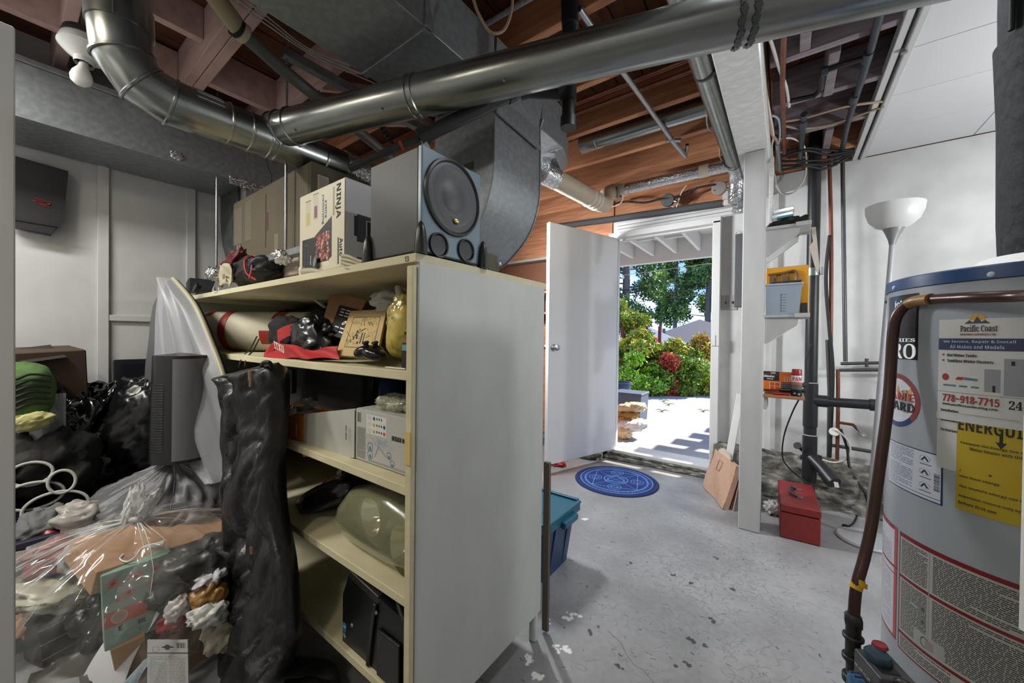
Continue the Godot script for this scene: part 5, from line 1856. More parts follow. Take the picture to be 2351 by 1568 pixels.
	for k in 6:
		if k == 3:
			mb = MB.new()
			mb.lathe([Vector2(0, 0), Vector2(0.011, 0), Vector2(0.011, 0.0006), Vector2(0, 0.0006)], f0 + fx * 0.5 + fy * 0.46 + nn, nn, 24)
			part("play_mark", mb, mats["ink_white"], t)
			mb = MB.new()
			mb.prism([Vector2(-0.004, -0.005), Vector2(0.006, 0), Vector2(-0.004, 0.005)], f0 + fx * 0.5 + fy * 0.46 + nn * 1.15, fx.normalized(), fy.normalized(), nn * 0.1)
			part("play_arrow", mb, mats["ink_black"], t)
			continue
		var im_y: float = [0.86, 0.76, 0.66, 0.5, 0.26, 0.14][k]
		mb = MB.new()
		for w in 3:
			mb.quad(f0 + fx * (0.16 + 0.24 * w) + fy * im_y + nn * 1.1, f0 + fx * (0.34 + 0.24 * w) + fy * im_y + nn * 1.1, f0 + fx * (0.34 + 0.24 * w) + fy * (im_y + 0.035) + nn * 1.1, f0 + fx * (0.16 + 0.24 * w) + fy * (im_y + 0.035) + nn * 1.1)
		part("small_print", mb, mats["ink_white"], t)
	# board with an ink drawing
	t = thing("picture_board", "cream board with a black ink drawing leaning on the second shelf", "picture", V(-1.054, 1.093, -0.67))
	var im := sheet_image(240, 260, Color(0.72, 0.62, 0.42))
	rc(im, 40, 44, 172, 3, Color(0.08, 0.07, 0.06))
	rc(im, 40, 214, 172, 3, Color(0.08, 0.07, 0.06))
	rc(im, 40, 44, 3, 172, Color(0.08, 0.07, 0.06))
	rc(im, 210, 44, 3, 172, Color(0.08, 0.07, 0.06))
	var r := RandomNumberGenerator.new()
	r.seed = 17
	var blk := Color(0.08, 0.07, 0.06)
	for k in 46:   # loose jagged strokes
		var p := Vector2(r.randf_range(50, 200), r.randf_range(54, 205))
		stroke(im, p, p + Vector2(r.randfn(0, 16), r.randfn(0, 16)), r.randf_range(1, 2.4), blk)
	for k in 12:
		var p := Vector2(r.randf_range(60, 190), r.randf_range(110, 200))
		for j in 5:
			disc(im, p + Vector2(r.randfn(0, 7), r.randfn(0, 4)), r.randf_range(2, 5), blk)
	for q in [[70, 90], [120, 70], [165, 95]]:
		for j in 7:
			stroke(im, Vector2(q[0] + j * 5 - 15, q[1]), Vector2(q[0] + j * 6 - 20, q[1] - 18 - 8 * (j % 2)), 1.5, blk)
	rc(im, 118, 130, 34, 70, Color(0.76, 0.67, 0.47))
	rc(im, 124, 136, 8, 60, blk)
	rc(im, 140, 136, 6, 60, blk)
	var g0 := V(-1.205, 1.083, -0.66)
	var g1 := V(-0.976, 1.081, -0.66)
	var g3 := V(-1.355, 1.243, -0.8)
	mb = MB.new()
	print_on("board", g0, (g1 - g0), (g3 - g0), pic("ink_board", im, 0.7), t, 0.008)
	# game controller
	t = thing("game_controller", "black game controller lying in front of the ink drawing", "controller", V(-0.992, 1.079, -0.645))
	mb = MB.new()
	var gc := V(-0.997, 1.104, -0.648)
	mb.blob(gc + V(-0.03, 0.0, 0), V(0.034, 0.018, 0.026), 2, 0.0, 1.0, 2.3, Basis.from_euler(V(0, 0.2, 0.3)), 28, 18)
	mb.blob(gc + V(0.026, -0.004, 0.004), V(0.042, 0.019, 0.028), 2, 0.0, 1.0, 2.3, Basis.from_euler(V(0, 0.1, -0.2)), 28, 18)
	mb.blob(gc + V(0.0, 0.006, -0.01), V(0.036, 0.015, 0.022), 2, 0.0, 1.0, 2.5, Basis.IDENTITY, 28, 18)
	part("body", mb, m("pad_black", Color(0.05, 0.05, 0.05), 0.22), t)
	mb = MB.new()
	mb.lathe([Vector2(0.008, 0), Vector2(0.007, 0.012), Vector2(0.011, 0.016), Vector2(0.009, 0.02), Vector2(0, 0.02)], gc + V(-0.01, 0.012, 0.005), V(0, 1, 0.3), 16)
	mb.lathe([Vector2(0.008, 0), Vector2(0.007, 0.012), Vector2(0.011, 0.016), Vector2(0.009, 0.02), Vector2(0, 0.02)], gc + V(0.018, 0.012, -0.008), V(0, 1, 0.3), 16)
	part("thumb_stick", mb, mats["black_rubber"], t)
	# yellow mask-like shell in clear bag, white bag
	t = thing("yellow_mask", "yellow moulded mask with round holes wrapped in clear plastic", "mask", V(-0.953, 1.095, -0.72))
	mb = MB.new()
	mb.blob(V(-0.958, 1.166, -0.73), V(0.046, 0.082, 0.04), 3, 0.03, 1.5, 2.3, Basis.from_euler(V(-0.1, 0, -0.12)), 36, 26)
	part("shell", mb, m("mask_yellow", Color(0.72, 0.66, 0.30), 0.35), t)
	mb = MB.new()
	for p in [V(-0.952, 1.206, -0.698), V(-0.885, 1.161, -0.694), V(-0.988, 1.148, -0.706)]:
		mb.lathe([Vector2(0, 0), Vector2(0.004, 0), Vector2(0.004, 0.002), Vector2(0, 0.002)], p + V(0, 0, 0.006), V(0, 0, 1), 14)
	mb.lathe([Vector2(0, 0), Vector2(0.014, 0), Vector2(0.014, 0.002), Vector2(0, 0.002)], (V(-0.861, 1.167, -0.692)), V(0.3, 0, 1), 20)
	part("hole", mb, mats["ink_black"], t)
	mb = MB.new()
	mb.blob(V(-0.929, 1.192, -0.72), V(0.052, 0.085, 0.048), 44, 0.12, 2.5, 2.4, Basis.IDENTITY, 36, 24, 0.12)
	part("wrap", mb, film("yellow_film", Color(0.95, 0.85, 0.4), 0.22, 0.1), t)
	mb = MB.new()
	mb.blob(V(-1.132, 1.276, -0.82), V(0.075, 0.042, 0.06), 51, 0.16, 2.0, 2.3, Basis.IDENTITY, 36, 22, 0.14)
	mb.blob(V(-1.037, 1.297, -0.78), V(0.014, 0.03, 0.01), 52, 0.2, 2.0, 2.3, Basis.from_euler(V(0, 0, 0.5)), 16, 12, 0.1)
	solo("white_bag", mb, m("bag_white", Color(0.66, 0.66, 0.63), 0.4), "crumpled white plastic bag behind the yellow mask", "bag")
	# small black box at the right
	t = thing("black_box", "small black box with a bold letter R at the second shelf's right end", "box", V(-0.825, 1.078, -0.655))
	mb = MB.new()
	var bb := V(-0.803, y0 + 0.036, -0.668)
	mb.box(bb, V(0.07, 0.072, 0.06), Vector3.ZERO, 0.002)
	part("box", mb, m("carton_black", Color(0.05, 0.05, 0.055), 0.5), t)
	print_on("blue_label", bb + V(-0.031, 0.015, 0.0302), V(0.018, 0, 0), V(0, 0.016, 0), m("label_cyan", Color(0.36, 0.58, 0.66), 0.5), t)
	lettering(t, "R", mats["ink_white"], flat(bb + V(-0.008, 0.0, 0.0302), V(0.022, 0, 0), V(0, 0.026, 0)), serif)
	mb = MB.new()
	mb.beam(bb + V(-0.012, -0.028, 0.0305), bb + V(0.018, -0.012, 0.0305), 0.0006, 0.002, Vector3.UP)
	mb.beam(bb + V(-0.008, -0.006, 0.0305), bb + V(0.022, -0.006, 0.0305), 0.0006, 0.003, Vector3.UP)
	part("print", mb, mats["ink_white"], t)
	mb = MB.new()
	mb.tube([V(-0.90, y0 + 0.003, -0.632), V(-0.88, y0 + 0.003, -0.636), V(-0.85, y0 + 0.003, -0.631), V(-0.815, y0 + 0.003, -0.634)], 0.002, 6)
	solo("string", mb, mats["ink_white"], "short white string lying at the front of the second shelf", "string")
	mb = MB.new()
	for k in 3:
		mb.blob(V(-2.0 - 0.22 * k, y0 + 0.15, -1.05), V(0.16, 0.1, 0.09), 60 + k, 0.2, 1.6, 2.4, Basis.IDENTITY, 24, 16, 0.1)
	solo("dark_cloth", mb, mats["cloth_black"], "heap of dark cloth at the back of the second shelf above the white roll", "cloth")

func build_shelf_three() -> void:
	var y0 := 0.7615
	# open white carton, upside-down print
	var t := thing("tube_carton", "white printed river tube carton, upside down with its end flap open", "carton", V(-0.94, y0, -0.76))
	var mb := MB.new()
	var x0 := -1.098
	mb.box(V((x0 - 0.772) / 2, y0 + 0.082, -0.79), V(-0.772 - x0, 0.16, 0.25), Vector3.ZERO, 0.003)
	part("box", mb, m("carton_grey", Color(0.68, 0.68, 0.65), 0.55), t)
	var f0 := V(-1.423, 0.707, -0.655)
	var f1 := V(-1.415, 0.865, -0.655)
	mb = MB.new()
	mb.sheet(4, 4, func(u, w): return V(x0, y0 + 0.004, -0.664).lerp(f0, u).lerp(V(x0, y0 + 0.160, -0.664).lerp(f1, u), w), 0.004)
	part("end_flap", mb, mats["carton_grey"], t)
	var im := sheet_image(620, 320, Color(0.69, 0.69, 0.665))
	barcode(im, 16, 20, 36, 62, 3)
	rc(im, 10, 110, 94, 200, Color(0.60, 0.60, 0.58))
	lines(im, 14, 116, 84, 190, 6, 3, Color(0.36, 0.36, 0.36), 8)
	for k in 3:
		rc(im, 110, 20 + 40 * k, 190, 38, Color(0.82, 0.82, 0.80))
		disc(im, Vector2(186, 39 + 40 * k), 12, [Color(0.15, 0.3, 0.55), Color(0.7, 0.6, 0.2), Color(0.7, 0.6, 0.2)][k])
		disc(im, Vector2(284, 39 + 40 * k), 12, [Color(0.8, 0.8, 0.78), Color(0.15, 0.3, 0.55), Color(0.75, 0.25, 0.2)][k])
		for j in 3:
			rc(im, 208 + 22 * j, 30 + 40 * k, 10, 16, Color(0.15, 0.15, 0.15))
		lines(im, 118, 28 + 40 * k, 46, 26, 7, 2, Color(0.4, 0.4, 0.4), 20 + k)
	var r := RandomNumberGenerator.new()
	r.seed = 77
	for k in 500:
		var p := Vector2(250 + r.randfn(0, 55), 180 + r.randfn(0, 22))
		stroke(im, p, p + Vector2(r.randfn(0, 9), r.randfn(0, 3)), 1.5, Color(0.25, 0.42, 0.55).lerp(Color(0.55, 0.65, 0.70), r.randf()))
	for q in [[150, 220, 26], [150, 270, 26], [330, 240, 20], [360, 280, 18]]:
		arc(im, Vector2(q[0], q[1]), q[2], 0, TAU, 4, Color(0.28, 0.38, 0.46))
		disc(im, Vector2(q[0], q[1] + 8), q[2] * 0.5, Color(0.3, 0.46, 0.6))
	for k in 5:
		stroke(im, Vector2(200, 270 - k * 3), Vector2(232, 208 - k * 2), 4, Color(0.62, 0.62, 0.62))
	stroke(im, Vector2(232, 206), Vector2(300, 250), 3, Color(0.3, 0.3, 0.3))
	stroke(im, Vector2(200, 272), Vector2(232, 206), 3, Color(0.3, 0.3, 0.3))
	lines(im, 130, 300, 380, 16, 7, 3, Color(0.3, 0.3, 0.3), 41)
	print_on("side_print", V(x0 + 0.002, y0 + 0.003, -0.6645), V(-0.772 - x0 - 0.003, 0, 0), V(0, 0.157, 0), pic("tube_print", im, 0.5), t)
	var w := -0.772 - x0
	var up := func(s: String, x: float, y: float, l: float, h: float) -> void:   # upside-down lettering: x,y of its right upper corner as seen
		lettering(t, s, mats["ink_black"], flat(V(x0 + w * x, y0 + 0.157 * y, -0.6635), V(-l, 0, 0), V(0, -h, 0)), sans)
	up.call("RIVER TUBE", 1.0, 0.50, 0.075, 0.013)
	up.call("FLOTTANT POUR RIVIERE", 1.0, 0.66, 0.14, 0.013)
	up.call("2 PERSONNES", 1.0, 0.80, 0.08, 0.012)
	lettering(t, "RIVER TUBE", mats["ink_black"], flat(V(-1.126, 0.82, -0.65), V(0, 0.045, 0), V(-0.006, 0, 0)), sans)
	# orange box, dark plastic bag
	mb = MB.new()
	mb.box(V(-1.545, y0 + 0.05, -0.70), V(0.26, 0.10, 0.12), V(0, 4, 0), 0.003)
	var ob := solo("orange_box", mb, m("box_orange", Color(0.72, 0.42, 0.08), 0.5), "flat orange box half hidden by the white open flap", "box")
	lettering(ob, "Nutrition", m("ink_cream", Color(0.85, 0.7, 0.4)), flat(V(-1.43, y0 + 0.02, -0.635), V(0, 0.05, 0), V(-0.012, 0, 0)), sans)
	t = thing("plastic_packet", "crumpled clear packet of dark parts with a white label on the orange box", "packet", V(-1.53, 0.783, -0.7))
	mb = MB.new()
	mb.blob(V(-1.53, 0.826, -0.7), V(0.068, 0.042, 0.04), 66, 0.24, 2.2, 2.3, Basis.from_euler(V(0, 0, 0.5)), 36, 22, 0.2)
	part("packet", mb, m("packet_black", Color(0.08, 0.08, 0.085), 0.2), t)
	mb = MB.new()
	mb.blob(V(-1.491, 0.858, -0.69), V(0.072, 0.044, 0.045), 67, 0.2, 2.4, 2.3, Basis.from_euler(V(0, 0, 0.5)), 30, 20, 0.18)
	part("film", mb, film("clear_film", Color(0.9, 0.92, 0.92), 0.14, 0.08), t)
	print_on("label", V(-1.487, 0.85, -0.632), V(0.05, 0.018, -0.003), V(-0.006, 0.018, 0), mats["paper_white"], t)
	# bag of small bulbs on the carton, grey cap, blue lid tub behind
	t = thing("bulb_bag", "clear plastic bag of small round bulbs on top of the white carton", "bag", V(-1.111, 0.905, -0.74))
	mb = MB.new()
	r.seed = 9
	var cc := V(-0.965, y0 + 0.187, -0.72)
	for k in 22:
		mb.blob(cc + V(r.randfn(0, 0.036), r.randfn(0, 0.007) - 0.004, r.randfn(0, 0.018)), Vector3.ONE * r.randf_range(0.009, 0.014), k, 0, 1.0, 2.0, Basis.IDENTITY, 14, 9)
	part("bulb", mb, m("bulb_cream", Color(0.70, 0.69, 0.58), 0.3), t).set_meta("kind", "stuff")
	mb = MB.new()
	mb.blob(cc, V(0.085, 0.026, 0.045), 68, 0.16, 2.2, 2.5, Basis.from_euler(V(0, 0, 0.08)), 40, 24, 0.14)
	part("bag", mb, film("bulb_film", Color(0.86, 0.86, 0.78), 0.22, 0.12), t)
	t = thing("squat_tub", "squat olive tub with a pale band at the right end above the white carton", "tub", V(-0.80, y0 + 0.163, -0.71))
	var cx := V(-0.815, y0 + 0.162, -0.72)
	mb = MB.new()
	mb.lathe([Vector2(0, 0), Vector2(0.04, 0), Vector2(0.042, 0.02), Vector2(0.0405, 0.022), Vector2(0, 0.022)], cx, Vector3.UP, 28)
	part("band", mb, m("band_rose", Color(0.60, 0.55, 0.50), 0.5), t)
	mb = MB.new()
	mb.lathe([Vector2(0, 0.022), Vector2(0.04, 0.022), Vector2(0.039, 0.08), Vector2(0.036, 0.085), Vector2(0, 0.085)], cx, Vector3.UP, 28)
	part("cap", mb, m("cap_olive", Color(0.30, 0.29, 0.24), 0.55), t)
	mb = MB.new()
	mb.lathe([Vector2(0, 0), Vector2(0.13, 0), Vector2(0.135, 0.1), Vector2(0, 0.1)], V(-1.45, y0 + 0.001, -1.03), Vector3.UP, 36)
	t = thing("blue_tub", "round tub with a bright blue lid at the back of the third shelf", "tub", V(-1.45, y0, -1.03))
	part("tub", mb, m("tub_pale", Color(0.55, 0.60, 0.62), 0.4), t)
	mb = MB.new()
	mb.lathe([Vector2(0.137, 0.10), Vector2(0.142, 0.105), Vector2(0.142, 0.235), Vector2(0.13, 0.25), Vector2(0, 0.25)], V(-1.45, y0, -1.03), Vector3.UP, 36)
	part("lid", mb, m("lid_blue", Color(0.05, 0.22, 0.42), 0.35), t)
	mb = MB.new()
	mb.box(V(-1.42, 0.908, -0.86), V(0.09, 0.05, 0.004), V(-20, 0, -38), 0.001)
	t = thing("price_card", "white arrow shaped card leaning on the blue lidded tub", "card", V(-1.419, 0.886, -0.86))
	part("card", mb, mats["paper_white"], t)
	mb = MB.new()
	for k in 2:
		mb.box((V(-1.427, 0.927, -0.853)) + V(0.006 * k, 0.006 * k, 0.002), V(0.04, 0.008, 0.003), V(-20, 0, 45 - 90 * k))
	part("arrow", mb, mats["ink_black"], t)
	mb = MB.new()
	mb.box(V(-1.277, 0.954, -0.84), V(0.035, 0.09, 0.03), V(0, 0, -12), 0.004)
	solo("flashlight", mb, mats["black_plastic"], "small black torch standing behind the bag of bulbs", "torch")
	# dark soft things at the back left
	mb = MB.new()
	mb.box(V(-1.64, y0 + 0.14, -0.95), V(0.55, 0.24, 0.3), V(0, 6, -4), 0.02)
	solo("grey_case", mb, m("case_grey", Color(0.20, 0.20, 0.20), 0.7), "large dark grey soft case at the back of the third shelf", "case")
	mb = MB.new()
	mb.box(V(-1.704, 0.962, -0.72), V(0.11, 0.10, 0.02), V(0, 0, -3), 0.002)
	t = thing("mailer_box", "flat black printed mailer box hanging under the second shelf", "box", V(-1.704, 0.92, -0.72))
	part("box", mb, m("mailer_black", Color(0.085, 0.08, 0.085), 0.6), t)
	print_on("logo", V(-1.713, 0.961, -0.708), V(0.02, 0, 0), V(0, 0.018, 0), m("mailer_logo", Color(0.42, 0.42, 0.42)), t)
	mb = MB.new()
	mb.blob(V(-1.30, y0 + 0.05, -0.80), V(0.09, 0.05, 0.07), 70, 0.15, 2, 2.4, Basis.IDENTITY, 28, 18, 0.1)
	solo("dark_bundle", mb, m("bundle_navy", Color(0.07, 0.085, 0.10), 0.6), "dark blue-black bundle behind the open end flap", "bundle")
	mb = MB.new()
	mb.lathe([Vector2(0, 0), Vector2(0.03, 0), Vector2(0.03, 0.09), Vector2(0.012, 0.11), Vector2(0.012, 0.125), Vector2(0, 0.125)], V(-1.21, y0 + 0.001, -0.80), Vector3.UP, 24)
	solo("small_bottle", mb, film("smoke_glass", Color(0.25, 0.3, 0.33), 0.5, 0.1), "small smoky bottle between the dark bundle and the carton", "bottle")

func build_shelf_low() -> void:
	var y0 := 0.4695
	# headlamp with clear lens
	var t := thing("car_headlight", "large used car headlight with a hazy clear lens lying on the fourth shelf", "headlight", V(-0.97, y0, -0.72))
	var hull := [Vector2(-1.275, 0.495), Vector2(-1.25, 0.56), Vector2(-1.18, 0.63), Vector2(-1.08, 0.668), Vector2(-0.95, 0.685), Vector2(-0.785, 0.655), Vector2(-0.785, 0.50), Vector2(-0.9, 0.478), Vector2(-1.05, 0.474), Vector2(-1.18, 0.476)]
	var ctr := Vector2(-0.99, 0.565)
	var mb := MB.new()
	mb.grid(60, 10, func(a: float, b: float) -> Vector3:
		var k := a * hull.size()
		var i := int(k) % hull.size()
		var p: Vector2 = (hull[i] as Vector2).lerp(hull[(i + 1) % hull.size()], k - floor(k))
		var s := cos(b * PI * 0.5)
		var q: Vector2 = ctr + (p - ctr) * s
		return V(q.x, q.y, -0.705 + 0.075 * sin(b * PI * 0.5) * (1.0 + 0.35 * (q.x + 1.0))), true)
	part("lens", mb, film("lens_haze", Color(0.72, 0.72, 0.55), 0.34, 0.18), t)
	mb = MB.new()
	mb.grid(60, 8, func(a: float, b: float) -> Vector3:
		var k := a * hull.size()
		var i := int(k) % hull.size()
		var p: Vector2 = (hull[i] as Vector2).lerp(hull[(i + 1) % hull.size()], k - floor(k))
		var s := cos(b * PI * 0.5)
		var q: Vector2 = ctr + (p - ctr) * s * 0.99
		return V(q.x, q.y, -0.708 - 0.11 * sin(b * PI * 0.5)), true, true)
	part("housing", mb, m("lamp_housing", Color(0.10, 0.10, 0.10), 0.4), t)
	mb = MB.new()
	mb.lathe([Vector2(0.07, 0.05), Vector2(0.055, 0.015), Vector2(0.02, -0.02), Vector2(0, -0.025)], V(-0.86, 0.545, -0.72), V(-0.1, 0.05, 1), 32)
	mb.lathe([Vector2(0.06, 0.05), Vector2(0.045, 0.015), Vector2(0.015, -0.02), Vector2(0, -0.025)], V(-1.05, 0.575, -0.74), V(-0.1, 0.05, 1), 32)
	part("reflector", mb, m("chrome", Color(0.78, 0.78, 0.7), 0.12, 1.0), t)
	mb = MB.new()
	var rim := []
	for p in hull:
		rim.append(V(p.x, p.y, -0.704))
	rim.append(rim[0])
	mb.tube(rim, 0.005, 8)
	part("rim", mb, mats["lamp_housing"], t)
	mb = MB.new()
	mb.tube([V(-1.06, 0.684, -0.72), V(-0.95, 0.70, -0.72), V(-0.84, 0.675, -0.715), V(-0.79, 0.655, -0.71)], 0.008, 10)
	part("bracket", mb, m("bracket_grey", Color(0.36, 0.36, 0.33), 0.4), t)
	# second lamp, seen from the back
	t = thing("lamp_unit", "black car lamp housing seen from behind with white bulb sockets", "headlight", V(-1.42, y0, -0.78))
	mb = MB.new()
	mb.blob(V(-1.40, y0 + 0.075, -0.74), V(0.15, 0.045, 0.065), 5, 0.05, 1.4, 2.8, Basis.from_euler(V(0, 0.25, 0.42)), 40, 24)
	mb.blob(V(-1.25, y0 + 0.15, -0.82), V(0.13, 0.08, 0.06), 6, 0.05, 1.4, 2.8, Basis.from_euler(V(0, 0.2, 0.3)), 40, 24)
	part("housing", mb, m("lamp_black", Color(0.06, 0.06, 0.065), 0.25), t)
	var sc := V(-1.456, 0.522, -0.7)
	mb = MB.new()
	mb.lathe([Vector2(0.036, -0.02), Vector2(0.036, 0.004), Vector2(0.03, 0.01), Vector2(0, 0.01)], sc, V(-0.2, 0.45, 0.9), 24)
	part("socket_ring", mb, m("ring_grey", Color(0.3, 0.3, 0.3), 0.4), t)
	mb = MB.new()
	mb.box(sc + V(0.0, 0.006, 0.012), V(0.03, 0.03, 0.02), V(-25, 0, 20), 0.004)
	mb.box(sc + V(0.012, 0.016, 0.022), V(0.03, 0.014, 0.02), V(-25, 0, 20), 0.004)
	part("socket", mb, m("socket_white", Color(0.72, 0.72, 0.68), 0.4), t)
	mb = MB.new()
	var rc2 := V(-1.336, 0.585, -0.78)
	for k in 9:
		var w := lerpf(1.6, 4.4, k / 8.0)
		mb.box(rc2 + V(cos(w) * 0.062, sin(w) * 0.062, 0.0), V(0.016, 0.03, 0.02), V(0, 0, rad_to_deg(w) + 90), 0.002)
	part("ring_clip", mb, mats["socket_white"], t)
	mb = MB.new()
	mb.lathe([Vector2(0, 0), Vector2(0.058, 0), Vector2(0.055, 0.015), Vector2(0, 0.018)], rc2 + V(0.004, 0, -0.01), V(0, 0.1, 1), 28)
	part("rear_cap", mb, m("cap_greygreen", Color(0.40, 0.40, 0.36), 0.6), t)
	mb = MB.new()
	mb.tube([V(-1.44, 0.555, -0.73), V(-1.418, 0.594, -0.73), V(-1.364, 0.62, -0.74), V(-1.332, 0.63, -0.76)], 0.004, 8)
	part("wire", mb, m("wire_orange", Color(0.5, 0.3, 0.16), 0.5), t)
	mb = MB.new()
	mb.sheet(22, 14, func(a, b): return V(-1.62 + 0.50 * a, y0 + 0.10 + 0.17 * b + 0.03 * sin(a * 8.0) * b, -1.0 + 0.07 * sin(a * 5.0 + b * 3.0)), 0.003)
	solo("grey_plastic", mb, m("grey_sheet", Color(0.23, 0.23, 0.22), 0.35), "crumpled grey plastic sheeting behind the two car lamps", "sheeting")
	mb = MB.new()
	mb.box(V(-1.981, 0.4, -0.86), V(0.22, 0.03, 0.03), V(0, 0, 3), 0.003)
	solo("cream_strip", mb, m("strip_cream", Color(0.42, 0.41, 0.32), 0.6), "cream wooden strip behind the black lamp housing", "strip")
	# computer tower
	var y5 := 0.1895
	t = thing("computer_tower", "black desktop computer tower with small blue stickers on the lowest shelf", "computer", V(-0.95, y5, -0.76))
	mb = MB.new()
	mb.prism([Vector2(-1.115, y5 - 0.0), Vector2(-0.79, y5), Vector2(-0.79, y5 + 0.20), Vector2(-1.075, y5 + 0.235), Vector2(-1.115, y5 + 0.15)], V(0, 0, -0.635), Vector3.RIGHT, Vector3.UP, V(0, 0, -0.32))
	part("case", mb, mats["black_plastic"], t)
	mb = MB.new()
	mb.box(V(-0.952, y5 + 0.1, -0.631), V(0.014, 0.20, 0.012), V(0, 0, -10), 0.003)
	mb.box(V(-0.87, y5 + 0.07, -0.629), V(0.10, 0.13, 0.01), Vector3.ZERO, 0.003)
	part("bezel", mb, m("bezel_black", Color(0.07, 0.07, 0.075), 0.25), t)
	mb = MB.new()
	mb.box(V(-1.0, y5 + 0.225, -0.68), V(0.15, 0.03, 0.10), V(8, 0, -10), 0.005)
	part("top_block", mb, m("slab_grey", Color(0.17, 0.16, 0.165), 0.35), t)
	mb = MB.new()
	screw(mb, V(-1.06, y5 + 0.075, -0.634), V(0, 0, 1), 0.006)
	screw(mb, V(-0.93, y5 + 0.175, -0.63), V(0, 0, 1), 0.006)
	part("button", mb, mats["steel"], t)
	var im := sheet_image(40, 80, Color(0.2, 0.42, 0.6))
	rc(im, 0, 44, 40, 36, Color(0.14, 0.2, 0.28))
	rc(im, 8, 52, 14, 14, Color(0.6, 0.8, 0.75))
	rc(im, 18, 60, 16, 10, Color(0.8, 0.8, 0.75))
	rc(im, 6, 12, 28, 12, Color(0.55, 0.75, 0.85))
	print_on("sticker", V(-1.112, y5 + 0.012, -0.6345), V(0.018, 0, 0), V(0, 0.05, 0), pic("pc_sticker", im, 0.4), t)
	mb = MB.new()
	mb.tube([V(-0.90, y5 + 0.236, -0.70), V(-0.86, y5 + 0.235, -0.65), V(-0.81, y5 + 0.21, -0.63), V(-0.785, y5 + 0.18, -0.63)], 0.007, 10)
	part("cable", mb, mats["black_rubber"], t)
	mb = MB.new()
	mb.box(V(-1.22, y5 + 0.10, -1.06), V(0.5, 0.19, 0.2), V(0, 3, 0), 0.006)
	solo("dark_box", mb, m("box_wine", Color(0.10, 0.07, 0.075), 0.7), "dark wine coloured box at the back of the lowest shelf", "box")
	# shoes under the unit
	for k in 2:
		mb = MB.new()
		mb.blob(V(-1.15 - 0.10 * k, 0.045, -0.56 - 0.02 * k), V(0.13, 0.045, 0.05), 80 + k, 0.06, 1.4, 2.6, Basis.from_euler(V(0, 0.2 + 0.15 * k, 0.1)), 28, 18)
		solo("shoe", mb, mats["black_rubber"], ["black shoe lying below the lowest shelf, nearer to the side panel", "black shoe lying below the lowest shelf, nearer to the long black bag"][k], "shoe")

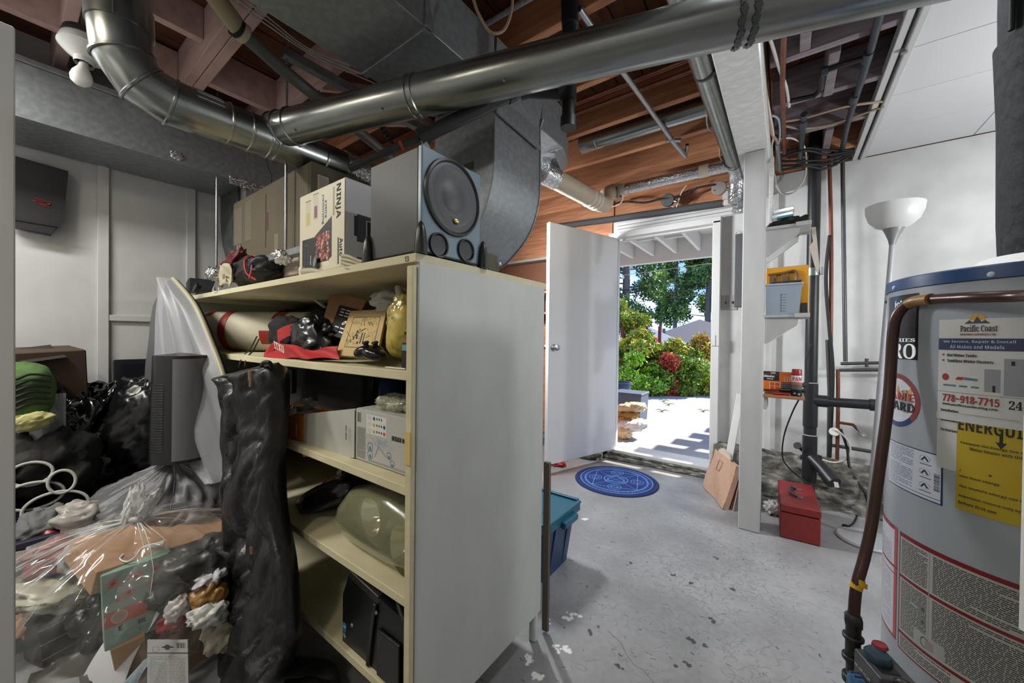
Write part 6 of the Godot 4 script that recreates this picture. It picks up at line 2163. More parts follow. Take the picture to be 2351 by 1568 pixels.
# ---------------------------------------------------------------- heap at the left
func build_left_pile() -> void:
	var mb := MB.new()
	# black case hanging on the wall
	var t := thing("hanging_case", "flat black case with a dim red emblem hanging high on the left wall", "case", V(-3.03, 1.55, -0.06))
	var pl := []
	for p in [V(-3.02, 2.006, -0.02), V(-3.02, 1.992, -0.205), V(-3.02, 1.735, -0.189), V(-3.02, 1.651, -0.148), V(-3.02, 1.664, -0.02)]:
		pl.append(Vector2(-p.z, p.y))
	mb.prism(pl, V(-3.075, 0, 0), V(0, 0, -1), Vector3.UP, V(0.055, 0, 0))
	part("case", mb, m("case_black", Color(0.05, 0.05, 0.055), 0.5), t)
	mb = MB.new()
	mb.beam(V(-3.017, 1.701, -0.022), V(-3.017, 1.699, -0.18), 0.006, 0.012)
	part("edge_fold", mb, m("case_edge", Color(0.09, 0.085, 0.085), 0.4), t)
	mb = MB.new()
	var em := V(-3.018, 1.804, -0.121)
	var k6 := 0.6
	mb.tube([em + V(0, 0.022, 0.045), em + V(0, 0.016, -0.02), em + V(0, 0.002, -0.04), em + V(0, -0.014, -0.02), em + V(0, -0.006, 0.035), em + V(0, 0.008, 0.04), em + V(0, 0.004, -0.01)], 0.005, 8)
	mb.tube([em + V(0, -0.016, 0.02), em + V(0, -0.032, -0.035)], 0.005, 8, false)
	for i in mb.v.size():
		mb.v[i] = em + (mb.v[i] - em) * k6
	part("emblem", mb, m("emblem_red", Color(0.42, 0.07, 0.08), 0.6), t, "dim red looped emblem")
	# dark monitor leaning on the wall
	t = thing("monitor", "dark flat monitor leaning against the left wall behind the black sack", "monitor", V(-3, 0.845, -0.433))
	mb = MB.new()
	mb.box((V(-3, 0.866, -0.464)), V(0.03, 0.28, 0.20), V(0, 0, 6), 0.006)
	part("frame", mb, m("bezel_navy", Color(0.05, 0.055, 0.07), 0.4), t)
	mb = MB.new()
	mb.box((V(-2.984, 0.867, -0.469)), V(0.004, 0.23, 0.165), V(0, 0, 6), 0.001)
	part("screen", mb, m("screen_dark", Color(0.08, 0.09, 0.12), 0.2), t)
	# brown carton and striped cushion
	mb = MB.new()
	mb.box(V(-2.801, 0.954, -0.078), V(0.24, 0.24, 0.30), V(3, 8, -4), 0.006)
	t = thing("brown_carton", "dark brown open carton standing at the far left beside the partition", "carton", V(-2.8, 0.837, -0.078))
	part("box", mb, m("carton_brown", Color(0.24, 0.17, 0.13), 0.85), t)
	mb = MB.new()
	mb.box((V(-2.746, 1.055, -0.094)), V(0.22, 0.004, 0.13), V(10, 8, -14), 0.001)
	part("flap", mb, m("carton_flap", Color(0.12, 0.10, 0.09), 0.85), t)
	t = thing("striped_cushion", "green soft cushion with black wavy stripes stuffed beside the brown carton", "cushion", V(-2.586, 0.789, -0.06))
	mb = MB.new()
	var cu := V(-2.59, 0.89, -0.058)
	mb.blob(cu, V(0.10, 0.13, 0.085), 5, 0.06, 1.6, 2.6, Basis.IDENTITY, 30, 20)
	part("cushion", mb, m("felt_green", Color(0.25, 0.36, 0.17), 0.9), t)
	mb = MB.new()
	for k in 6:
		var y := cu.y + 0.085 - 0.024 * k
		mb.tube([V(cu.x + 0.085, y, cu.z + 0.07), V(cu.x + 0.105, y - 0.012, cu.z + 0.03), V(cu.x + 0.107, y + 0.006, cu.z - 0.01), V(cu.x + 0.09, y - 0.006, cu.z - 0.065)], [0.008, 0.004], 8)
	part("stripe", mb, mats["ink_black"], t)
	mb = MB.new()
	mb.blob(V(-2.522, 0.782, -0.07), V(0.09, 0.04, 0.06), 15, 0.12, 2.0, 2.2, Basis.from_euler(V(0, 0.3, 0.25)), 28, 18, 0.1)
	solo("cream_plush", mb, m("plush_cream", Color(0.62, 0.60, 0.40), 0.9), "cream soft bundle below the green striped cushion", "bundle")
	mb = MB.new()
	mb.sheet(14, 14, func(a, b): return (V(-2.54, 0.786, -0.118)) + V(0.0 + 0.03 * sin(a * 5.0), -0.16 + 0.26 * b, 0.05 - 0.10 * a), 0.002)
	solo("clear_sleeve", mb, film("sleeve_film", Color(0.6, 0.62, 0.62), 0.35, 0.15), "limp clear plastic sleeve beside the green cushion", "sleeve")
	# black plastic wrapped bale
	t = thing("wrapped_bale", "glossy black plastic wrapped bale between the left wall and the bags", "bale", V(-2.814, 0.429, -0.223))
	mb = MB.new()
	var bw := V(-2.841, 0.598, -0.218)
	mb.blob(bw, V(0.26, 0.30, 0.20), 24, 0.10, 1.5, 3.2, Basis.from_euler(V(0, 0.2, 0.1)), 48, 34, 0.22)
	part("bale", mb, m("wrap_black", Color(0.025, 0.028, 0.03), 0.14), t)
	mb = MB.new()
	mb.sheet(24, 10, func(a, b): return (V(-2.631, 0.815, -0.126)).lerp(V(-2.717, 0.86, -0.312), a) + V(0, -0.10 * (1.0 - b) * (1.0 - 0.55 * a) + 0.012 * sin(a * 14.0 + b * 9.0), 0.012 * sin(b * 12.0)), 0.003)
	part("loose_flap", mb, mats["wrap_black"], t)
	# rolled tubes in a netting bag
	t = thing("rolled_mats", "dark rolled mats seen end-on with pale rims at the far left", "rolls", V(-2.407, 0.441, -0.088), "")
	for q in [[V(-2.437, 0.584, -0.068), 0.056, 0.044], [V(-2.367, 0.546, -0.144), 0.036, 0.044], [V(-2.395, 0.505, -0.073), 0.078, 0.05], [V(-2.351, 0.45, -0.129), 0.085, 0.06]]:
		var c: Vector3 = q[0]
		var ax := V(-0.85, -0.25, -0.1).normalized()
		var lo := []
		for k in 33:
			var w := TAU * k / 32.0
			lo.append(c + V(0.15 * cos(w) * q[1] - 0.2 * sin(w) * q[2], sin(w) * q[2], -cos(w) * q[1]))
		mb = MB.new()
		mb.tube(lo, 0.0055, 8, false, false)
		part("rim", mb, m("rim_white", Color(0.62, 0.62, 0.60), 0.6), t)
		mb = MB.new()
		for k in 32:
			mb.quad(lo[k], lo[k + 1], lo[k + 1] + ax * 0.4, lo[k] + ax * 0.4)
		part("roll", mb, m("mat_dark", Color(0.075, 0.07, 0.07), 0.7), t)
	mb = MB.new()
	mb.blob(V(-2.636, 0.575, -0.121), V(0.20, 0.17, 0.16), 25, 0.14, 1.7, 2.4, Basis.IDENTITY, 34, 24, 0.14)
	solo("dark_sack", mb, m("sack_olive", Color(0.09, 0.095, 0.075), 0.8), "slumped dark olive sack behind the rolled mats", "sack")
	mb = MB.new()
	mb.sheet(20, 12, func(a, b): return (V(-2.393, 0.414, -0.123)).lerp(V(-2.485, 0.406, -0.229), a) + V(0.02 * sin(a * 6.0), (0.16 - 0.14 * a) * b + 0.0, -0.02 * sin(b * 4.0)), 0.004)
	solo("netting", mb, m("net_green", Color(0.16, 0.18, 0.16), 0.9), "dark green netting folded beside the rolled mats", "netting")
	mb = MB.new()
	mb.blob(V(-2.292, 0.411, -0.097), V(0.11, 0.062, 0.075), 26, 0.16, 1.8, 2.2, Basis.IDENTITY, 34, 22, 0.12)
	solo("grey_cloth", mb, m("cloth_grey", Color(0.36, 0.36, 0.36), 0.9), "crumpled grey cloth on the rim of the navy bin", "cloth")
	t = thing("navy_bin", "navy plastic bin behind the clear recycling bag at the far left", "bin", V(-2.42, 0, -0.05))
	mb = MB.new()
	mb.prism([Vector2(-0.26, 0), Vector2(0.26, 0), Vector2(0.30, 0.40), Vector2(-0.30, 0.40)], V(-2.46, 0, 0.20), Vector3.RIGHT, Vector3.UP, V(0, 0, -0.5))
	part("body", mb, m("bin_navy", Color(0.06, 0.08, 0.16), 0.5), t)
	mb = MB.new()
	mb.beam(V(-2.15, 0.405, 0.22), V(-2.15, 0.405, -0.32), 0.03, 0.03, Vector3.UP, 0.008)
	part("rim", mb, mats["bin_navy"], t)
	mb = MB.new()
	mb.box(V(-2.916, 0.418, -0.335), V(0.02, 0.66, 0.22), V(0, -4, 0), 0.004)
	solo("white_board", mb, m("board_grey", Color(0.60, 0.60, 0.60), 0.6), "plain white board standing between black bale and grey bags", "board")
	# black sack
	t = thing("black_sack", "black refuse sack leaning beside the tower heater", "sack", V(-2.692, 0.439, -0.437))
	mb = MB.new()
	mb.blob(V(-2.659, 0.66, -0.439), V(0.17, 0.27, 0.16), 27, 0.10, 1.4, 2.4, Basis.from_euler(V(0, 0, -0.12)), 40, 30, 0.14)
	part("sack", mb, m("sack_black", Color(0.045, 0.047, 0.055), 0.3), t)
	# oval table top wrapped in plastic
	t = thing("oval_board", "large oval board with a cream rim standing on edge under thin plastic", "board", V(-2.155, 0.513, -0.521))
	var L := [V(-2.48, 1.424, -0.492), V(-2.596, 1.299, -0.455), V(-2.615, 1.099, -0.439), V(-2.627, 0.944, -0.429), V(-2.616, 0.723, -0.434), V(-2.429, 0.523, -0.495), V(-2.082, 0.501, -0.55)]
	var R := [V(-2.436, 1.424, -0.499), V(-2.246, 1.286, -0.538), V(-2.094, 1.108, -0.561), V(-1.961, 0.959, -0.57), V(-1.844, 0.776, -0.579), V(-1.826, 0.661, -0.578), V(-1.86, 0.549, -0.564)]
	var edge := func(a: Array, w: float) -> Vector3:
		var k: float = w * (a.size() - 1)
		var i: int = min(int(k), a.size() - 2)
		var p0: Vector3 = a[max(i - 1, 0)]
		var p1: Vector3 = a[i]
		var p2: Vector3 = a[i + 1]
		var p3: Vector3 = a[min(i + 2, a.size() - 1)]
		return p1.cubic_interpolate(p2, p0, p3, k - i)
	mb = MB.new()
	mb.sheet(20, 30, func(a, b): return (edge.call(L, 1.0 - b) as Vector3).lerp(edge.call(R, 1.0 - b), a), 0.02)
	part("board", mb, m("board_slate", Color(0.30, 0.30, 0.31), 0.42), t)
	mb = MB.new()
	mb.tube(R, 0.011, 12)
	part("rim", mb, m("rim_cream", Color(0.62, 0.60, 0.50), 0.5), t)
	mb = MB.new()
	mb.sheet(26, 36, func(a, b):
		var p: Vector3 = (edge.call(L, 1.0 - b) as Vector3).lerp(edge.call(R, 1.0 - b), lerpf(0.25, 1.0, a))
		return p + V(0.02, 0, 0.05) * (0.4 + 0.6 * sin(a * PI)) + V(0, 0, 0.012 * sin(a * 21.0 + b * 3.0)), 0.001)
	part("plastic_cover", mb, film("cover_film", Color(0.75, 0.76, 0.78), 0.2, 0.3), t, "thin clouded plastic cover")
	# tower heater
	t = thing("tower_heater", "grey and black upright tower heater in front of the oval board", "heater", V(-2.108, 0.599, -0.458))
	var hc := V(-2.111, 0.835, -0.458)
	var hq := Basis.from_euler(V(0, deg_to_rad(62.0), 0))
	mb = MB.new()
	var shape := func(a: float, b: float, hgt: float, s: float) -> Vector3:
		var w := TAU * a
		return hc + hq * V(0.095 * s * cos(w), lerpf(-hgt, hgt, b), 0.075 * s * sin(w))
	mb.grid(40, 8, func(a, b): return shape.call(a, b, 0.225, lerpf(1.08, 0.98, b)), true, true)
	mb.grid(40, 2, func(a, b): return shape.call(a, 1.0, 0.225, 0.98 * (1.0 - b)) + V(0, 0.012 * b, 0), true, true)
	part("body", mb, m("heater_dark", Color(0.10, 0.10, 0.105), 0.3), t)
	mb = MB.new()
	mb.grid(16, 8, func(a, b): return shape.call(lerpf(-0.02, 0.26, a), b, 0.212, lerpf(1.10, 1.0, b)), false, true)
	part("front_cover", mb, m("heater_silver", Color(0.44, 0.44, 0.45), 0.35, 0.2), t)
	mb = MB.new()
	for k in 26:
		var b := 0.1 + 0.026 * k
		var run := []
		for j in 5:
			run.append(shape.call(lerpf(0.31, 0.40, j / 4.0), b, 0.212, lerpf(1.10, 1.0, b)))
		mb.tube(run, 0.002, 5, false)
	part("grille", mb, mats["black_plastic"], t).set_meta("kind", "stuff")
	# clouded grey bag, tied at the top
	t = thing("grey_bag", "cloudy grey translucent bag tied at the top, behind the clear recycling bag", "bag", V(-2.236, 0.245, -0.434))
	tied_bag(t, V(-2.23, 0.372, -0.44), V(0.30, 0.17, 0.27), V(-2.108, 0.624, -0.434), 31, film("fog_film", Color(0.42, 0.42, 0.43), 0.62, 0.45), 0.05)
	mb = MB.new()
	mb.blob(V(-2.282, 0.283, -0.451), V(0.25, 0.14, 0.22), 90, 0.14, 1.6, 2.2, Basis.IDENTITY, 30, 20, 0.1)
	part("contents", mb, m("contents_grey", Color(0.16, 0.16, 0.17), 0.7), t)
	build_recycling()
	build_long_bag()

func tied_bag(t: Node3D, c: Vector3, r: Vector3, knot: Vector3, seed_: int, mat: Material, tuft := 0.05) -> void:
	var n := FastNoiseLite.new()
	n.seed = seed_
	n.frequency = 1.5
	n.fractal_octaves = 3
	var mb := MB.new()
	var f := func(a: float, b: float) -> Vector3:
		var th := TAU * a
		var ph := PI * (b - 0.5)
		var d := V(cos(ph) * cos(th), sin(ph), -cos(ph) * sin(th))
		var pw := 2.5
		var k := pow(pow(absf(d.x), pw) + pow(absf(d.y), pw) + pow(absf(d.z), pw), -1.0 / pw)
		var crease := pow(1.0 - absf(n.get_noise_3dv(d * 2.6 + V(4, 1, 2))), 7.0)
		k *= 1.0 + 0.14 * n.get_noise_3dv(d * 1.4) - 0.07 * crease
		var p := c + d * k * r
		# gathered folds that run up to the knot
		var g := smoothstep(0.15, 1.0, d.y)
		var fold := sin(th * 13.0 + 3.0 * n.get_noise_3dv(d)) + 0.6 * sin(th * 29.0 + 1.0)
		p += V(d.x, 0.25, d.z) * fold * 0.02 * g * (1.0 - g * 0.6) + V(d.x, 0, d.z) * 0.008 * sin(th * 7.0 + d.y * 9.0 + 4.0 * n.get_noise_3dv(d * 1.7))
		return p.lerp(knot - V(0, 0.01, 0), pow(g, 2.2))
	mb.grid(112, 56, f, true)
	part("film", mb, mat, t)
	var fm := film("gather_film", Color(0.85, 0.85, 0.84), 0.5, 0.3)
	mb = MB.new()
	var rr := RandomNumberGenerator.new()
	rr.seed = seed_
	for k in 34:   # pleats down from the knot, paled to stand for bright streaks of light
		var a := rr.randf()
		var stop := rr.randf_range(0.60, 0.86)
		var run := []
		for j in 9:
			run.append(f.call(a + 0.01 * sin(j * 0.8 + k), lerpf(0.985, stop, j / 8.0)))
		mb.tube(run, [0.0035, 0.0006], 6, false)
	part("pleat", mb, fm, t).set_meta("kind", "stuff")
	mb = MB.new()
	mb.tube([knot + V(-0.018, 0, 0), knot + V(0, 0, 0.018), knot + V(0.018, 0, 0), knot + V(0, 0, -0.018), knot + V(-0.018, 0, 0)], 0.01, 8)
	for k in 3:
		mb.blob(knot + V(0.35 * tuft * (k - 1), tuft * (0.55 + 0.25 * (k % 2)), 0.3 * tuft * (1 - k)), V(tuft * 0.3, tuft * 0.75, tuft * 0.16), seed_ + k, 0.3, 2.0, 2.0, Basis.from_euler(V(0.3 * (k - 1), 0.9 * k, 0.45 * (1 - k))), 22, 16, 0.3)
	part("knot", mb, fm, t)

func build_recycling() -> void:
	var t := thing("recycling_bag", "big clear plastic bag full of boxes and paper, tied at the top, lower left", "bag", V(-1.9, 0, -0.27))
	var c := V(-1.90, 0.20, -0.27)
	tied_bag(t, c, V(0.335, 0.335, 0.40), V(-1.807, 0.512, -0.281), 41, film("bag_film", Color(0.93, 0.94, 0.92), 0.08, 0.1), 0.075)
	var inside := "things inside the clear recycling bag"
	var mb := MB.new()
	# black folding box with pale edges
	var o := thing("black_file", "black folding box with pale edges inside the clear bag, lower left", "box", V(-2.105, 0.033, -0.131), inside)
	var fc := V(-2.1, 0.096, -0.136)
	mb.box(fc, V(0.10, 0.16, 0.17), V(6, 22, -4), 0.003)
	part("box", mb, m("file_black", Color(0.10, 0.10, 0.095), 0.5), o)
	mb = MB.new()
	var fq := Basis.from_euler(V(6, 22, -4) * PI / 180.0)
	for k in 3:
		mb.beam(fc + fq * V(0.0515, -0.05 + 0.055 * k, 0.085), fc + fq * V(0.0515, -0.075 + 0.055 * k, -0.085), 0.002, 0.003)
	mb.beam(fc + fq * V(0.0515, -0.08, -0.083), fc + fq * V(0.0515, 0.08, -0.083), 0.003, 0.004, V(0, 0, 1))
	part("edge", mb, m("edge_pale", Color(0.62, 0.62, 0.56), 0.6), o)
	# green tissue box
	o = thing("tissue_box", "pale green printed tissue box with coral flowers inside the clear bag", "box", V(-1.785, 0.123, -0.28), inside)
	var tc := V(-1.776, 0.258, -0.276)
	mb = MB.new()
	mb.box(tc, V(0.10, 0.235, 0.17), V(2, -4, 7), 0.003)
	part("box", mb, m("tissue_green", Color(0.50, 0.62, 0.55), 0.6), o)
	var im := sheet_image(200, 280, Color(0.50, 0.60, 0.56))
	for q in [[30, 40, 18], [90, 50, 26], [150, 40, 14], [70, 95, 20], [140, 100, 16], [40, 110, 10], [120, 70, 12], [170, 80, 9]]:
		disc(im, Vector2(q[0], q[1]), q[2], Color(0.70, 0.45, 0.42))
		disc(im, Vector2(q[0], q[1]), q[2] * 0.4, Color(0.62, 0.3, 0.28))
	for k in 5:
		disc(im, Vector2(60 + 22 * k, 66), 20, Color(0.60, 0.60, 0.60))
	rc(im, 0, 145, 120, 56, Color(0.72, 0.33, 0.29))
	disc(im, Vector2(42, 172), 24, Color(0.74, 0.62, 0.58))
	disc(im, Vector2(42, 172), 19, Color(0.66, 0.55, 0.50))
	disc(im, Vector2(42, 222), 18, Color(0.58, 0.66, 0.62))
	rc(im, 90, 214, 22, 18, Color(0.3, 0.36, 0.34))
	lines(im, 92, 244, 60, 20, 5, 2, Color(0.36, 0.42, 0.4), 6)
	var tq := Basis.from_euler(V(2, -4, 7) * PI / 180.0)
	print_on("front_print", tc + tq * V(0.0503, -0.115, 0.083), tq * V(0, 0, -0.166), tq * V(0, 0.23, 0), pic("tissue_print", im, 0.5), o)
	lettering(o, "3", mats["ink_black"], flat(tc + tq * V(0.0512, -0.055, 0.043), tq * V(0, 0, 0.010), tq * V(0, -0.016, 0)), sans)
	# cartons
	mb = MB.new()
	var kq := Basis.from_euler(V(-6, 12, -14) * PI / 180.0)
	var kc := V(-1.917, 0.355, -0.347)
	mb.obox(kc, kq, V(0.22, 0.08, 0.40), 0.003)
	o = thing("flat_carton", "flattened brown carton with a black vent, at the top inside the clear bag", "carton", kc - V(0, 0.05, 0), inside)
	part("box", mb, mats["cardboard"], o)
	mb = MB.new()
	mb.obox(kc + kq * V(0.111, 0.008, 0.03), kq, V(0.003, 0.016, 0.06), 0.001)
	part("slot", mb, mats["ink_black"], o)
	mb = MB.new()
	mb.obox(kc + kq * V(0.111, -0.028, 0.02), kq, V(0.003, 0.014, 0.22), 0.001)
	part("red_stripe", mb, m("stripe_red", Color(0.55, 0.13, 0.1), 0.5), o)
	mb = MB.new()
	mb.box(V(-1.714, -0.042, -0.442), V(0.12, 0.26, 0.26), V(0, 18, 6), 0.004)
	solo("brown_box", mb, mats["cardboard"], "plain brown box inside the clear bag, lower right", "box", inside)
	mb = MB.new()
	mb.box(V(-1.752, 0.082, -0.254), V(0.03, 0.16, 0.08), V(4, -10, -26), 0.003)
	solo("tan_envelope", mb, m("tan_paper", Color(0.66, 0.50, 0.32), 0.7), "folded tan envelope inside the clear bag under the green box", "envelope", inside)
	# blister card
	o = thing("blister_card", "white hanging blister card with a barcode inside the clear bag", "card", V(-1.556, 0.061, -0.311), inside)
	var im2 := sheet_image(200, 290, Color(0.74, 0.74, 0.73))
	disc(im2, Vector2(100, 40), 15, Color(0.24, 0.18, 0.12))
	rc(im2, 72, 36, 58, 8, Color(0.24, 0.18, 0.12))
	arc(im2, Vector2(42, 52), 16, 0.0, TAU, 2, Color(0.45, 0.45, 0.5))
	rc(im2, 0, 70, 200, 6, Color(0.25, 0.27, 0.27))
	barcode(im2, 146, 16, 44, 30, 5)
	lines(im2, 12, 92, 84, 150, 8, 3, Color(0.56, 0.56, 0.56), 12)
	lines(im2, 108, 92, 80, 150, 8, 3, Color(0.56, 0.56, 0.56), 13)
	barcode(im2, 108, 256, 82, 30, 6)
	lines(im2, 12, 262, 80, 18, 8, 5, Color(0.15, 0.15, 0.15), 14)
	print_on("card", V(-1.595, 0.028, -0.27), (V(-1.49, 0.03, -0.346)) - (V(-1.595, 0.028, -0.27)), (V(-1.638, 0.17, -0.277)) - (V(-1.595, 0.028, -0.27)), pic("blister_print", im2, 0.5), o, 0.003)
	# papers
	for k in 4:
		var q: Array = [[V(-1.882, -0.042, -0.145), V(-1.726, 0.008, -0.235), V(-1.842, 0.168, -0.227)], [V(-2.057, -0.082, -0.066), V(-1.961, -0.08, -0.137), V(-2.052, 0.006, -0.096)], [V(-1.966, -0.064, -0.108), V(-1.841, -0.044, -0.175), V(-1.99, 0, -0.129)], [V(-1.714, -0.002, -0.219), V(-1.664, 0.02, -0.256), V(-1.685, 0.087, -0.266)]][k]
		var p0: Vector3 = q[0]
		var p1: Vector3 = q[1]
		var p2: Vector3 = q[2]
		var im3 := sheet_image(96, 128, Color(0.84, 0.84, 0.85) if k < 3 else Color(0.62, 0.70, 0.74))
		if k > 0:
			lines(im3, 10, 14, 70, 100, 9, 3, Color(0.45, 0.45, 0.47), 30 + k)
		mb = MB.new()
		mb.sheet(10, 10, func(a, b): return p0 + (p1 - p0) * a + (p2 - p0) * b + V(0.012 * sin(a * 3.0 + b * 2.0), 0, 0.008 * sin(b * 4.0)), 0.001)
		solo("paper_sheet", mb, pic("paper_%d" % k, im3, 0.75), ["large blank white sheet slanting inside the clear bag", "printed white sheet at the lower left corner inside the clear bag", "printed white sheet half under the large blank one inside the clear bag", "pale blue leaflet beside the tan envelope inside the clear bag"][k], "paper", inside)
	# wrappers and scraps
	var scraps := [
		[V(-2.177, 0.348, -0.157), V(0.11, 0.07, 0.12), Color(0.48, 0.09, 0.09), "crumpled dark red wrapper at the upper left inside the clear bag"],
		[V(-2.134, 0.314, -0.138), V(0.05, 0.03, 0.06), Color(0.08, 0.25, 0.55), "bright blue wrapper on the red one inside the clear bag"],
		[V(-2.23, 0.224, -0.067), V(0.05, 0.07, 0.05), Color(0.10, 0.33, 0.60), "shiny blue foil scrap at the left side of the clear bag"],
		[V(-2.08, 0.36, -0.203), V(0.09, 0.06, 0.09), Color(0.56, 0.56, 0.56), "silvery crisp packet beside the red wrapper inside the clear bag"],
		[V(-2.112, 0.226, -0.116), V(0.12, 0.04, 0.12), Color(0.66, 0.65, 0.58), "cream crumpled paper above the black folding box"],
		[V(-2.126, 0.166, -0.092), V(0.05, 0.05, 0.04), Color(0.30, 0.52, 0.45), "teal scrap behind the black folding box"],
		[V(-2.111, 0.138, -0.054), V(0.03, 0.05, 0.03), Color(0.70, 0.52, 0.38), "small tan roll at the left side inside the clear bag"],
		[V(-1.612, 0.244, -0.346), V(0.03, 0.045, 0.03), Color(0.80, 0.78, 0.77), "crumpled white tissue with a pink spot inside the clear bag"],
		[V(-1.638, 0.185, -0.352), V(0.05, 0.03, 0.05), Color(0.50, 0.08, 0.09), "dark red crumpled film below the white tissue"],
		[V(-1.556, 0.267, -0.412), V(0.05, 0.045, 0.05), Color(0.52, 0.38, 0.16), "golden brown packet at the right side inside the clear bag"],
		[V(-1.508, 0.238, -0.398), V(0.05, 0.035, 0.05), Color(0.72, 0.72, 0.70), "torn white packet below the golden brown one"],
		[V(-1.519, 0.15, -0.438), V(0.05, 0.06, 0.05), Color(0.60, 0.57, 0.50), "beige crumpled paper at the right side inside the clear bag"],
		[V(-1.669, 0.32, -0.429), V(0.10, 0.08, 0.12), Color(0.20, 0.20, 0.19), "dark crumpled film at the upper right inside the clear bag"],
		[V(-1.588, 0.32, -0.415), V(0.05, 0.02, 0.05), Color(0.66, 0.65, 0.67), "pale folded sheet across the dark film inside the clear bag"],
		[V(-1.722, 0.245, -0.34), V(0.05, 0.06, 0.05), Color(0.22, 0.23, 0.25), "slate coloured tray beside the green tissue box"],
		[V(-1.95, 0.129, -0.222), V(0.08, 0.09, 0.08), Color(0.12, 0.12, 0.12), "black tub behind the green tissue box inside the clear bag"],
		[V(-2.168, 0.446, -0.189), V(0.08, 0.05, 0.07), Color(0.58, 0.56, 0.54), "clear crumpled tray at the very top left of the clear bag"],
		[V(-1.933, -0.126, -0.28), V(0.24, 0.16, 0.24), Color(0.26, 0.25, 0.22), "dim mixed rubbish at the bottom of the clear bag"],
	]
	for k in scraps.size():
		mb = MB.new()
		mb.blob(scraps[k][0], scraps[k][1], 140 + k, 0.2, 1.6, 2.6, Basis.from_euler(V(0.2 * (k % 3), 0.5 * k, 0.3 * (k % 4) - 0.3)), 30, 20, 0.1)
		solo("scrap", mb, m("scrap_%d" % k, scraps[k][2], 0.4), scraps[k][3], "rubbish", inside)
	mb = MB.new()
	mb.tube([V(-1.82, 0.396, -0.245), V(-1.801, 0.392, -0.235), V(-1.769, 0.388, -0.246), V(-1.745, 0.405, -0.263), V(-1.742, 0.429, -0.278), V(-1.726, 0.437, -0.302), V(-1.705, 0.433, -0.318)], 0.0022, 6)
	solo("white_string", mb, mats["ink_white"], "thin white cord curling over the flattened carton inside the clear bag", "cord", inside)
	mb = MB.new()
	mb.lathe([Vector2(0.004, 0), Vector2(0.016, 0.05)], V(-1.736, 0.429, -0.282), V(0.3, -0.1, -1), 14)
	solo("paper_cone", mb, m("cone_cream", Color(0.70, 0.68, 0.62), 0.6), "small cream paper cone beside the white cord inside the clear bag", "paper", inside)

func build_long_bag() -> void:
	var t := thing("long_bag", "long black padded bag with a full length zip standing against the shelves", "bag", V(-1.52, 0, -0.53))
	var n := FastNoiseLite.new()
	n.seed = 71
	n.frequency = 1.3
	n.fractal_octaves = 3
	var L := [V(-1.909, 0.98, -0.55), V(-1.827, 0.918, -0.55), V(-1.791, 0.78, -0.55), V(-1.733, 0.62, -0.54), V(-1.708, 0.46, -0.53), V(-1.682, 0.288, -0.52), V(-1.656, 0.122, -0.51), V(-1.613, -0.014, -0.5), V(-1.512, -0.085, -0.5)]
	var R := [V(-1.374, 1.06, -0.55), V(-1.346, 0.992, -0.55), V(-1.361, 0.845, -0.55), V(-1.361, 0.73, -0.54), V(-1.317, 0.572, -0.53), V(-1.224, 0.455, -0.52), V(-1.17, 0.336, -0.51), V(-1.146, 0.251, -0.5), V(-1.236, 0.098, -0.5)]
	var zip := [0.30, 0.35, 0.38, 0.34, 0.36, 0.50, 0.52, 0.50, 0.48]
	var pick := func(a: Array, w: float) -> Variant:
		var k: float = w * (a.size() - 1)
		var i: int = min(int(k), a.size() - 2)
		var p0 = a[max(i - 1, 0)]
		var p3 = a[min(i + 2, a.size() - 1)]
		return cubic_interpolate(a[i], a[i + 1], p0, p3, k - i) if a[i] is float else (a[i] as Vector3).cubic_interpolate(a[i + 1], p0, p3, k - i)
	var f := func(a: float, b: float) -> Vector3:
		var w := 1.0 - b
		var l: Vector3 = pick.call(L, w)
		var r: Vector3 = pick.call(R, w)
		var z: float = pick.call(zip, w)
		var th := TAU * a
		var x := 0.5 - 0.5 * cos(th)
		var p := l.lerp(r, x)
		var front := sin(th)
		var groove := exp(-pow((x - z) / 0.05, 2.0))
		var fold := n.get_noise_3d(x * 0.7, w * 2.6, 0.0)
		var cr := pow(1.0 - absf(n.get_noise_3d(x * 1.4 + 3.0, w * 3.4 + x * 0.8, 1.0)), 6.0)
		var d := 0.075 * front
		if front > 0.0:
			d = 0.08 * pow(front, 0.6) * (1.0 - 0.85 * groove) + 0.04 * fold * front - 0.03 * cr * front
		var close := smoothstep(0.0, 0.05, w) * smoothstep(0.0, 0.04, 1.0 - w)
		return p + V(0.0, 0.0, d * (0.2 + 0.8 * close))
	var mb := MB.new()
	mb.grid(64, 120, f, true, true)
	part("body", mb, mats["leather_black"], t)
	var run := []
	for k in 40:
		var w := 0.04 + 0.92 * k / 39.0
		var z: float = pick.call(zip, w)
		run.append(f.call(acos(1.0 - 2.0 * z) / TAU, 1.0 - w) + V(0, 0, 0.001))
	mb = MB.new()
	mb.tube(run, 0.006, 8, false)
	part("zipper", mb, mats["black_rubber"], t)
	mb = MB.new()
	mb.box((V(-1.384, 1.021, -0.47)), V(0.018, 0.034, 0.008), V(0, 0, 5), 0.003)
	mb.box((V(-1.374, 1, -0.468)), V(0.012, 0.03, 0.006), V(0, 0, -6), 0.002)
	part("zip_pull", mb, m("zip_brass", Color(0.62, 0.5, 0.4), 0.3, 0.8), t)
	mb = MB.new()
	mb.box((V(-1.25, 0.522, -0.43)), V(0.012, 0.022, 0.006), V(0, 0, 8), 0.002)
	part("zip_pull", mb, mats["zip_brass"], t)
	mb = MB.new()
	mb.tube([V(-1.434, 1.047, -0.52), V(-1.358, 1.063, -0.5), V(-1.318, 1.065, -0.5), V(-1.347, 1.048, -0.52)], 0.006, 8)
	part("hanging_loop", mb, mats["black_rubber"], t)

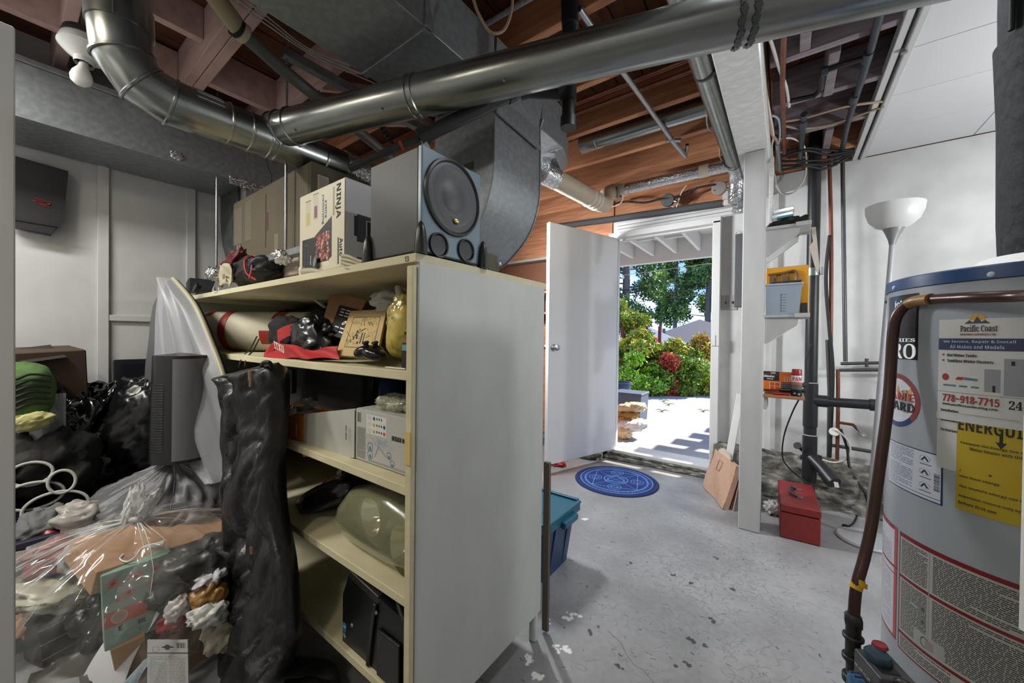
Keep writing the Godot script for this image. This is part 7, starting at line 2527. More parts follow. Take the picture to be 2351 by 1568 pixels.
# ---------------------------------------------------------------- walkway
func build_floor_things() -> void:
	# round mat
	var t := thing("round_mat", "round blue mat with pale circle line pattern on the floor inside the door", "mat", V(-1.10, 0.001, -2.955))
	var mb := MB.new()
	mb.lathe([Vector2(0, 0), Vector2(0.325, 0), Vector2(0.328, 0.004), Vector2(0.322, 0.008), Vector2(0, 0.008)], V(-1.10, 0.001, -2.955), Vector3.UP, 64)
	part("mat", mb, m("mat_navy", Color(0.06, 0.13, 0.30), 0.9), t)
	var im := sheet_image(512, 512, Color(0.07, 0.17, 0.40))
	var c := Vector2(256, 256)
	var pale := Color(0.42, 0.58, 0.80)
	arc(im, c, 240, 0, TAU, 9, Color(0.05, 0.10, 0.26))
	arc(im, c, 226, 0, TAU, 4, pale)
	arc(im, c, 198, 0, TAU, 4, pale)
	arc(im, c, 190, 0, TAU, 2, pale)
	var r := RandomNumberGenerator.new()
	r.seed = 6
	for k in 56:
		var w := TAU * k / 56.0
		var p := c + Vector2(cos(w), sin(w)) * 212
		stroke(im, p + Vector2(r.randfn(0, 4), r.randfn(0, 4)), p + Vector2(r.randfn(0, 5), r.randfn(0, 5)), 2.5, pale)
	for k in 4:
		var a := TAU * k / 4.0 + 0.5
		var b := TAU * (k + 1) / 4.0 + 0.5
		stroke(im, c + Vector2(cos(a), sin(a)) * 190, c + Vector2(cos(b), sin(b)) * 190, 3, pale)
		stroke(im, c + Vector2(cos(a), sin(a)) * 190, c + Vector2(cos(a + PI), sin(a + PI)) * 190, 2.5, pale)
		arc(im, c + Vector2(cos(a + 0.78), sin(a + 0.78)) * 132, 40, 0, TAU, 3, pale)
		arc(im, c + Vector2(cos(a + 0.78), sin(a + 0.78)) * 132, 22, 0, TAU, 3, pale)
	arc(im, c, 74, 0, TAU, 4, pale)
	arc(im, c, 52, 0, TAU, 3, pale)
	for k in 3:
		var a := TAU * k / 3.0 + 0.2
		stroke(im, c + Vector2(cos(a), sin(a)) * 74, c + Vector2(cos(a + TAU / 3.0), sin(a + TAU / 3.0)) * 74, 3, pale)
	mb = MB.new()
	for k in 64:
		var w0 := TAU * k / 64.0
		var w1 := TAU * (k + 1) / 64.0
		var o := V(-1.10, 0.0096, -2.955)
		mb.tri(o, o + V(cos(w0), 0, sin(w0)) * 0.318, o + V(cos(w1), 0, sin(w1)) * 0.318, Vector3.UP, Vector3.UP, Vector3.UP, Vector2(0.5, 0.5), Vector2(0.5 + 0.5 * cos(w0), 0.5 + 0.5 * sin(w0)), Vector2(0.5 + 0.5 * cos(w1), 0.5 + 0.5 * sin(w1)))
	part("print", mb, pic("mat_print", im, 0.9), t)
	# storage tote
	t = thing("storage_tote", "blue plastic storage tote with a teal lid behind the shelving unit", "tote", V(-1.12, 0, -1.62))
	var body := m("tote_blue", Color(0.11, 0.22, 0.37), 0.45)
	var teal := m("tote_teal", Color(0.06, 0.34, 0.42), 0.4)
	mb = MB.new()
	var prof := func(a: float, b: float) -> Vector3:
		var w := TAU * a
		var pw := 0.22
		var x: float = signf(cos(w)) * pow(absf(cos(w)), pw)
		var z: float = signf(sin(w)) * pow(absf(sin(w)), pw)
		var s := lerpf(0.87, 1.0, b)
		return V(-1.135 + 0.265 * s * x, 0.001 + 0.26 * b, -1.625 + 0.165 * s * z)
	mb.grid(96, 6, prof, true, true)
	part("body", mb, body, t)
	for q in [[-0.873, -1.56], [-0.873, -1.69]]:
		mb = MB.new()
		mb.beam(V(q[0] - 0.034, 0.01, q[1]), V(q[0] + 0.004, 0.25, q[1]), 0.022, 0.012, V(1, 0, 0), 0.003)
		part("rib", mb, body, t)
	mb = MB.new()
	mb.prism([Vector2(-0.285, -0.15), Vector2(-0.255, -0.182), Vector2(0.255, -0.182), Vector2(0.285, -0.15), Vector2(0.285, 0.15), Vector2(0.255, 0.182), Vector2(-0.255, 0.182), Vector2(-0.285, 0.15)], V(-1.135, 0.262, -1.625), Vector3.RIGHT, Vector3.BACK, V(0, 0.034, 0))
	part("lid", mb, teal, t)
	mb = MB.new()
	for k in 2:
		mb.beam(V(-1.40, 0.30, -1.625 + (0.172 if k else -0.172)), V(-0.87, 0.30, -1.625 + (0.172 if k else -0.172)), 0.022, 0.014, Vector3.UP, 0.005)
		mb.beam(V(-1.135 + (0.275 if k else -0.275), 0.30, -1.79), V(-1.135 + (0.275 if k else -0.275), 0.30, -1.46), 0.022, 0.014, Vector3.UP, 0.005)
	mb.box(V(-0.98, 0.2965, -1.56), V(0.06, 0.004, 0.05), Vector3.ZERO, 0.002)
	part("lid_rim", mb, teal, t)
	mb = MB.new()
	mb.box(V(-0.842, 0.262, -1.64), V(0.035, 0.036, 0.14), V(0, 0, -12), 0.008)
	part("handle", mb, teal, t)
	# red thing and debris under the door
	mb = MB.new()
	mb.blob(V(-1.68, 0.02, -2.983), V(0.10, 0.024, 0.05), 22, 0.2, 2, 2.2, Basis.IDENTITY, 26, 16, 0.1)
	solo("red_cloth", mb, m("cloth_red", Color(0.62, 0.05, 0.07), 0.6), "red plastic cloth lying under the bottom of the open door", "cloth")
	mb = MB.new()
	mb.blob(V(-1.543, 0.02, -3.332), V(0.10, 0.03, 0.05), 23, 0.2, 2, 2.2, Basis.IDENTITY, 26, 16, 0.1)
	mb.tube([V(-1.509, 0.02, -3.309), V(-1.428, 0.04, -3.326), V(-1.43, 0.02, -3.543), V(-1.375, 0.02, -3.517)], 0.012, 8)
	solo("garden_hose", mb, m("olive_debris", Color(0.22, 0.22, 0.16), 0.7), "olive hose and bundle lying in the dark behind the open door", "hose")
	# shelf with bottles behind the door
	t = thing("wall_shelf", "bare brown wooden shelf behind the open door carrying cans and bottles", "shelf", V(-2.2, 1.5, -3.5))
	for y in [1.64, 1.42]:
		mb = MB.new()
		mb.box(V(-2.35, y, -3.49), V(1.3, 0.02, 0.2), Vector3.ZERO, 0.002)
		part("board", mb, mats["joist_wood"], t)
	mb = MB.new()
	mb.box(V(-2.35, 1.70, -3.59), V(1.3, 0.7, 0.02), Vector3.ZERO, 0.002)
	part("back", mb, m("ply_brown", Color(0.46, 0.29, 0.2), 0.7), t)
	mb = MB.new()
	mb.box(V(-2.35, 2.02, -3.52), V(1.3, 0.03, 0.1), Vector3.ZERO, 0.003)
	part("rail", mb, m("rail_grey", Color(0.60, 0.59, 0.55), 0.7), t)
	var cans := [[1167, Color(0.22, 0.22, 0.18), 0.06, "dark glass jar behind the duct's foot on the lower shelf"], [1180, Color(0.62, 0.58, 0.36), 0.07, "gold topped jar on the lower shelf behind the door"], [1203, Color(0.55, 0.58, 0.62), 0.15, "pale grey spray can, first of the row on the lower shelf"], [1216, Color(0.08, 0.08, 0.10), 0.175, "black can with a white mark on the lower shelf"], [1229, Color(0.70, 0.72, 0.74), 0.165, "white tube standing right of the black can"], [1239, Color(0.12, 0.18, 0.28), 0.18, "dark blue bottle nearest the door's edge"]]
	for k in cans.size():
		var p := [V(-2.606, 1.838, -3.47), V(-2.525, 1.831, -3.47), V(-2.385, 1.82, -3.47), V(-2.309, 1.813, -3.47), V(-2.234, 1.807, -3.47), V(-2.178, 1.802, -3.47)][k] as Vector3
		p.y = 1.4305
		var h: float = cans[k][2] * 1.35
		mb = MB.new()
		mb.lathe([Vector2(0, 0), Vector2(0.024, 0), Vector2(0.026, 0.004), Vector2(0.026, h * 0.78), Vector2(0.018, h * 0.86), Vector2(0.014, h * 0.88), Vector2(0.014, h), Vector2(0, h)], p, Vector3.UP, 20)
		solo("can", mb, m("can_%d" % k, cans[k][1], 0.35), cans[k][3], "can", "cans on the lower shelf behind the door")
	mb = MB.new()
	mb.box(V(V(-2.365, 2.081, -3.47).x, 1.685, -3.47), V(0.09, 0.055, 0.03), Vector3.ZERO, 0.008)
	solo("white_socket", mb, mats["white_plastic"], "small white plastic fitting on the upper shelf behind the door", "fitting")

# ---------------------------------------------------------------- post, little shelves and what is round them
func build_post_corner() -> void:
	var mb := MB.new()
	mb.box(V(-0.166, 1.145, -2.735), V(0.110, 2.29, 0.14), V(0, 0, 0), 0.006)
	struct("post", mb, mats["post_paint"], "white painted wooden post under the beam, chipped at its foot", "post")
	mb = MB.new()
	mb.box(V(-0.075, 1.30, -3.585), V(0.035, 2.0, 0.03), Vector3.ZERO, 0.003)
	struct("trim_4", mb, mats["post_paint"], "narrow white upright batten on the wall behind the post", "trim")
	mb = MB.new()
	mb.box(V(-0.088, 2.10, -2.88), V(0.022, 0.42, 0.05), Vector3.ZERO, 0.003)
	struct("trim_5", mb, mats["beam_paint"], "short white board hanging beside the beam behind the post", "trim")
	# shelves
	var labels := ["highest small white shelf on a triangular bracket beside the post", "middle small white shelf on a triangular bracket beside the post"]
	var k := 0
	for y in [1.862, 1.314]:
		var t := thing("bracket_shelf", labels[k], "shelf", V(0, y - 0.2, -2.95), "small shelves beside the post")
		mb = MB.new()
		mb.box(V(0.0, y - 0.009, -2.96), V(0.225, 0.018, 0.27), Vector3.ZERO, 0.002)
		part("board", mb, mats["post_paint"], t)
		mb = MB.new()
		mb.box(V(0.075, y - 0.007, -2.822), V(0.075, 0.026, 0.012), Vector3.ZERO, 0.002)
		part("lip", mb, mats["post_paint"], t)
		for z in [-2.84, -3.06]:
			mb = MB.new()
			mb.prism([Vector2(-0.11, y - 0.018), Vector2(-0.11, y - 0.185), Vector2(-0.09, y - 0.175), Vector2(0.055, y - 0.06), Vector2(0.06, y - 0.018)], V(0, 0, z), Vector3.RIGHT, Vector3.UP, V(0, 0, -0.018))
			part("bracket", mb, mats["post_paint"], t)
		k += 1
	var ts := thing("bracket_shelf", "lowest small shelf of bare pine beside the post", "shelf", V(0, 0.78, -2.95), "small shelves beside the post")
	mb = MB.new()
	mb.box(V(-0.008, 0.808, -2.94), V(0.205, 0.02, 0.24), Vector3.ZERO, 0.003)
	part("board", mb, mn("pine", [Color(0.62, 0.42, 0.28), Color(0.72, 0.5, 0.35)], V(1, 6, 6), 0.7), ts)
	mb = MB.new()
	mb.box(V(-0.10, 0.76, -2.94), V(0.02, 0.08, 0.2), Vector3.ZERO, 0.003)
	part("cleat", mb, mats["post_paint"], ts)
	# on the highest shelf
	var t := thing("glove_pair", "pair of dark crumpled work gloves on the highest small shelf", "gloves", V(-0.02, 1.863, -2.9))
	mb = MB.new()
	for q in [[-0.045, 0.022, 0.06, 0.0], [0.01, 0.034, 0.055, 0.4], [0.05, 0.02, 0.05, -0.3], [0.0, 0.014, 0.075, 0.1]]:
		mb.blob(V(q[0], 1.864 + q[1], -2.87), V(q[2], 0.018, 0.035), 7, 0.2, 2, 2.2, Basis.from_euler(V(0, q[3], 0.12)), 24, 14, 0.12)
	for f in 5:
		mb.tube([V(0.03 + 0.008 * f, 1.87 + 0.006 * f, -2.85), V(0.06 + 0.006 * f, 1.872 + 0.008 * f, -2.845), V(0.085 + 0.004 * f, 1.868 + 0.007 * f, -2.84)], [0.008, 0.006], 8)
	part("glove", mb, m("glove_dark", Color(0.13, 0.12, 0.11), 0.8), t)
	t = thing("food_boxes", "stacked clear boxes with a teal insert lying on the gloves", "boxes", V(-0.02, 1.905, -2.9))
	for j in 2:
		mb = MB.new()
		mb.box(V(-0.03 + 0.006 * j, 1.925 + 0.03 * j, -2.88), V(0.115 - 0.006 * j, 0.026, 0.10), V(0, 0, 4), 0.006)
		part("box", mb, film("box_film", Color(0.85, 0.93, 0.92), 0.38, 0.15), t)
	mb = MB.new()
	mb.box(V(-0.015, 1.915, -2.845), V(0.08, 0.016, 0.03), V(0, 0, 4), 0.003)
	part("teal_insert", mb, m("teal_bright", Color(0.10, 0.48, 0.55), 0.4), t)
	# on the middle shelf
	t = thing("measuring_tub", "translucent square tub with a printed measuring scale on the middle small shelf", "tub", V(-0.02, 1.3145, -2.91))
	mb = MB.new()
	mb.prism([Vector2(-0.104, 0), Vector2(0.06, 0), Vector2(0.075, 0.185), Vector2(-0.106, 0.185)], V(0, 1.3145, -2.83), Vector3.RIGHT, Vector3.UP, V(0, 0, -0.16))
	part("tub", mb, m("tub_frost", Color(0.58, 0.63, 0.68), 0.35), t)
	mb = MB.new()
	mb.box(V(-0.015, 1.50, -2.91), V(0.19, 0.012, 0.175), Vector3.ZERO, 0.004)
	part("rim", mb, m("rim_frost", Color(0.68, 0.72, 0.76), 0.35), t)
	mb = MB.new()
	mb.box(V(-0.027, 1.385, -2.829), V(0.002, 0.11, 0.001))
	for j in 7:
		mb.box(V(-0.014 + (0.003 if j % 2 else 0.0), 1.334 + 0.017 * j, -2.829), V(0.026 if j % 2 == 0 else 0.02, 0.0016, 0.001))
	part("scale_marks", mb, m("mark_grey", Color(0.25, 0.28, 0.32), 0.6), t)
	t = thing("yellow_case", "clear yellow plastic case standing behind the measuring tub", "case", V(0.0, 1.3145, -3.02))
	mb = MB.new()
	mb.box(V(0.0, 1.475, -3.03), V(0.225, 0.315, 0.07), V(0, 0, 1), 0.006)
	part("case", mb, m("case_amber", Color(0.72, 0.50, 0.05), 0.25), t)
	mb = MB.new()
	mb.tube([V(-0.10, 1.585, -2.985), V(-0.02, 1.59, -2.985), V(0.035, 1.60, -2.985), V(0.05, 1.57, -2.985), V(0.05, 1.52, -2.985)], 0.008, 10)
	part("handle", mb, m("amber_dark", Color(0.36, 0.24, 0.05), 0.4), t)
	for x in [-0.075, -0.01]:
		mb = MB.new()
		mb.box(V(x, 1.555, -2.988), V(0.04, 0.07, 0.012), Vector3.ZERO, 0.004)
		part("inside_shape", mb, mats["amber_dark"], t)
	mb = MB.new()
	mb.box(V(-0.005, 1.525, -2.95), V(0.16, 0.014, 0.03), V(0, 0, 2), 0.005)
	for x in [-0.06, 0.01]:
		mb.tube([V(x, 1.505, -2.82), V(x, 1.53, -2.825), V(x - 0.004, 1.54, -2.84)], 0.003, 6)
	solo("spring_clamp", mb, mats["black_plastic"], "black bar clamp lying across the rim of the measuring tub", "clamp")
	mb = MB.new()
	mb.box(V(0.088, 1.352, -2.95), V(0.035, 0.074, 0.05), Vector3.ZERO, 0.003)
	solo("dark_box", mb, m("tin_dark", Color(0.12, 0.13, 0.16), 0.4), "small dark box right of the measuring tub", "box")
	mb = MB.new()
	mb.prism([Vector2(0.118, 1.865), Vector2(0.14, 1.865), Vector2(0.162, 1.62), Vector2(0.158, 1.575), Vector2(0.145, 1.60), Vector2(0.112, 1.75), Vector2(0.13, 1.78)], V(0, 0, -3.0), Vector3.RIGHT, Vector3.UP, V(0, 0, -0.03))
	solo("folded_card", mb, m("card_beige", Color(0.66, 0.62, 0.56), 0.7), "curled beige card leaning on the black stack beside the shelves", "card")
	# on the lowest shelf
	t = thing("film_kit", "orange and black window film kit box standing on the pine shelf", "box", V(-0.03, 0.8185, -2.9))
	var o := V(-0.112, 0.83, -2.868)
	var im := sheet_image(300, 270, Color(0.78, 0.38, 0.06))
	rc(im, 0, 0, 168, 118, Color(0.10, 0.11, 0.13))
	rc(im, 0, 28, 300, 6, Color(0.62, 0.28, 0.06))
	rc(im, 78, 10, 50, 12, Color(0.75, 0.72, 0.68))
	for q in [[220, 60, 60], [66, 132, 112]]:
		rc(im, q[0], q[1], q[2], int(q[2] * 0.9), Color(0.82, 0.72, 0.6))
		rc(im, q[0] + 5, q[1] + 5, q[2] - 10, int(q[2] * 0.9) - 10, Color(0.70, 0.28, 0.05))
		rc(im, q[0] + q[2] / 2 - 2, q[1], 5, int(q[2] * 0.9), Color(0.82, 0.72, 0.6))
		rc(im, q[0], q[1] + int(q[2] * 0.45) - 2, q[2], 5, Color(0.82, 0.72, 0.6))
	disc(im, Vector2(20, 220), 30, Color(0.66, 0.42, 0.12))
	rc(im, 190, 128, 110, 100, Color(0.15, 0.16, 0.18))
	for j in 4:
		disc(im, Vector2(202, 144 + 24 * j), 6, Color(0.7, 0.7, 0.7))
		lines(im, 214, 138 + 24 * j, 76, 10, 6, 3, Color(0.6, 0.6, 0.6), 50 + j)
	lines(im, 4, 250, 180, 14, 6, 3, Color(0.3, 0.15, 0.05), 61)
	mb = MB.new()
	mb.box(o + V(0.073, 0.062, -0.012), V(0.146, 0.132, 0.02), Vector3.ZERO, 0.002)
	part("box", mb, m("kit_black", Color(0.09, 0.09, 0.1), 0.5), t)
	print_on("front_print", o + V(0, -0.004, -0.0015), V(0.146, 0, 0), V(0, 0.132, 0), pic("kit_print", im, 0.45), t)
	lettering(t, "Ulmaloc", mats["ink_white"], flat(o + V(0.002, 0.092, -0.0006), V(0.056, 0, 0), V(0, 0.014, 0)), sans)
	lettering(t, "GT PLUS", mats["ink_white"], flat(o + V(0.02, 0.078, -0.0006), V(0.03, 0, 0), V(0, 0.007, 0)), sans)
	t = thing("spray_can", "red capped cooking spray can printed PAM on the pine shelf", "can", V(0.055, 0.8185, -2.85))
	var pc := V(0.056, 0.8185, -2.852)
	mb = MB.new()
	mb.lathe([Vector2(0, 0), Vector2(0.026, 0), Vector2(0.028, 0.004), Vector2(0.028, 0.040), Vector2(0.0282, 0.041)], pc, Vector3.UP, 32)
	part("base_band", mb, m("can_dark", Color(0.12, 0.10, 0.11), 0.3), t)
	mb = MB.new()
	mb.lathe([Vector2(0.028, 0.04), Vector2(0.028, 0.072)], pc, Vector3.UP, 32)
	part("grey_band", mb, m("can_greyband", Color(0.36, 0.36, 0.36), 0.3), t)
	mb = MB.new()
	mb.lathe([Vector2(0.028, 0.072), Vector2(0.028, 0.086)], pc, Vector3.UP, 32)
	part("orange_band", mb, m("can_orange", Color(0.72, 0.36, 0.22), 0.3), t)
	mb = MB.new()
	mb.lathe([Vector2(0.028, 0.086), Vector2(0.028, 0.122), Vector2(0.026, 0.126)], pc, Vector3.UP, 32)
	part("white_band", mb, m("can_white", Color(0.80, 0.78, 0.78), 0.3), t)
	mb = MB.new()
	mb.lathe([Vector2(0.0265, 0.124), Vector2(0.025, 0.158), Vector2(0.022, 0.163), Vector2(0, 0.163)], pc, Vector3.UP, 32)
	part("cap", mb, m("cap_red", Color(0.58, 0.06, 0.09), 0.35), t)
	lettering(t, "PAM", m("pam_red", Color(0.62, 0.06, 0.1), 0.4), func(x, y, z): return pc + V(sin((x - 0.5) * 1.9 + 0.1) * (0.0282 + z), 0.094 + 0.022 * y, cos((x - 0.5) * 1.9 + 0.1) * (0.0282 + z)), serif, 0.0004)
	mb = MB.new()
	mb.lathe([Vector2(0, 0), Vector2(0.006, 0), Vector2(0.006, 0.0006), Vector2(0, 0.0006)], pc + V(-0.009, 0.018, 0.0266), V(-0.3, 0, 1), 16)
	mb.lathe([Vector2(0, 0), Vector2(0.006, 0), Vector2(0.006, 0.0006), Vector2(0, 0.0006)], pc + V(0.012, 0.014, 0.0252), V(0.4, 0, 1), 16)
	part("small_mark", mb, m("mark_pale", Color(0.6, 0.6, 0.6)), t)
	t = thing("pliers", "red handled pliers lying in front of the film kit box", "pliers", V(-0.02, 0.8185, -2.84))
	mb = MB.new()
	mb.tube([V(-0.075, 0.826, -2.842), V(-0.03, 0.828, -2.838), V(0.0, 0.826, -2.836)], 0.005, 8)
	mb.tube([V(-0.06, 0.826, -2.826), V(-0.02, 0.827, -2.83), V(0.022, 0.826, -2.834)], 0.007, 8)
	part("handle", mb, m("grip_red", Color(0.55, 0.10, 0.08), 0.5), t)
	mb = MB.new()
	mb.box(V(-0.088, 0.826, -2.836), V(0.034, 0.008, 0.014), V(0, 8, 0), 0.003)
	part("jaw", mb, mats["dark_steel"], t)
	mb = MB.new()
	mb.rod(V(-0.11, 0.842, -2.862), V(-0.03, 0.846, -2.856), 0.004, 10)
	mb.rod(V(-0.03, 0.846, -2.856), V(0.10, 0.853, -2.858), 0.011, 14, 0.003)
	solo("caulking_handle", mb, mats["black_plastic"], "black handled tool lying behind the red pliers", "tool")
	mb = MB.new()
	mb.tube([V(0.117, 0.869, -3.2), V(0.083, 0.872, -2.98), V(0.038, 0.879, -2.9)], 0.013, 12)
	mb.tube([V(0.138, 1.133, -3.25), V(0.11, 1.015, -3.2), V(0.112, 0.912, -3.1), V(0.092, 0.824, -3.05), V(0.043, 0.684, -3.1), V(-0.001, 0.497, -3.2), V(-0.007, 0.332, -3.25), V(0.032, 0.258, -3.27), V(0.088, 0.207, -3.28), V(0.145, 0.193, -3.2), V(0.227, 0.222, -3.1)], 0.0045, 8)
	solo("appliance_cable", mb, mats["black_rubber"], "black cord hanging from the pine shelf down past the toolbox", "cord")
	# switch plate and the grey panel by the door
	t = thing("switch_plate", "double light switch plate on the wall between door and post", "switch", V(-0.39, 1.40, -3.595))
	mb = MB.new()
	mb.box(V(-0.388, 1.468, -3.597), V(0.118, 0.125, 0.008), Vector3.ZERO, 0.002)
	part("plate", mb, m("plate_grey", Color(0.62, 0.62, 0.61), 0.5), t)
	for x in [-0.412, -0.364]:
		mb = MB.new()
		mb.box(V(x, 1.468, -3.589), V(0.01, 0.022, 0.014), V(20, 0, 0), 0.002)
		part("toggle", mb, m("toggle_grey", Color(0.35, 0.35, 0.35), 0.4), t)
		mb = MB.new()
		for y in [1.438, 1.498]:
			screw(mb, V(x, y, -3.593), V(0, 0, 1), 0.003)
		part("screw", mb, mats["dark_steel"], t)
	mb = MB.new()
	mb.box(V(-0.30, 1.715, -3.53), V(0.085, 0.59, 0.06), Vector3.ZERO, 0.004)
	t = thing("wall_cabinet", "tall narrow grey metal cover on the wall beside the post", "panel", V(-0.30, 1.42, -3.53))
	part("cover", mb, m("panel_grey", Color(0.36, 0.36, 0.37), 0.5, 0.3), t)
	mb = MB.new()
	mb.tube([V(-0.345, 2.02, -3.52), V(-0.33, 2.035, -3.52), V(-0.31, 2.025, -3.52), V(-0.29, 2.03, -3.52)], 0.007, 8)
	part("hook", mb, mats["wire_white"], t)
	# paper sack leaning on the footing
	t = thing("paper_bag", "flat brown paper sack stuffed with papers leaning beside the post", "paper bag", V(-0.41, 0, -3.1))
	var b0 := V(-0.503, 0.002, -3.275)
	var b1 := V(-0.316, 0.002, -2.901)
	var up := V(0.07, 0.283, -0.085)
	var nn := (b1 - b0).cross(up).normalized()
	mb = MB.new()
	mb.grid(16, 14, func(a, b): return b0.lerp(b1, a) + up * b + nn * (0.012 + 0.012 * sin(a * PI) * sin(b * PI) + 0.006 * sin(a * 8.0 + b * 6.0)))
	mb.grid(16, 14, func(a, b): return b0.lerp(b1, a) + up * b - nn * 0.02 + V(0.03, 0, 0) * (1.0 - b), false, true)
	var rim := func(w0: Vector3, w1: Vector3) -> void: mb.quad(w0 - nn * 0.02, w0 + nn * 0.014, w1 + nn * 0.014, w1 - nn * 0.02)
	rim.call(b1, b1 + up)
	rim.call(b0 + up, b0)
	part("sack", mb, mats["kraft_paper"] if mats.has("kraft_paper") else mn("kraft_paper", [Color(0.66, 0.52, 0.43), Color(0.73, 0.59, 0.5)], V(4, 4, 4), 0.8), t)
	for j in 4:
		mb = MB.new()
		var f0 := b0 + up * 0.95 - nn * 0.004 * j + (b1 - b0) * (0.1 + 0.05 * j)
		mb.sheet(4, 4, func(a, b): return f0 + (b1 - b0) * (0.55 - 0.1 * j) * a + up * (0.10 + 0.03 * j) * b + V(0, 0.01 * sin(a * 3.0 + j), 0), 0.002)
		part("paper", mb, m("paper_tan", Color(0.74, 0.68, 0.6), 0.8), t)
	mb = MB.new()
	mb.tube([b0 + up * 0.62 + (b1 - b0) * 0.42 + nn * 0.033, b0 + up * 0.86 + (b1 - b0) * 0.40 + nn * 0.026, b0 + up * 0.86 + (b1 - b0) * 0.55 + nn * 0.026, b0 + up * 0.64 + (b1 - b0) * 0.56 + nn * 0.033, b0 + up * 0.62 + (b1 - b0) * 0.42 + nn * 0.033], 0.0018, 6, false)
	part("stamp_line", mb, m("brown_line", Color(0.36, 0.26, 0.2)), t)
	mb = MB.new()
	mb.beam(V(-0.344, 0.219, -3.3), V(-0.276, 0.739, -3.36), 0.012, 0.05, V(1, 0.2, 0), 0.003)
	solo("white_stick", mb, mats["white_plastic"], "white wooden slat leaning on the wall behind the paper sack", "slat")
	mb = MB.new()
	mb.box(V(-0.34, 0.15, -3.30), V(0.17, 0.28, 0.012), V(-12, 0, 0), 0.002)
	solo("grey_board", mb, m("board_mid", Color(0.42, 0.41, 0.4), 0.7), "grey board standing behind the paper sack against the footing", "board")
	# toolbox
	t = thing("toolbox", "red metal toolbox with a folding handle on the floor below the small shelves", "toolbox", V(0.07, 0, -2.93))
	var redm := mn("red_metal", [Color(0.44, 0.11, 0.11), Color(0.52, 0.15, 0.14)], V(4, 4, 4), 0.45)
	mb = MB.new()
	mb.box(V(0.072, 0.076, -2.935), V(0.185, 0.148, 0.46), V(0, 2, 0), 0.004)
	part("body", mb, redm, t)
	mb = MB.new()
	mb.box(V(0.072, 0.176, -2.935), V(0.19, 0.048, 0.465), V(0, 2, 0), 0.008)
	part("lid", mb, redm, t)
	mb = MB.new()
	mb.tube([V(0.075, 0.20, -3.01), V(0.05, 0.212, -3.01), V(0.035, 0.214, -2.98), V(0.035, 0.214, -2.90), V(0.05, 0.212, -2.87), V(0.085, 0.204, -2.865)], 0.008, 10)
	part("handle", mb, mats["dark_steel"], t)
	mb = MB.new()
	for z in [-3.01, -2.865]:
		mb.box(V(0.083, 0.203, z), V(0.03, 0.008, 0.02), Vector3.ZERO, 0.003)
	part("handle_mount", mb, mats["steel"], t)
	mb = MB.new()
	mb.blob(V(-0.055, 0.045, -3.02), V(0.05, 0.05, 0.04), 19, 0.25, 2, 2.2, Basis.from_euler(V(0, 0, 0.5)), 24, 16, 0.25)
	solo("crumpled_paper", mb, m("paper_grey", Color(0.64, 0.64, 0.62), 0.8), "crumpled white paper on the floor between post and toolbox", "paper")
	mb = MB.new()
	for j in 4:
		var p := (V(0.253, 0.004, -3.509)) + V(0.025 * j, 0, -0.012 * j)
		mb.beam(p, p + V(0.05, 0.002, 0.10), 0.008, 0.003)
	solo("wood_sticks", mb, m("stick_pale", Color(0.62, 0.60, 0.55), 0.8), "few pale sticks lying on the floor right of the toolbox", "sticks")

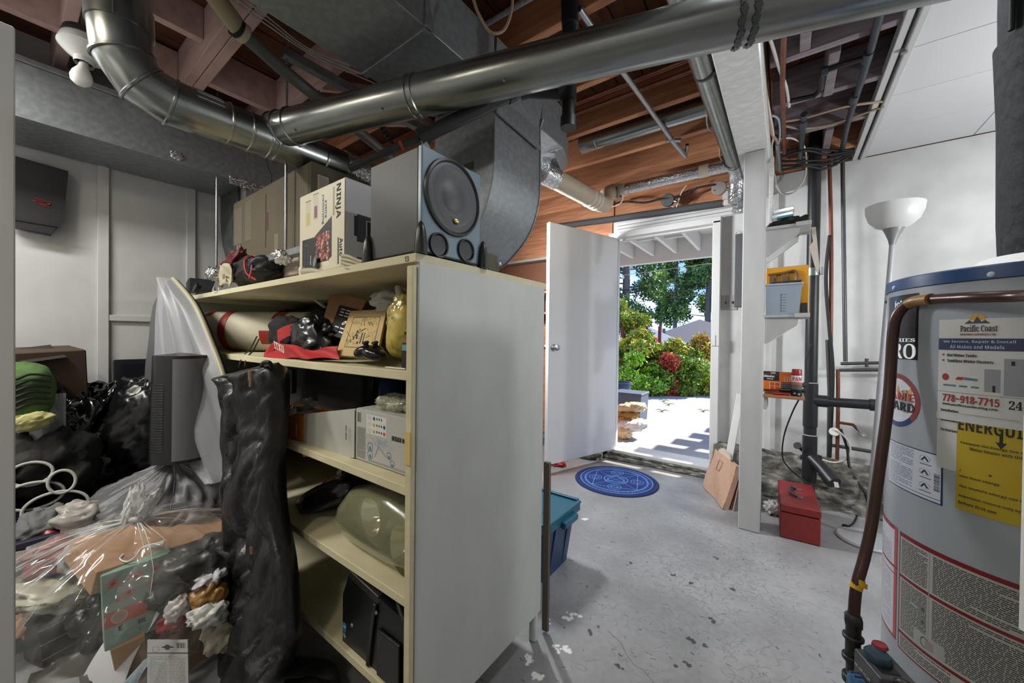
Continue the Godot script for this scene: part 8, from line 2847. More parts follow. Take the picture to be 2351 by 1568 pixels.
# ---------------------------------------------------------------- plumbing at the wall
func build_plumbing() -> void:
	# black waste stack
	var t := thing("waste_stack", "tall black plastic waste stack behind the toolbox with a branch to the right", "pipe", V(0.14, 0, -3.3))
	var abs_ := mats["black_abs"] as Material
	var mb := MB.new()
	mb.rod(V(0.143, 0.18, -3.3), V(0.143, 2.62, -3.3), 0.036, 28)
	part("stack", mb, abs_, t)
	mb = MB.new()
	for q in [[0.56, 0.86], [0.20, 0.50]]:
		mb.rod(V(0.143, q[0], -3.3), V(0.143, q[1], -3.3), 0.041, 28, 0.004)
	mb.tube([V(0.15, 0.745, -3.3), V(0.235, 0.745, -3.3)], 0.04, 24, false)
	part("tee", mb, abs_, t)
	mb = MB.new()
	mb.tube([V(0.2, 0.742, -3.3), V(0.9, 0.760, -3.3)], 0.031, 24, false)
	part("branch", mb, abs_, t)
	mb = MB.new()
	mb.tube([V(0.44, 0.747, -3.3), V(0.53, 0.75, -3.3)], 0.038, 24, false)
	part("coupling", mb, abs_, t)
	mb = MB.new()
	mb.tube([V(0.143, 0.36, -3.3), V(0.20, 0.31, -3.24), V(0.235, 0.275, -3.19)], 0.038, 24, false)
	mb.tube([V(0.22, 0.29, -3.21), V(0.262, 0.245, -3.15)], 0.042, 24, false)
	part("cleanout", mb, abs_, t)
	print_on("tag", V(0.262, 0.232, -3.112), V(0.022, 0.0, 0.0), V(-0.006, 0.034, 0.004), mats["paper_white"], t)
	mb = MB.new()
	mb.rod(V(0.143, 0.0, -3.3), V(0.143, 0.19, -3.3), 0.033, 24)
	part("foot_pipe", mb, mats["dark_steel"], t)
	mb = MB.new()
	mb.rod(V(0.143, 1.60, -3.3), V(0.143, 1.655, -3.3), 0.040, 24, 0.002)
	mb.box(V(0.188, 1.63, -3.28), V(0.02, 0.05, 0.02), Vector3.ZERO, 0.003)
	part("clamp", mb, mats["steel"], t)
	mb = MB.new()
	for y in [0.865, 0.505]:
		ring(mb, V(0.143, y, -3.3), Vector3.UP, 0.037, 0.008, 0.004)
	part("print_ring", mb, m("ring_white", Color(0.6, 0.6, 0.6)), t)
	# copper and steel supply pipes
	mb = MB.new()
	mb.tube([V(0.228, 2.56, -3.5), V(0.25, 1.9, -3.5), V(0.258, 1.2, -3.5), V(0.262, 0.66, -3.5)], 0.012, 14, true)
	solo("riser_pipe", mb, mats["copper"], "long copper pipe running down the wall right of the black stack", "pipe", "supply pipes on the wall")
	mb = MB.new()
	mb.tube([V(0.301, 2.546, -3.5), V(0.318, 1.839, -3.5), V(0.339, 1.012, -3.5)], 0.0125, 14, true)
	solo("riser_pipe", mb, mats["dark_steel"], "dark pipe on the wall ending at the two stubs near the lamp", "pipe", "supply pipes on the wall")
	mb = MB.new()
	mb.tube([V(0.241, 1.907, -3.48), V(0.224, 1.6, -3.48), V(0.25, 1.226, -3.48), V(0.271, 0.917, -3.48), V(0.264, 0.421, -3.48), V(0.263, 0.328, -3.48)], 0.011, 12)
	solo("black_hose", mb, mats["black_rubber"], "black hose winding down beside the copper pipe", "hose")
	t = thing("tap_pipe", "copper pipe with a small tap low on the wall right of the black stack", "pipe", V(0.29, 0.3, -3.5), "")
	mb = MB.new()
	mb.tube([V(0.3, 0.956, -3.49), V(0.304, 0.642, -3.49), V(0.304, 0.318, -3.49)], 0.011, 12, false)
	mb.tube([V(0.302, 0.308, -3.49), V(0.265, 0.288, -3.49), V(0.204, 0.307, -3.49)], 0.011, 12, false)
	mb.tube([V(0.307, 0.581, -3.49), V(0.382, 0.578, -3.48), V(0.411, 0.547, -3.46)], 0.010, 12, false)
	part("pipe", mb, mats["copper"], t)
	mb = MB.new()
	mb.lathe([Vector2(0, 0), Vector2(0.022, 0.002), Vector2(0.024, 0.008), Vector2(0.012, 0.014), Vector2(0, 0.016)], V(0.422, 0.523, -3.44), V(0.2, 0.9, 0.5), 16)
	mb.tube([V(0.399, 0.567, -3.47), V(0.422, 0.529, -3.44)], 0.008, 10, false)
	part("tap", mb, mats["steel"], t)
	mb = MB.new()
	mb.tube([V(0.314, 0.996, -3.5), V(0.596, 1.018, -3.5)], 0.011, 12, false)
	mb.tube([V(0.304, 0.95, -3.49), V(0.595, 0.97, -3.49)], 0.011, 12, false)
	mb.tube([V(0.448, 1.038, -3.5), V(0.449, 0.979, -3.5)], 0.010, 10, false)
	solo("stub_pipes", mb, mats["dark_steel"], "two level dark pipes leading right behind the lamp pole", "pipe", "supply pipes on the wall")
	mb = MB.new()
	mb.tube([V(0.271, 0.412, -3.5), V(0.391, 0.409, -3.5), V(0.543, 0.402, -3.5)], 0.012, 12, false)
	mb.tube([V(0.241, 1.164, -3.5), V(0.258, 0.79, -3.5), V(0.26, 0.322, -3.5)], 0.013, 12, false)
	solo("low_pipe", mb, mats["dark_steel"], "dark rusty pipe low on the wall leading right to the heater", "pipe", "supply pipes on the wall")
	mb = MB.new()
	mb.tube([V(0.087, 0.38, -3.45), V(0.115, 0.354, -3.45), V(0.148, 0.338, -3.45), V(0.215, 0.321, -3.47)], 0.013, 12)
	mb.lathe([Vector2(0, 0), Vector2(0.024, 0.0), Vector2(0.026, 0.01), Vector2(0, 0.012)], V(0.082, 0.385, -3.44), V(-0.4, 0.5, 0.8), 16)
	mb.tube([V(0.098, 0.309, -3.45), V(0.143, 0.312, -3.45)], 0.012, 10, false)
	solo("wall_valve", mb, m("rust_dark", Color(0.14, 0.12, 0.11), 0.6, 0.4), "two old dark valves on the wall left of the black stack", "valve")
	mb = MB.new()
	mb.tube([V(0.269, 0.532, -3.47), V(0.305, 0.526, -3.45), V(0.351, 0.473, -3.45), V(0.368, 0.401, -3.45), V(0.346, 0.337, -3.45), V(0.285, 0.303, -3.45), V(0.221, 0.311, -3.45)], 0.006, 8)
	mb.lathe([Vector2(0, 0), Vector2(0.03, 0), Vector2(0.03, 0.012), Vector2(0, 0.014)], V(0.283, 0.513, -3.47), V(0.1, 0.5, 0.9), 16)
	solo("white_tubing", mb, mats["wire_white"], "thin white tubing looped under the small tap", "tubing")
	mb = MB.new()
	mb.tube([V(0.317, 0.542, -3.46), V(0.353, 0.411, -3.46), V(0.361, 0.303, -3.42), V(0.395, 0.224, -3.36), V(0.429, 0.17, -3.33), V(0.442, 0.103, -3.25)], 0.008, 10)
	solo("drain_hose", mb, mats["black_rubber"], "dark hose trailing from the wall over the footing toward the lamp", "hose")
	mb = MB.new()
	mb.tube([V(0.243, 0.05, -3.934), V(0.372, 0.01, -3.991), V(0.39, 0.005, -3.612), V(0.395, 0.005, -3.363), V(0.363, 0.005, -3.191), V(0.329, 0.008, -3.102)], 0.0045, 8)
	t = thing("lamp_cable", "black lamp cord with a plug lying on the floor by the lamp foot", "cord", V(0.352, 0, -3.508))
	part("cord", mb, mats["black_rubber"], t)
	mb = MB.new()
	mb.box((V(0.316, 0.012, -3.068)), V(0.03, 0.022, 0.04), V(0, 30, 0), 0.005)
	part("plug", mb, mats["black_plastic"], t)
	mb = MB.new()
	mb.box((V(0.301, 0.014, -3.429)), V(0.022, 0.028, 0.03), V(0, 20, 0), 0.004)
	solo("black_plug", mb, mats["black_plastic"], "small black plug near the pale sticks on the floor", "plug")
	# cables at the beam's right side and under the ceiling
	var runs := [
		[[V(-0.08, 2.44, -1.886), V(-0.064, 2.44, -2.007), V(-0.042, 2.44, -2.185), V(-0.017, 2.44, -2.354), V(-0.004, 2.44, -2.56)], 0.007, "wire_white", "white cable with a twisted joint hanging right of the beam"],
		[[V(-0.025, 2.44, -1.934), V(-0.032, 2.44, -2.344), V(-0.028, 2.44, -2.833), V(-0.029, 2.44, -3.313)], 0.012, "copper", "vertical brown pipe right of the beam under the joists"],
		[[V(-0.107, 2.44, -1.903), V(-0.103, 2.44, -2.293), V(-0.092, 2.44, -2.788), V(-0.063, 2.44, -2.997), V(-0.078, 2.44, -3.448)], 0.008, "cable_tan", "tan cable running along the beam's right side"],
		[[V(-0.108, 2.44, -2.104), V(-0.098, 2.44, -2.424), V(-0.081, 2.44, -2.856), V(-0.095, 2.44, -3.078), V(-0.083, 2.343, -3.547)], 0.006, "wire_white", "second pale cable running along the beam's right side"],
		[[V(-0.083, 2.44, -2.602), V(-0.052, 2.44, -2.677), V(-0.048, 2.44, -2.879), V(-0.062, 2.44, -3.066), V(-0.041, 2.44, -3.152)], 0.006, "cable_blue", "pale blue cable bent beside the beam"],
		[[V(-0.051, 2.44, -2.927), V(0.017, 2.44, -2.974), V(0.076, 2.44, -3.127), V(0.101, 2.44, -3.404), V(0.091, 2.348, -3.489), V(0.038, 2.251, -3.449), V(-0.027, 2.234, -3.402), V(-0.066, 2.282, -3.373), V(-0.086, 2.378, -3.36)], 0.006, "wire_white", "loop of white cable hanging in front of the wall right of the post"],
		[[V(-0.038, 2.44, -2.713), V(0.074, 2.44, -2.739), V(0.243, 2.44, -2.734), V(0.406, 2.44, -2.789)], 0.007, "cable_tan", "tan cable slung level under the joists, the upper one"],
		[[V(-0.034, 2.44, -2.76), V(0.057, 2.44, -2.864), V(0.182, 2.44, -2.912), V(0.295, 2.44, -2.884), V(0.415, 2.44, -2.851)], 0.007, "cable_tan2", "tan cable sagging under the joists, the lower one"],
		[[V(-0.057, 2.44, -3.104), V(-0.04, 2.44, -3.43), V(-0.022, 2.44, -3.881), V(-0.006, 2.326, -3.976)], 0.004, "dark_line", "thin dark wire hanging down the wall to the clear boxes"],
		[[V(0.234, 2.44, -3.497), V(0.289, 2.44, -3.794), V(0.354, 2.436, -4.24), V(0.35, 2.286, -4.236), V(0.323, 2.062, -4.214), V(0.287, 1.838, -4.185), V(0.244, 1.651, -4.152), V(0.239, 1.166, -4.143)], 0.011, "galvanized", "ribbed flexible conduit curving down beside the copper pipe"],
		[[V(0.239, 2.44, -3.347), V(0.305, 2.44, -3.805), V(0.36, 2.398, -4.245), V(0.342, 1.988, -4.227), V(0.321, 1.764, -4.209)], 0.010, "black_rubber", "black cable tied to the dark wall pipe"],
		[[V(0.218, 1.533, -4.069), V(0.239, 1.203, -4.143), V(0.29, 0.98, -4.178), V(0.315, 0.906, -4.195)], 0.005, "wire_white", "thin grey wire hanging beside the black stack"],
	]
	m("cable_blue", Color(0.60, 0.66, 0.72), 0.5)
	m("cable_tan2", Color(0.58, 0.48, 0.40), 0.5)
	m("dark_line", Color(0.3, 0.3, 0.3), 0.5)
	for q in runs:
		mb = MB.new()
		mb.tube(q[0], q[1], 10)
		solo("cable", mb, mats[q[2]], q[3], "cable")
	mb = MB.new()
	mb.box(V(0.346, 2.405, -4.209), V(0.07, 0.02, 0.02), V(0, 0, 5), 0.004)
	solo("cable_tie", mb, mats["black_rubber"], "black strap holding cable to the dark wall pipe", "strap")
	mb = MB.new()
	mb.tube([V(0.28, 2.44, -2.031), V(0.284, 2.44, -2.316), V(0.28, 2.44, -2.669), V(0.277, 2.44, -2.99), V(0.288, 2.44, -3.346)], 0.0145, 14)
	t = thing("gas_pipe", "dark threaded pipe slanting across the joists with a branch", "pipe", V(0.28, 2.44, -2.669))
	part("pipe", mb, m("iron_blue", Color(0.22, 0.25, 0.28), 0.4, 0.4), t)
	mb = MB.new()
	mb.tube([V(0.277, 2.44, -2.318), V(0.203, 2.44, -2.311), V(0.133, 2.44, -2.317), V(0.123, 2.44, -2.357), V(0.125, 2.44, -2.475), V(0.103, 2.44, -2.522), V(0.002, 2.44, -2.504)], 0.012, 12, false)
	part("branch", mb, m("iron_brown", Color(0.15, 0.12, 0.11), 0.5, 0.3), t)
	mb = MB.new()
	for q in [[V(0.28, 2.44, -2.276), V(0.279, 2.44, -2.345)], [V(0.273, 2.44, -2.634), V(0.271, 2.44, -2.694)], [V(0.119, 2.44, -2.321), V(0.144, 2.44, -2.318)]]:
		mb.tube(q, 0.02, 12, false)
	part("fitting", mb, mats["iron_blue"], t)
	mb = MB.new()
	mb.tube([V(0.065, 2.44, -2.691), V(0.064, 2.44, -2.958), V(0.061, 2.44, -3.458)], 0.016, 14)
	mb.tube([V(0.065, 2.44, -2.759), V(0.063, 2.44, -2.851)], 0.021, 14, false)
	solo("black_riser", mb, mats["iron_blue"], "short dark pipe rising between the stack and the beam cables", "pipe")
	mb = MB.new()
	mb.tube([V(-0.061, 2.44, -2.998), V(-0.059, 2.44, -3.461)], 0.014, 12, false)
	solo("grey_conduit", mb, mats["steel"], "short grey metal conduit end beside the beam cables", "conduit")
	mb = MB.new()
	for j in 5:
		mb.tube([V(-0.041, 2.44, -3.152) + V(0, -0.03 * j, 0), V(0.089, 2.44, -3.171) + V(0, -0.035 * j + 0.02 * sin(j * 2.0), 0), V(0.208, 2.44, -3.29) + V(0, -0.03 * j, 0), V(0.35, 2.44, -3.388) + V(0, -0.005 * j, 0)], 0.008, 8)
	solo("cable_tangle", mb, mats["black_rubber"], "tangle of dark cables in the gap above the wall behind the black stack", "cable")
	mb = MB.new()
	mb.beam(V(-0.06, 2.50, -1.57), V(0.36, 2.50, -1.57), 0.30, 0.06)
	mb.beam(V(-0.06, 2.47, -1.57), V(0.36, 2.47, -1.57), 0.02, 0.02)
	solo("joist_duct", mb, mats["galvanized"], "shallow metal duct tucked between the grey joists right of the beam", "duct")
	# floor lamp
	t = thing("floor_lamp", "white floor lamp with a wide bowl shade leaning by the wall behind the heater", "lamp", V(0.39, 0, -2.96))
	var f := V(0.392, 0, -2.955)
	var top := V(0.476, 1.70, -2.97)
	var ax := (top - f).normalized()
	mb = MB.new()
	mb.lathe([Vector2(0, 0.001), Vector2(0.135, 0.001), Vector2(0.138, 0.008), Vector2(0.13, 0.018), Vector2(0.05, 0.03), Vector2(0.02, 0.04), Vector2(0, 0.04)], f, Vector3.UP, 44)
	part("base", mb, m("lamp_white", Color(0.66, 0.67, 0.68), 0.35), t)
	mb = MB.new()
	mb.rod(f + ax * 0.03, top + ax * 0.02, 0.0125, 18)
	part("pole", mb, mats["lamp_white"], t)
	mb = MB.new()
	mb.lathe([Vector2(0.013, 0), Vector2(0.02, 0.03), Vector2(0.036, 0.07), Vector2(0.05, 0.10), Vector2(0.05, 0.105)], top, ax, 28)
	part("neck", mb, m("lamp_grey", Color(0.50, 0.50, 0.50), 0.4), t)
	mb = MB.new()
	var up2 := V(0.03, 1, 0.0).normalized()
	mb.lathe([Vector2(0.03, 0.085), Vector2(0.075, 0.105), Vector2(0.105, 0.14), Vector2(0.12, 0.185), Vector2(0.123, 0.222), Vector2(0.118, 0.222), Vector2(0.11, 0.18), Vector2(0.09, 0.135), Vector2(0.03, 0.10)], top, up2, 44)
	var sh := m("shade_white", Color(0.84, 0.84, 0.83), 0.35)
	sh.backlight_enabled = true
	sh.backlight = Color(0.4, 0.4, 0.4)
	part("shade", mb, sh, t)

# ---------------------------------------------------------------- water heater
func cyl_at(deg: float, y: float, r: float) -> Vector3:
	var w := deg_to_rad(deg)
	return V(0.516 + sin(w) * r, y, -1.496 + cos(w) * r)

func stuck(called: String, a0: float, a1: float, y0: float, y1: float, r: float, mat: Material, parent: Node3D) -> void:
	var mb := MB.new()
	mb.grid(24, 2, func(a, b): return cyl_at(lerpf(a0, a1, a), lerpf(y0, y1, b), r))
	part(called, mb, mat, parent)

func curl(parent: Node3D, s: String, mat: Material, a0: float, a1: float, y0: float, y1: float, r: float, font: Font = null) -> void:
	lettering(parent, s, mat, func(x, y, z): return cyl_at(lerpf(a0, a1, x), lerpf(y0, y1, y), r + z), font, 0.0005)

func build_heater() -> void:
	var t := thing("water_heater", "tall white gas water heater with many stickers and a blue top band", "water heater", V(0.516, 0, -1.496))
	var r := 0.28
	var c := V(0.516, 0, -1.496)
	var mb := MB.new()
	mb.lathe([Vector2(0, 0.05), Vector2(r, 0.05), Vector2(r, 1.291)], c, Vector3.UP, 96)
	part("tank", mb, m("tank_white", Color(0.53, 0.55, 0.57), 0.27), t)
	mb = MB.new()
	mb.lathe([Vector2(r, 1.289), Vector2(r + 0.004, 1.291), Vector2(r + 0.004, 1.318), Vector2(r - 0.004, 1.322), Vector2(0, 1.322)], c, Vector3.UP, 96)
	part("top_band", mb, m("band_blue", Color(0.04, 0.20, 0.36), 0.3), t)
	mb = MB.new()
	for k in 8:
		var a := -34.5 + 45.0 * k
		mb.lathe([Vector2(0.0065, 0), Vector2(0.005, 0.003), Vector2(0, 0.004)], cyl_at(a, 1.299, r + 0.0035), cyl_at(a, 0, 1) - c, 14)
	part("rivet", mb, m("rivet_pale", Color(0.6, 0.66, 0.7), 0.4), t)
	mb = MB.new()
	screw(mb, cyl_at(-99, 1.27, r + 0.002), V(-1, 0, 0), 0.006)
	part("screw", mb, mats["dark_steel"], t)
	mb = MB.new()
	for k in 3:
		var a := TAU * k / 3.0
		mb.rod(c + V(cos(a) * 0.2, 0, sin(a) * 0.2), c + V(cos(a) * 0.2, 0.06, sin(a) * 0.2), 0.02, 12)
	part("leg", mb, mats["dark_steel"], t)
	# draft hood on top
	mb = MB.new()
	mb.lathe([Vector2(0.15, 1.322), Vector2(0.15, 1.33), Vector2(0.115, 1.36), Vector2(0.105, 1.365)], c, Vector3.UP, 40)
	part("hood", mb, mats["white_plastic"], t)
	# black side label
	var q := r + 0.0006
	stuck("black_label", -89.0, -62.0, 1.106, 1.276, q, m("label_black", Color(0.05, 0.05, 0.055), 0.22), t)
	curl(t, "john", mats["ink_white"], -80.0, -67.5, 1.243, 1.262, q, serif)
	curl(t, "SERIES", mats["ink_white"], -83.5, -63.5, 1.152, 1.161, q, serif)
	curl(t, "PRO", mats["ink_white"], -88.5, -63.0, 1.108, 1.147, q, serif)
	# round emblem
	mb = MB.new()
	for k in 64:
		var w0 := TAU * k / 64.0
		var w1 := TAU * (k + 1) / 64.0
		if k == 0:
			pass
		var f := func(w: float, rad: float) -> Vector3: return cyl_at(-76.0 + cos(w) * rad * 16.0, 0.996 + sin(w) * rad * 0.071, q)
		mb.quad(f.call(w0, 0.0) if false else f.call(w0, 0.001), f.call(w0, 0.82), f.call(w1, 0.82), f.call(w1, 0.001))
	part("emblem_face", mb, m("emblem_white", Color(0.72, 0.72, 0.74), 0.3), t)
	for part_ in [[-0.75, 3.9, Color(0.52, 0.08, 0.12), "red"], [3.9, 5.53, Color(0.06, 0.16, 0.34), "blue"]]:
		mb = MB.new()
		for k in 48:
			var w0 := lerpf(part_[0], part_[1], k / 48.0)
			var w1 := lerpf(part_[0], part_[1], (k + 1) / 48.0)
			var f := func(w: float, rad: float) -> Vector3: return cyl_at(-76.0 + cos(w) * rad * 16.0, 0.996 + sin(w) * rad * 0.071, q + 0.0003)
			mb.quad(f.call(w0, 0.82), f.call(w0, 1.0), f.call(w1, 1.0), f.call(w1, 0.82))
		part("emblem_ring", mb, m("emblem_" + part_[3], part_[2], 0.3), t)
	curl(t, "FLAME", m("flame_orange", Color(0.62, 0.22, 0.08), 0.4), -90.0, -63.5, 0.998, 1.018, q + 0.0004, sans)
	curl(t, "GUARD", mats["ink_black"], -90.0, -63.0, 0.970, 0.993, q + 0.0004, sans)
	mb = MB.new()
	for k in 5:
		var a := -78.0 + 3.0 * k
		mb.tri(cyl_at(a - 1.2, 1.018, q + 0.0004), cyl_at(a + 1.2, 1.018, q + 0.0004), cyl_at(a + 0.3, 1.03 + 0.008 * sin(k * 2.0), q + 0.0004), V(-1, 0, 0.2), V(-1, 0, 0.2), V(-1, 0, 0.2))
	part("flame_mark", mb, m("flame_yellow", Color(0.72, 0.5, 0.16), 0.4), t)
	# service sticker
	var q2 := r + 0.0012
	stuck("service_sticker", -52.0, -12.0, 0.855, 1.205, q + 0.0002, m("sticker_white", Color(0.66, 0.66, 0.645), 0.4), t)
	stuck("sticker_header", -52.0, -13.0, 1.134, 1.161, q2 - 0.0002, m("sticker_navy", Color(0.08, 0.14, 0.27), 0.4), t)
	var navy := m("sticker_ink", Color(0.16, 0.17, 0.2), 0.5)
	var pale := m("sticker_pale_ink", Color(0.56, 0.60, 0.66), 0.5)
	curl(t, "Pacific Coast", navy, -44.0, -32.5, 1.176, 1.191, q2, serif)
	curl(t, "HEATING SERVICES LTD", m("sticker_rust", Color(0.5, 0.2, 0.16), 0.5), -44.0, -33.0, 1.168, 1.172, q2)
	mb = MB.new()
	for s in [[-41.0, 0.0], [-38.5, 0.008], [-36.2, 0.0]]:
		mb.tri(cyl_at(s[0] - 1.6, 1.194, q2), cyl_at(s[0] + 1.6, 1.194, q2), cyl_at(s[0], 1.202 + s[1], q2), V(-0.6, 0, 0.8), V(-0.6, 0, 0.8), V(-0.6, 0, 0.8))
	part("mountain_mark", mb, navy, t)
	mb = MB.new()
	for k in 16:
		var w0 := PI * k / 16.0
		var w1 := PI * (k + 1) / 16.0
		mb.tri(cyl_at(-38.5, 1.202, q2 - 0.0003), cyl_at(-38.5 + cos(w0) * 2.6, 1.202 + sin(w0) * 0.014, q2 - 0.0003), cyl_at(-38.5 + cos(w1) * 2.6, 1.202 + sin(w1) * 0.014, q2 - 0.0003), V(-0.6, 0, 0.8), V(-0.6, 0, 0.8), V(-0.6, 0, 0.8))
	part("sun_mark", mb, m("sun_gold", Color(0.66, 0.5, 0.16), 0.5), t)
	curl(t, "We Service, Repair & Install", pale, -50.0, -27.5, 1.149, 1.157, q2)
	curl(t, "All Makes and Models", pale, -47.5, -30.5, 1.138, 1.146, q2)
	curl(t, "Hot Water Tanks", navy, -48.5, -38.5, 1.119, 1.126, q2)
	curl(t, "Tankless Water Heaters", navy, -48.5, -33.5, 1.106, 1.113, q2)
	mb = MB.new()
	for y in [1.121, 1.108]:
		mb.quad(cyl_at(-50.4, y, q2), cyl_at(-49.6, y, q2), cyl_at(-49.6, y + 0.004, q2), cyl_at(-50.4, y + 0.004, q2))
	part("bullet", mb, m("sticker_red", Color(0.50, 0.09, 0.11), 0.5), t)
	mb = MB.new()
	for k in 20:
		var w0 := TAU * k / 20.0
		var w1 := TAU * (k + 1) / 20.0
		var o := cyl_at(-49.0, 1.071, q2)
		mb.tri(o, cyl_at(-49.0 + cos(w0) * 1.3, 1.071 + sin(w0) * 0.008, q2), cyl_at(-49.0 + cos(w1) * 1.3, 1.071 + sin(w1) * 0.008, q2), V(-0.7, 0, 0.7), V(-0.7, 0, 0.7), V(-0.7, 0, 0.7))
	mb.quad(cyl_at(-45.4, 1.066, q2), cyl_at(-43.0, 1.066, q2), cyl_at(-42.4, 1.073, q2), cyl_at(-44.6, 1.073, q2))
	part("maker_mark", mb, mats["sticker_red"], t)
	mb = MB.new()
	mb.quad(cyl_at(-42.6, 1.067, q2), cyl_at(-38.2, 1.066, q2), cyl_at(-38.0, 1.071, q2), cyl_at(-42.2, 1.073, q2))
	for s in [[-49.8, -45.2], [-44.0, -37.6]]:
		mb.quad(cyl_at(s[0], 1.050, q2), cyl_at(s[1], 1.050, q2), cyl_at(s[1], 1.054, q2), cyl_at(s[0], 1.054, q2))
	part("maker_print", mb, m("maker_blue", Color(0.28, 0.33, 0.42), 0.5), t)
	stuck("unit_picture", -36.0, -31.5, 1.045, 1.094, q2, m("unit_grey", Color(0.46, 0.47, 0.49), 0.5), t)
	stuck("unit_picture", -30.5, -24.0, 1.040, 1.118, q2, mats["unit_grey"], t)
	stuck("unit_slot", -33.6, -32.8, 1.045, 1.059, q2 + 0.0003, mats["ink_black"], t)
	stuck("unit_slot", -28.6, -27.6, 1.104, 1.113, q2 + 0.0003, mats["ink_black"], t)
	stuck("frame_line", -52.0, -13.0, 1.036, 1.0372, q2, m("line_grey", Color(0.45, 0.45, 0.45)), t)
	curl(t, "778~918-7715", mats["sticker_red"], -50.0, -31.5, 1.014, 1.031, q2)
	curl(t, "www.pacificcoastheating.com", navy, -50.0, -32.0, 1.004, 1.011, q2)
	curl(t, "24", mats["ink_black"], -29.0, -25.5, 1.012, 1.030, q2, serif)
	for s in [["Installation:", 0.990], ["Service Date:", 0.967], ["Technician:", 0.944]]:
		curl(t, s[0], navy, -50.5, -44.0, s[1], s[1] + 0.006, q2)
		stuck("write_line", -43.5, -26.0, s[1] - 0.001, s[1], q2, mats["line_grey"], t)
	# yellow energy label
	stuck("energy_label", -44.3, -14.0, 0.772, 0.973, q2 + 0.0004, m("energy_yellow", Color(0.60, 0.52, 0.05), 0.45), t)
	var q3 := q2 + 0.0006
	curl(t, "ENERGUIDE", mats["ink_black"], -43.8, -20.0, 0.953, 0.979, q3)
	stuck("sticker_edge", -52.0, -12.0, 0.971, 0.985, q3 + 0.0008, mats["sticker_white"], t)
	mb = MB.new()
	mb.tri(cyl_at(-32.4, 0.939, q3), cyl_at(-30.8, 0.925, q3), cyl_at(-29.2, 0.939, q3), V(-0.5, 0, 0.8), V(-0.5, 0, 0.8), V(-0.5, 0, 0.8))
	mb.quad(cyl_at(-31.3, 0.938, q3), cyl_at(-30.3, 0.938, q3), cyl_at(-30.3, 0.958, q3), cyl_at(-31.3, 0.958, q3))
	mb.tri(cyl_at(-34.2, 0.866, q3), cyl_at(-33.6, 0.861, q3), cyl_at(-33.0, 0.866, q3), V(-0.5, 0, 0.8), V(-0.5, 0, 0.8), V(-0.5, 0, 0.8))
	mb.quad(cyl_at(-43.0, 0.858, q3), cyl_at(-16.0, 0.858, q3), cyl_at(-16.0, 0.864, q3), cyl_at(-43.0, 0.864, q3))
	part("arrow", mb, mats["ink_black"], t)
	var ochre := m("ochre_ink", Color(0.27, 0.24, 0.05), 0.5)
	for s in [["Compare the Energy Use of this", -43.0, 0.921], ["Water Heater with Others", -40.0, 0.911], ["uses least energy", -43.2, 0.845], ["this model's energy use is rated", -43.2, 0.822], ["important: remove only by buyer", -43.2, 0.800], ["before first use", -43.2, 0.785]]:
		curl(t, s[0], ochre, s[1], s[1] + 0.72 * (s[0] as String).length(), s[2], s[2] + 0.007, q3)
	# rating plate
	var im := sheet_image(240, 250, Color(0.66, 0.68, 0.71))
	rc(im, 0, 0, 240, 5, Color(0.10, 0.14, 0.26))
	rc(im, 0, 245, 240, 5, Color(0.10, 0.14, 0.26))
	rc(im, 235, 0, 5, 250, Color(0.10, 0.14, 0.26))
	rc(im, 0, 228, 240, 3, Color(0.15, 0.2, 0.32))
	lines(im, 8, 14, 134, 90, 9, 4, Color(0.38, 0.40, 0.45), 61)
	lines(im, 8, 112, 130, 112, 8, 4, Color(0.38, 0.40, 0.45), 62)
	for y in [40, 110, 180]:
		arc(im, Vector2(184, y), 18, 0, TAU, 2, Color(0.5, 0.52, 0.55))
		stroke(im, Vector2(174, y + 8), Vector2(184, y - 10), 5, Color(0.15, 0.16, 0.2))
		stroke(im, Vector2(194, y + 8), Vector2(184, y - 10), 5, Color(0.15, 0.16, 0.2))
		rc(im, 166, y + 26, 40, 4, Color(0.25, 0.25, 0.3))
	barcode(im, 214, 100, 18, 90, 4, false)
	stuck("rating_plate", -83.0, -49.3, 0.765, 0.883, q, pic("rating_print", im, 0.3), t)
	# lower warning labels, red borders
	var im2 := sheet_image(720, 620, Color(0.58, 0.58, 0.55))
	var redc := Color(0.40, 0.06, 0.08)
	rc(im2, 0, 0, 720, 22, redc)
	rc(im2, 0, 0, 8, 620, redc)
	rc(im2, 0, 222, 720, 16, redc)
	rc(im2, 0, 520, 720, 16, redc)
	rc(im2, 0, 612, 720, 8, redc)
	rc(im2, 204, 22, 6, 490, Color(0.5, 0.5, 0.48))
	var ink := Color(0.20, 0.20, 0.20)
	lines(im2, 20, 34, 176, 180, 9, 5, ink, 71)
	lines(im2, 226, 34, 480, 180, 9, 5, ink, 72)
	lines(im2, 20, 248, 176, 264, 9, 5, ink, 73)
	lines(im2, 226, 248, 480, 264, 9, 5, ink, 74)
	lines(im2, 20, 544, 300, 60, 9, 5, ink, 75)
	for k in 3:
		rc(im2, 144, 300 + 62 * k, 50, 40, Color(0.42, 0.42, 0.41))
		disc(im2, Vector2(176, 324 + 62 * k), 10, Color(0.26, 0.26, 0.25))
	rc(im2, 120, 440, 170, 74, Color(0.55, 0.55, 0.53))
	arc(im2, Vector2(190, 480), 24, 0, TAU, 4, ink)
	rc(im2, 190, 460, 48, 44, Color(0.48, 0.48, 0.46))
	stuck("warning_label", -71.0, -12.0, 0.345, 0.652, q, pic("warning_print", im2, 0.35), t)
	var im3 := sheet_image(220, 620, Color(0.70, 0.70, 0.72))
	rc(im3, 0, 0, 220, 24, Color(0.46, 0.10, 0.12))
	rc(im3, 206, 0, 14, 620, Color(0.62, 0.24, 0.2))
	rc(im3, 0, 220, 220, 14, Color(0.46, 0.10, 0.12))
	rc(im3, 0, 262, 220, 6, Color(0.46, 0.10, 0.12))
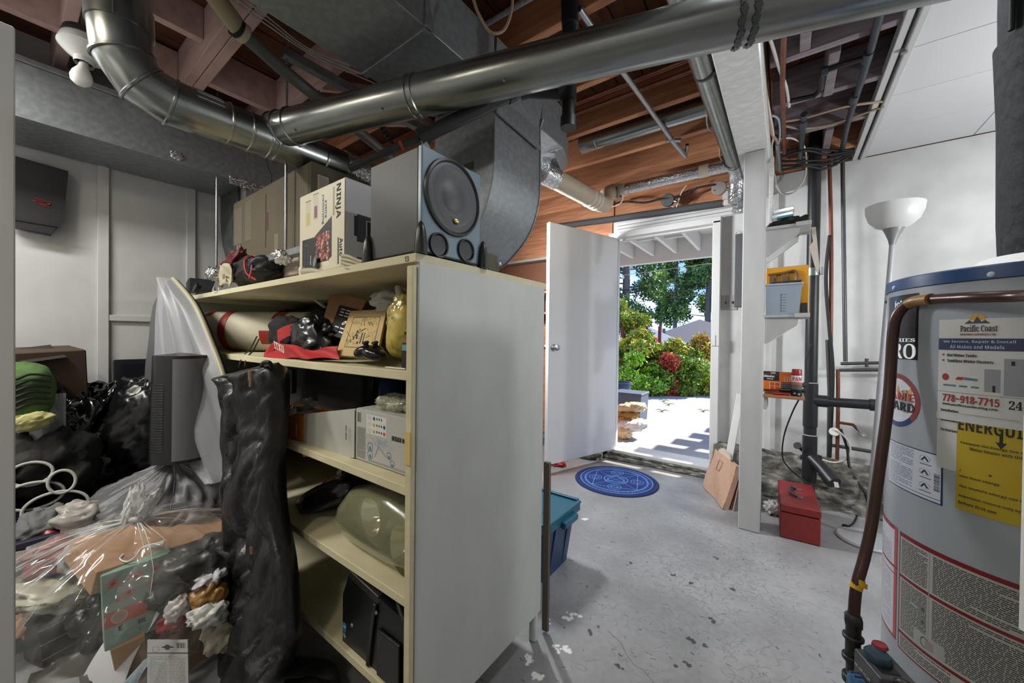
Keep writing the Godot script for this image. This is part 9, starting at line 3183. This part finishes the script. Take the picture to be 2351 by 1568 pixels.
	rc(im3, 0, 606, 220, 14, Color(0.46, 0.10, 0.12))
	disc(im3, Vector2(40, 70), 22, Color(0.62, 0.30, 0.2))
	lines(im3, 10, 110, 180, 100, 13, 5, Color(0.45, 0.45, 0.48), 81)
	lines(im3, 10, 290, 180, 300, 15, 5, Color(0.5, 0.5, 0.53), 82)
	stuck("side_warning_label", -112.0, -73.0, 0.355, 0.655, q, pic("side_warning_print", im3, 0.35), t)
	# flue: insulated riser
	var v := thing("insulated_riser", "thick black foam wrapped pipe rising from the top of the water heater", "pipe", V(0.516, 1.36, -1.496))
	var foam := mn("foam_black", [Color(0.08, 0.085, 0.095), Color(0.12, 0.125, 0.135)], V(6, 2, 6), 0.8, 0.0, 0.02, FastNoiseLite.TYPE_SIMPLEX_SMOOTH, 0.6)
	mb = MB.new()
	mb.lathe([Vector2(0, 1.358), Vector2(0.088, 1.36), Vector2(0.092, 1.45), Vector2(0.096, 1.7), Vector2(0.103, 1.86), Vector2(0.105, 1.90), Vector2(0.09, 1.905)], c, V(0.004, 1, 0), 40)
	part("lower_sleeve", mb, foam, v)
	mb = MB.new()
	mb.lathe([Vector2(0.097, 1.89), Vector2(0.099, 2.0), Vector2(0.100, 2.455)], c, V(0.004, 1, 0), 40)
	part("upper_sleeve", mb, foam, v)
	mb = MB.new()
	mb.tube([cyl_at(-60, 1.91, 0.099) , cyl_at(-58, 2.45, 0.102)], 0.006, 8, false)
	part("seam", mb, mats["black_rubber"], v)
	# copper gas line looping down the front
	var g := thing("gas_line", "brown copper gas line bending over the heater's front down to the valve", "pipe", V(0.15, 0.3, -1.28))
	var run := [V(0.369, 1.235, -1.04), V(0.366, 1.242, -1.156), V(0.319, 1.248, -1.226), V(0.284, 1.253, -1.301), V(0.261, 1.253, -1.346), V(0.244, 1.243, -1.364), V(0.23, 1.216, -1.372), V(0.225, 1.174, -1.374), V(0.222, 1.089, -1.371), V(0.217, 0.999, -1.36), V(0.208, 0.909, -1.346), V(0.195, 0.8, -1.323), V(0.182, 0.694, -1.3), V(0.166, 0.611, -1.275), V(0.149, 0.541, -1.249), V(0.144, 0.464, -1.239)]
	mb = MB.new()
	mb.tube(run, 0.0118, 18)
	part("copper_tube", mb, mn("copper_brown", [Color(0.22, 0.15, 0.13), Color(0.30, 0.20, 0.17)], V(8, 2, 8), 0.32, 0.5), g)
	mb = MB.new()
	mb.tube([V(0.277, 1.254, -1.305), V(0.261, 1.254, -1.346), V(0.249, 1.247, -1.361)], 0.0135, 16)
	part("yellow_sleeve", mb, m("sleeve_ochre", Color(0.46, 0.33, 0.11), 0.4), g)
	mb = MB.new()
	mb.tube([V(0.155, 0.563, -1.257), V(0.148, 0.539, -1.249)], 0.0128, 16, false)
	mb.sheet(4, 3, func(a, b): return (V(0.152, 0.569, -1.24)) + V(0.016 * a, -0.006 * a - 0.012 * b, 0.006 * sin(a * 3.0)), 0.001)
	part("yellow_tag", mb, m("tag_yellow", Color(0.72, 0.56, 0.05), 0.5), g, "small yellow tape flag")
	var iron := m("iron_black", Color(0.17, 0.165, 0.16), 0.45, 0.4)
	mb = MB.new()
	var n0 := V(0.144, 0.475, -1.239)
	mb.lathe([Vector2(0.0, 0), Vector2(0.017, 0), Vector2(0.019, 0.004), Vector2(0.019, 0.022), Vector2(0.014, 0.03), Vector2(0, 0.03)], n0 - V(0, 0.024, 0), Vector3.UP, 6)
	part("flare_nut", mb, iron, g)
	mb = MB.new()
	var p := n0 - V(0.0, 0.024, 0)
	mb.rod(p - V(0, 0.09, 0), p, 0.015, 18)
	mb.rod(p - V(0, 0.032, 0), p - V(0, 0.022, 0), 0.021, 18, 0.002)
	mb.rod(p - V(0, 0.085, 0), p - V(0, 0.072, 0), 0.021, 18, 0.002)
	mb.tube([p - V(0, 0.06, 0), p + V(0.05, -0.06, 0.03)], 0.014, 16, false)
	mb.rod(p - V(0, 0.22, 0), p - V(0, 0.08, 0), 0.013, 18)
	mb.rod(p - V(0, 0.14, 0), p - V(0, 0.12, 0), 0.02, 18, 0.002)
	part("drip_tee", mb, iron, g)
	# gas control
	var k2 := thing("gas_control", "grey gas control valve with blue knobs and a red button at the heater's foot", "valve", V(0.177, 0.374, -1.188))
	var gc := V(0.189, 0.378, -1.172)
	var gq := Basis.from_euler(V(0, deg_to_rad(-66.0), 0))
	mb = MB.new()
	mb.obox(gc, gq, V(0.085, 0.095, 0.07), 0.004)
	part("body", mb, m("valve_grey", Color(0.27, 0.26, 0.27), 0.4, 0.3), k2)
	mb = MB.new()
	mb.obox(gc + gq * V(0.0, 0.035, 0.004), gq, V(0.07, 0.03, 0.05), 0.01)
	part("top_cover", mb, mats["black_plastic"], k2)
	mb = MB.new()
	for q4 in [[-0.02, 0.055, 0.0], [0.0, 0.0, 0.0]]:
		pass
	mb.lathe([Vector2(0.024, 0), Vector2(0.025, 0.012), Vector2(0.02, 0.02), Vector2(0, 0.022)], gc + gq * V(-0.012, 0.046, 0.006), V(0.1, 1, 0.05), 18)
	part("knob", mb, m("knob_blue", Color(0.10, 0.19, 0.24), 0.35), k2)
	mb = MB.new()
	mb.lathe([Vector2(0.026, 0), Vector2(0.025, 0.016), Vector2(0.02, 0.02), Vector2(0, 0.02)], gc + gq * V(-0.01, -0.022, 0.036), gq * V(0, 0, 1), 18)
	for k in 12:
		var w := TAU * k / 12
		mb.obox(gc + gq * V(-0.01 + cos(w) * 0.026, -0.022 + sin(w) * 0.026, 0.045), gq * Basis.from_euler(V(0, 0, w)), V(0.005, 0.006, 0.016), 0.001)
	part("dial", mb, m("dial_blue", Color(0.16, 0.30, 0.42), 0.35), k2)
	mb = MB.new()
	mb.lathe([Vector2(0.008, 0), Vector2(0.01, 0.01), Vector2(0.015, 0.016), Vector2(0.013, 0.022), Vector2(0, 0.022)], gc + gq * V(-0.03, 0.05, -0.012), V(-0.1, 1, 0), 18)
	part("red_button", mb, m("button_red", Color(0.5, 0.08, 0.09), 0.35), k2)
	mb = MB.new()
	mb.tube([gc + gq * V(0.03, 0.03, 0.0), gc + gq * V(0.05, 0.05, 0.0), gc + gq * V(0.06, 0.045, -0.02)], 0.010, 12)
	part("outlet", mb, iron, k2)
	lettering(k2, "ON OFF PILOT", m("valve_ink", Color(0.6, 0.6, 0.6)), flat(gc + gq * V(-0.036, 0.012, 0.0352), gq * V(0.05, 0, 0), gq * V(0, 0.006, 0)), sans)
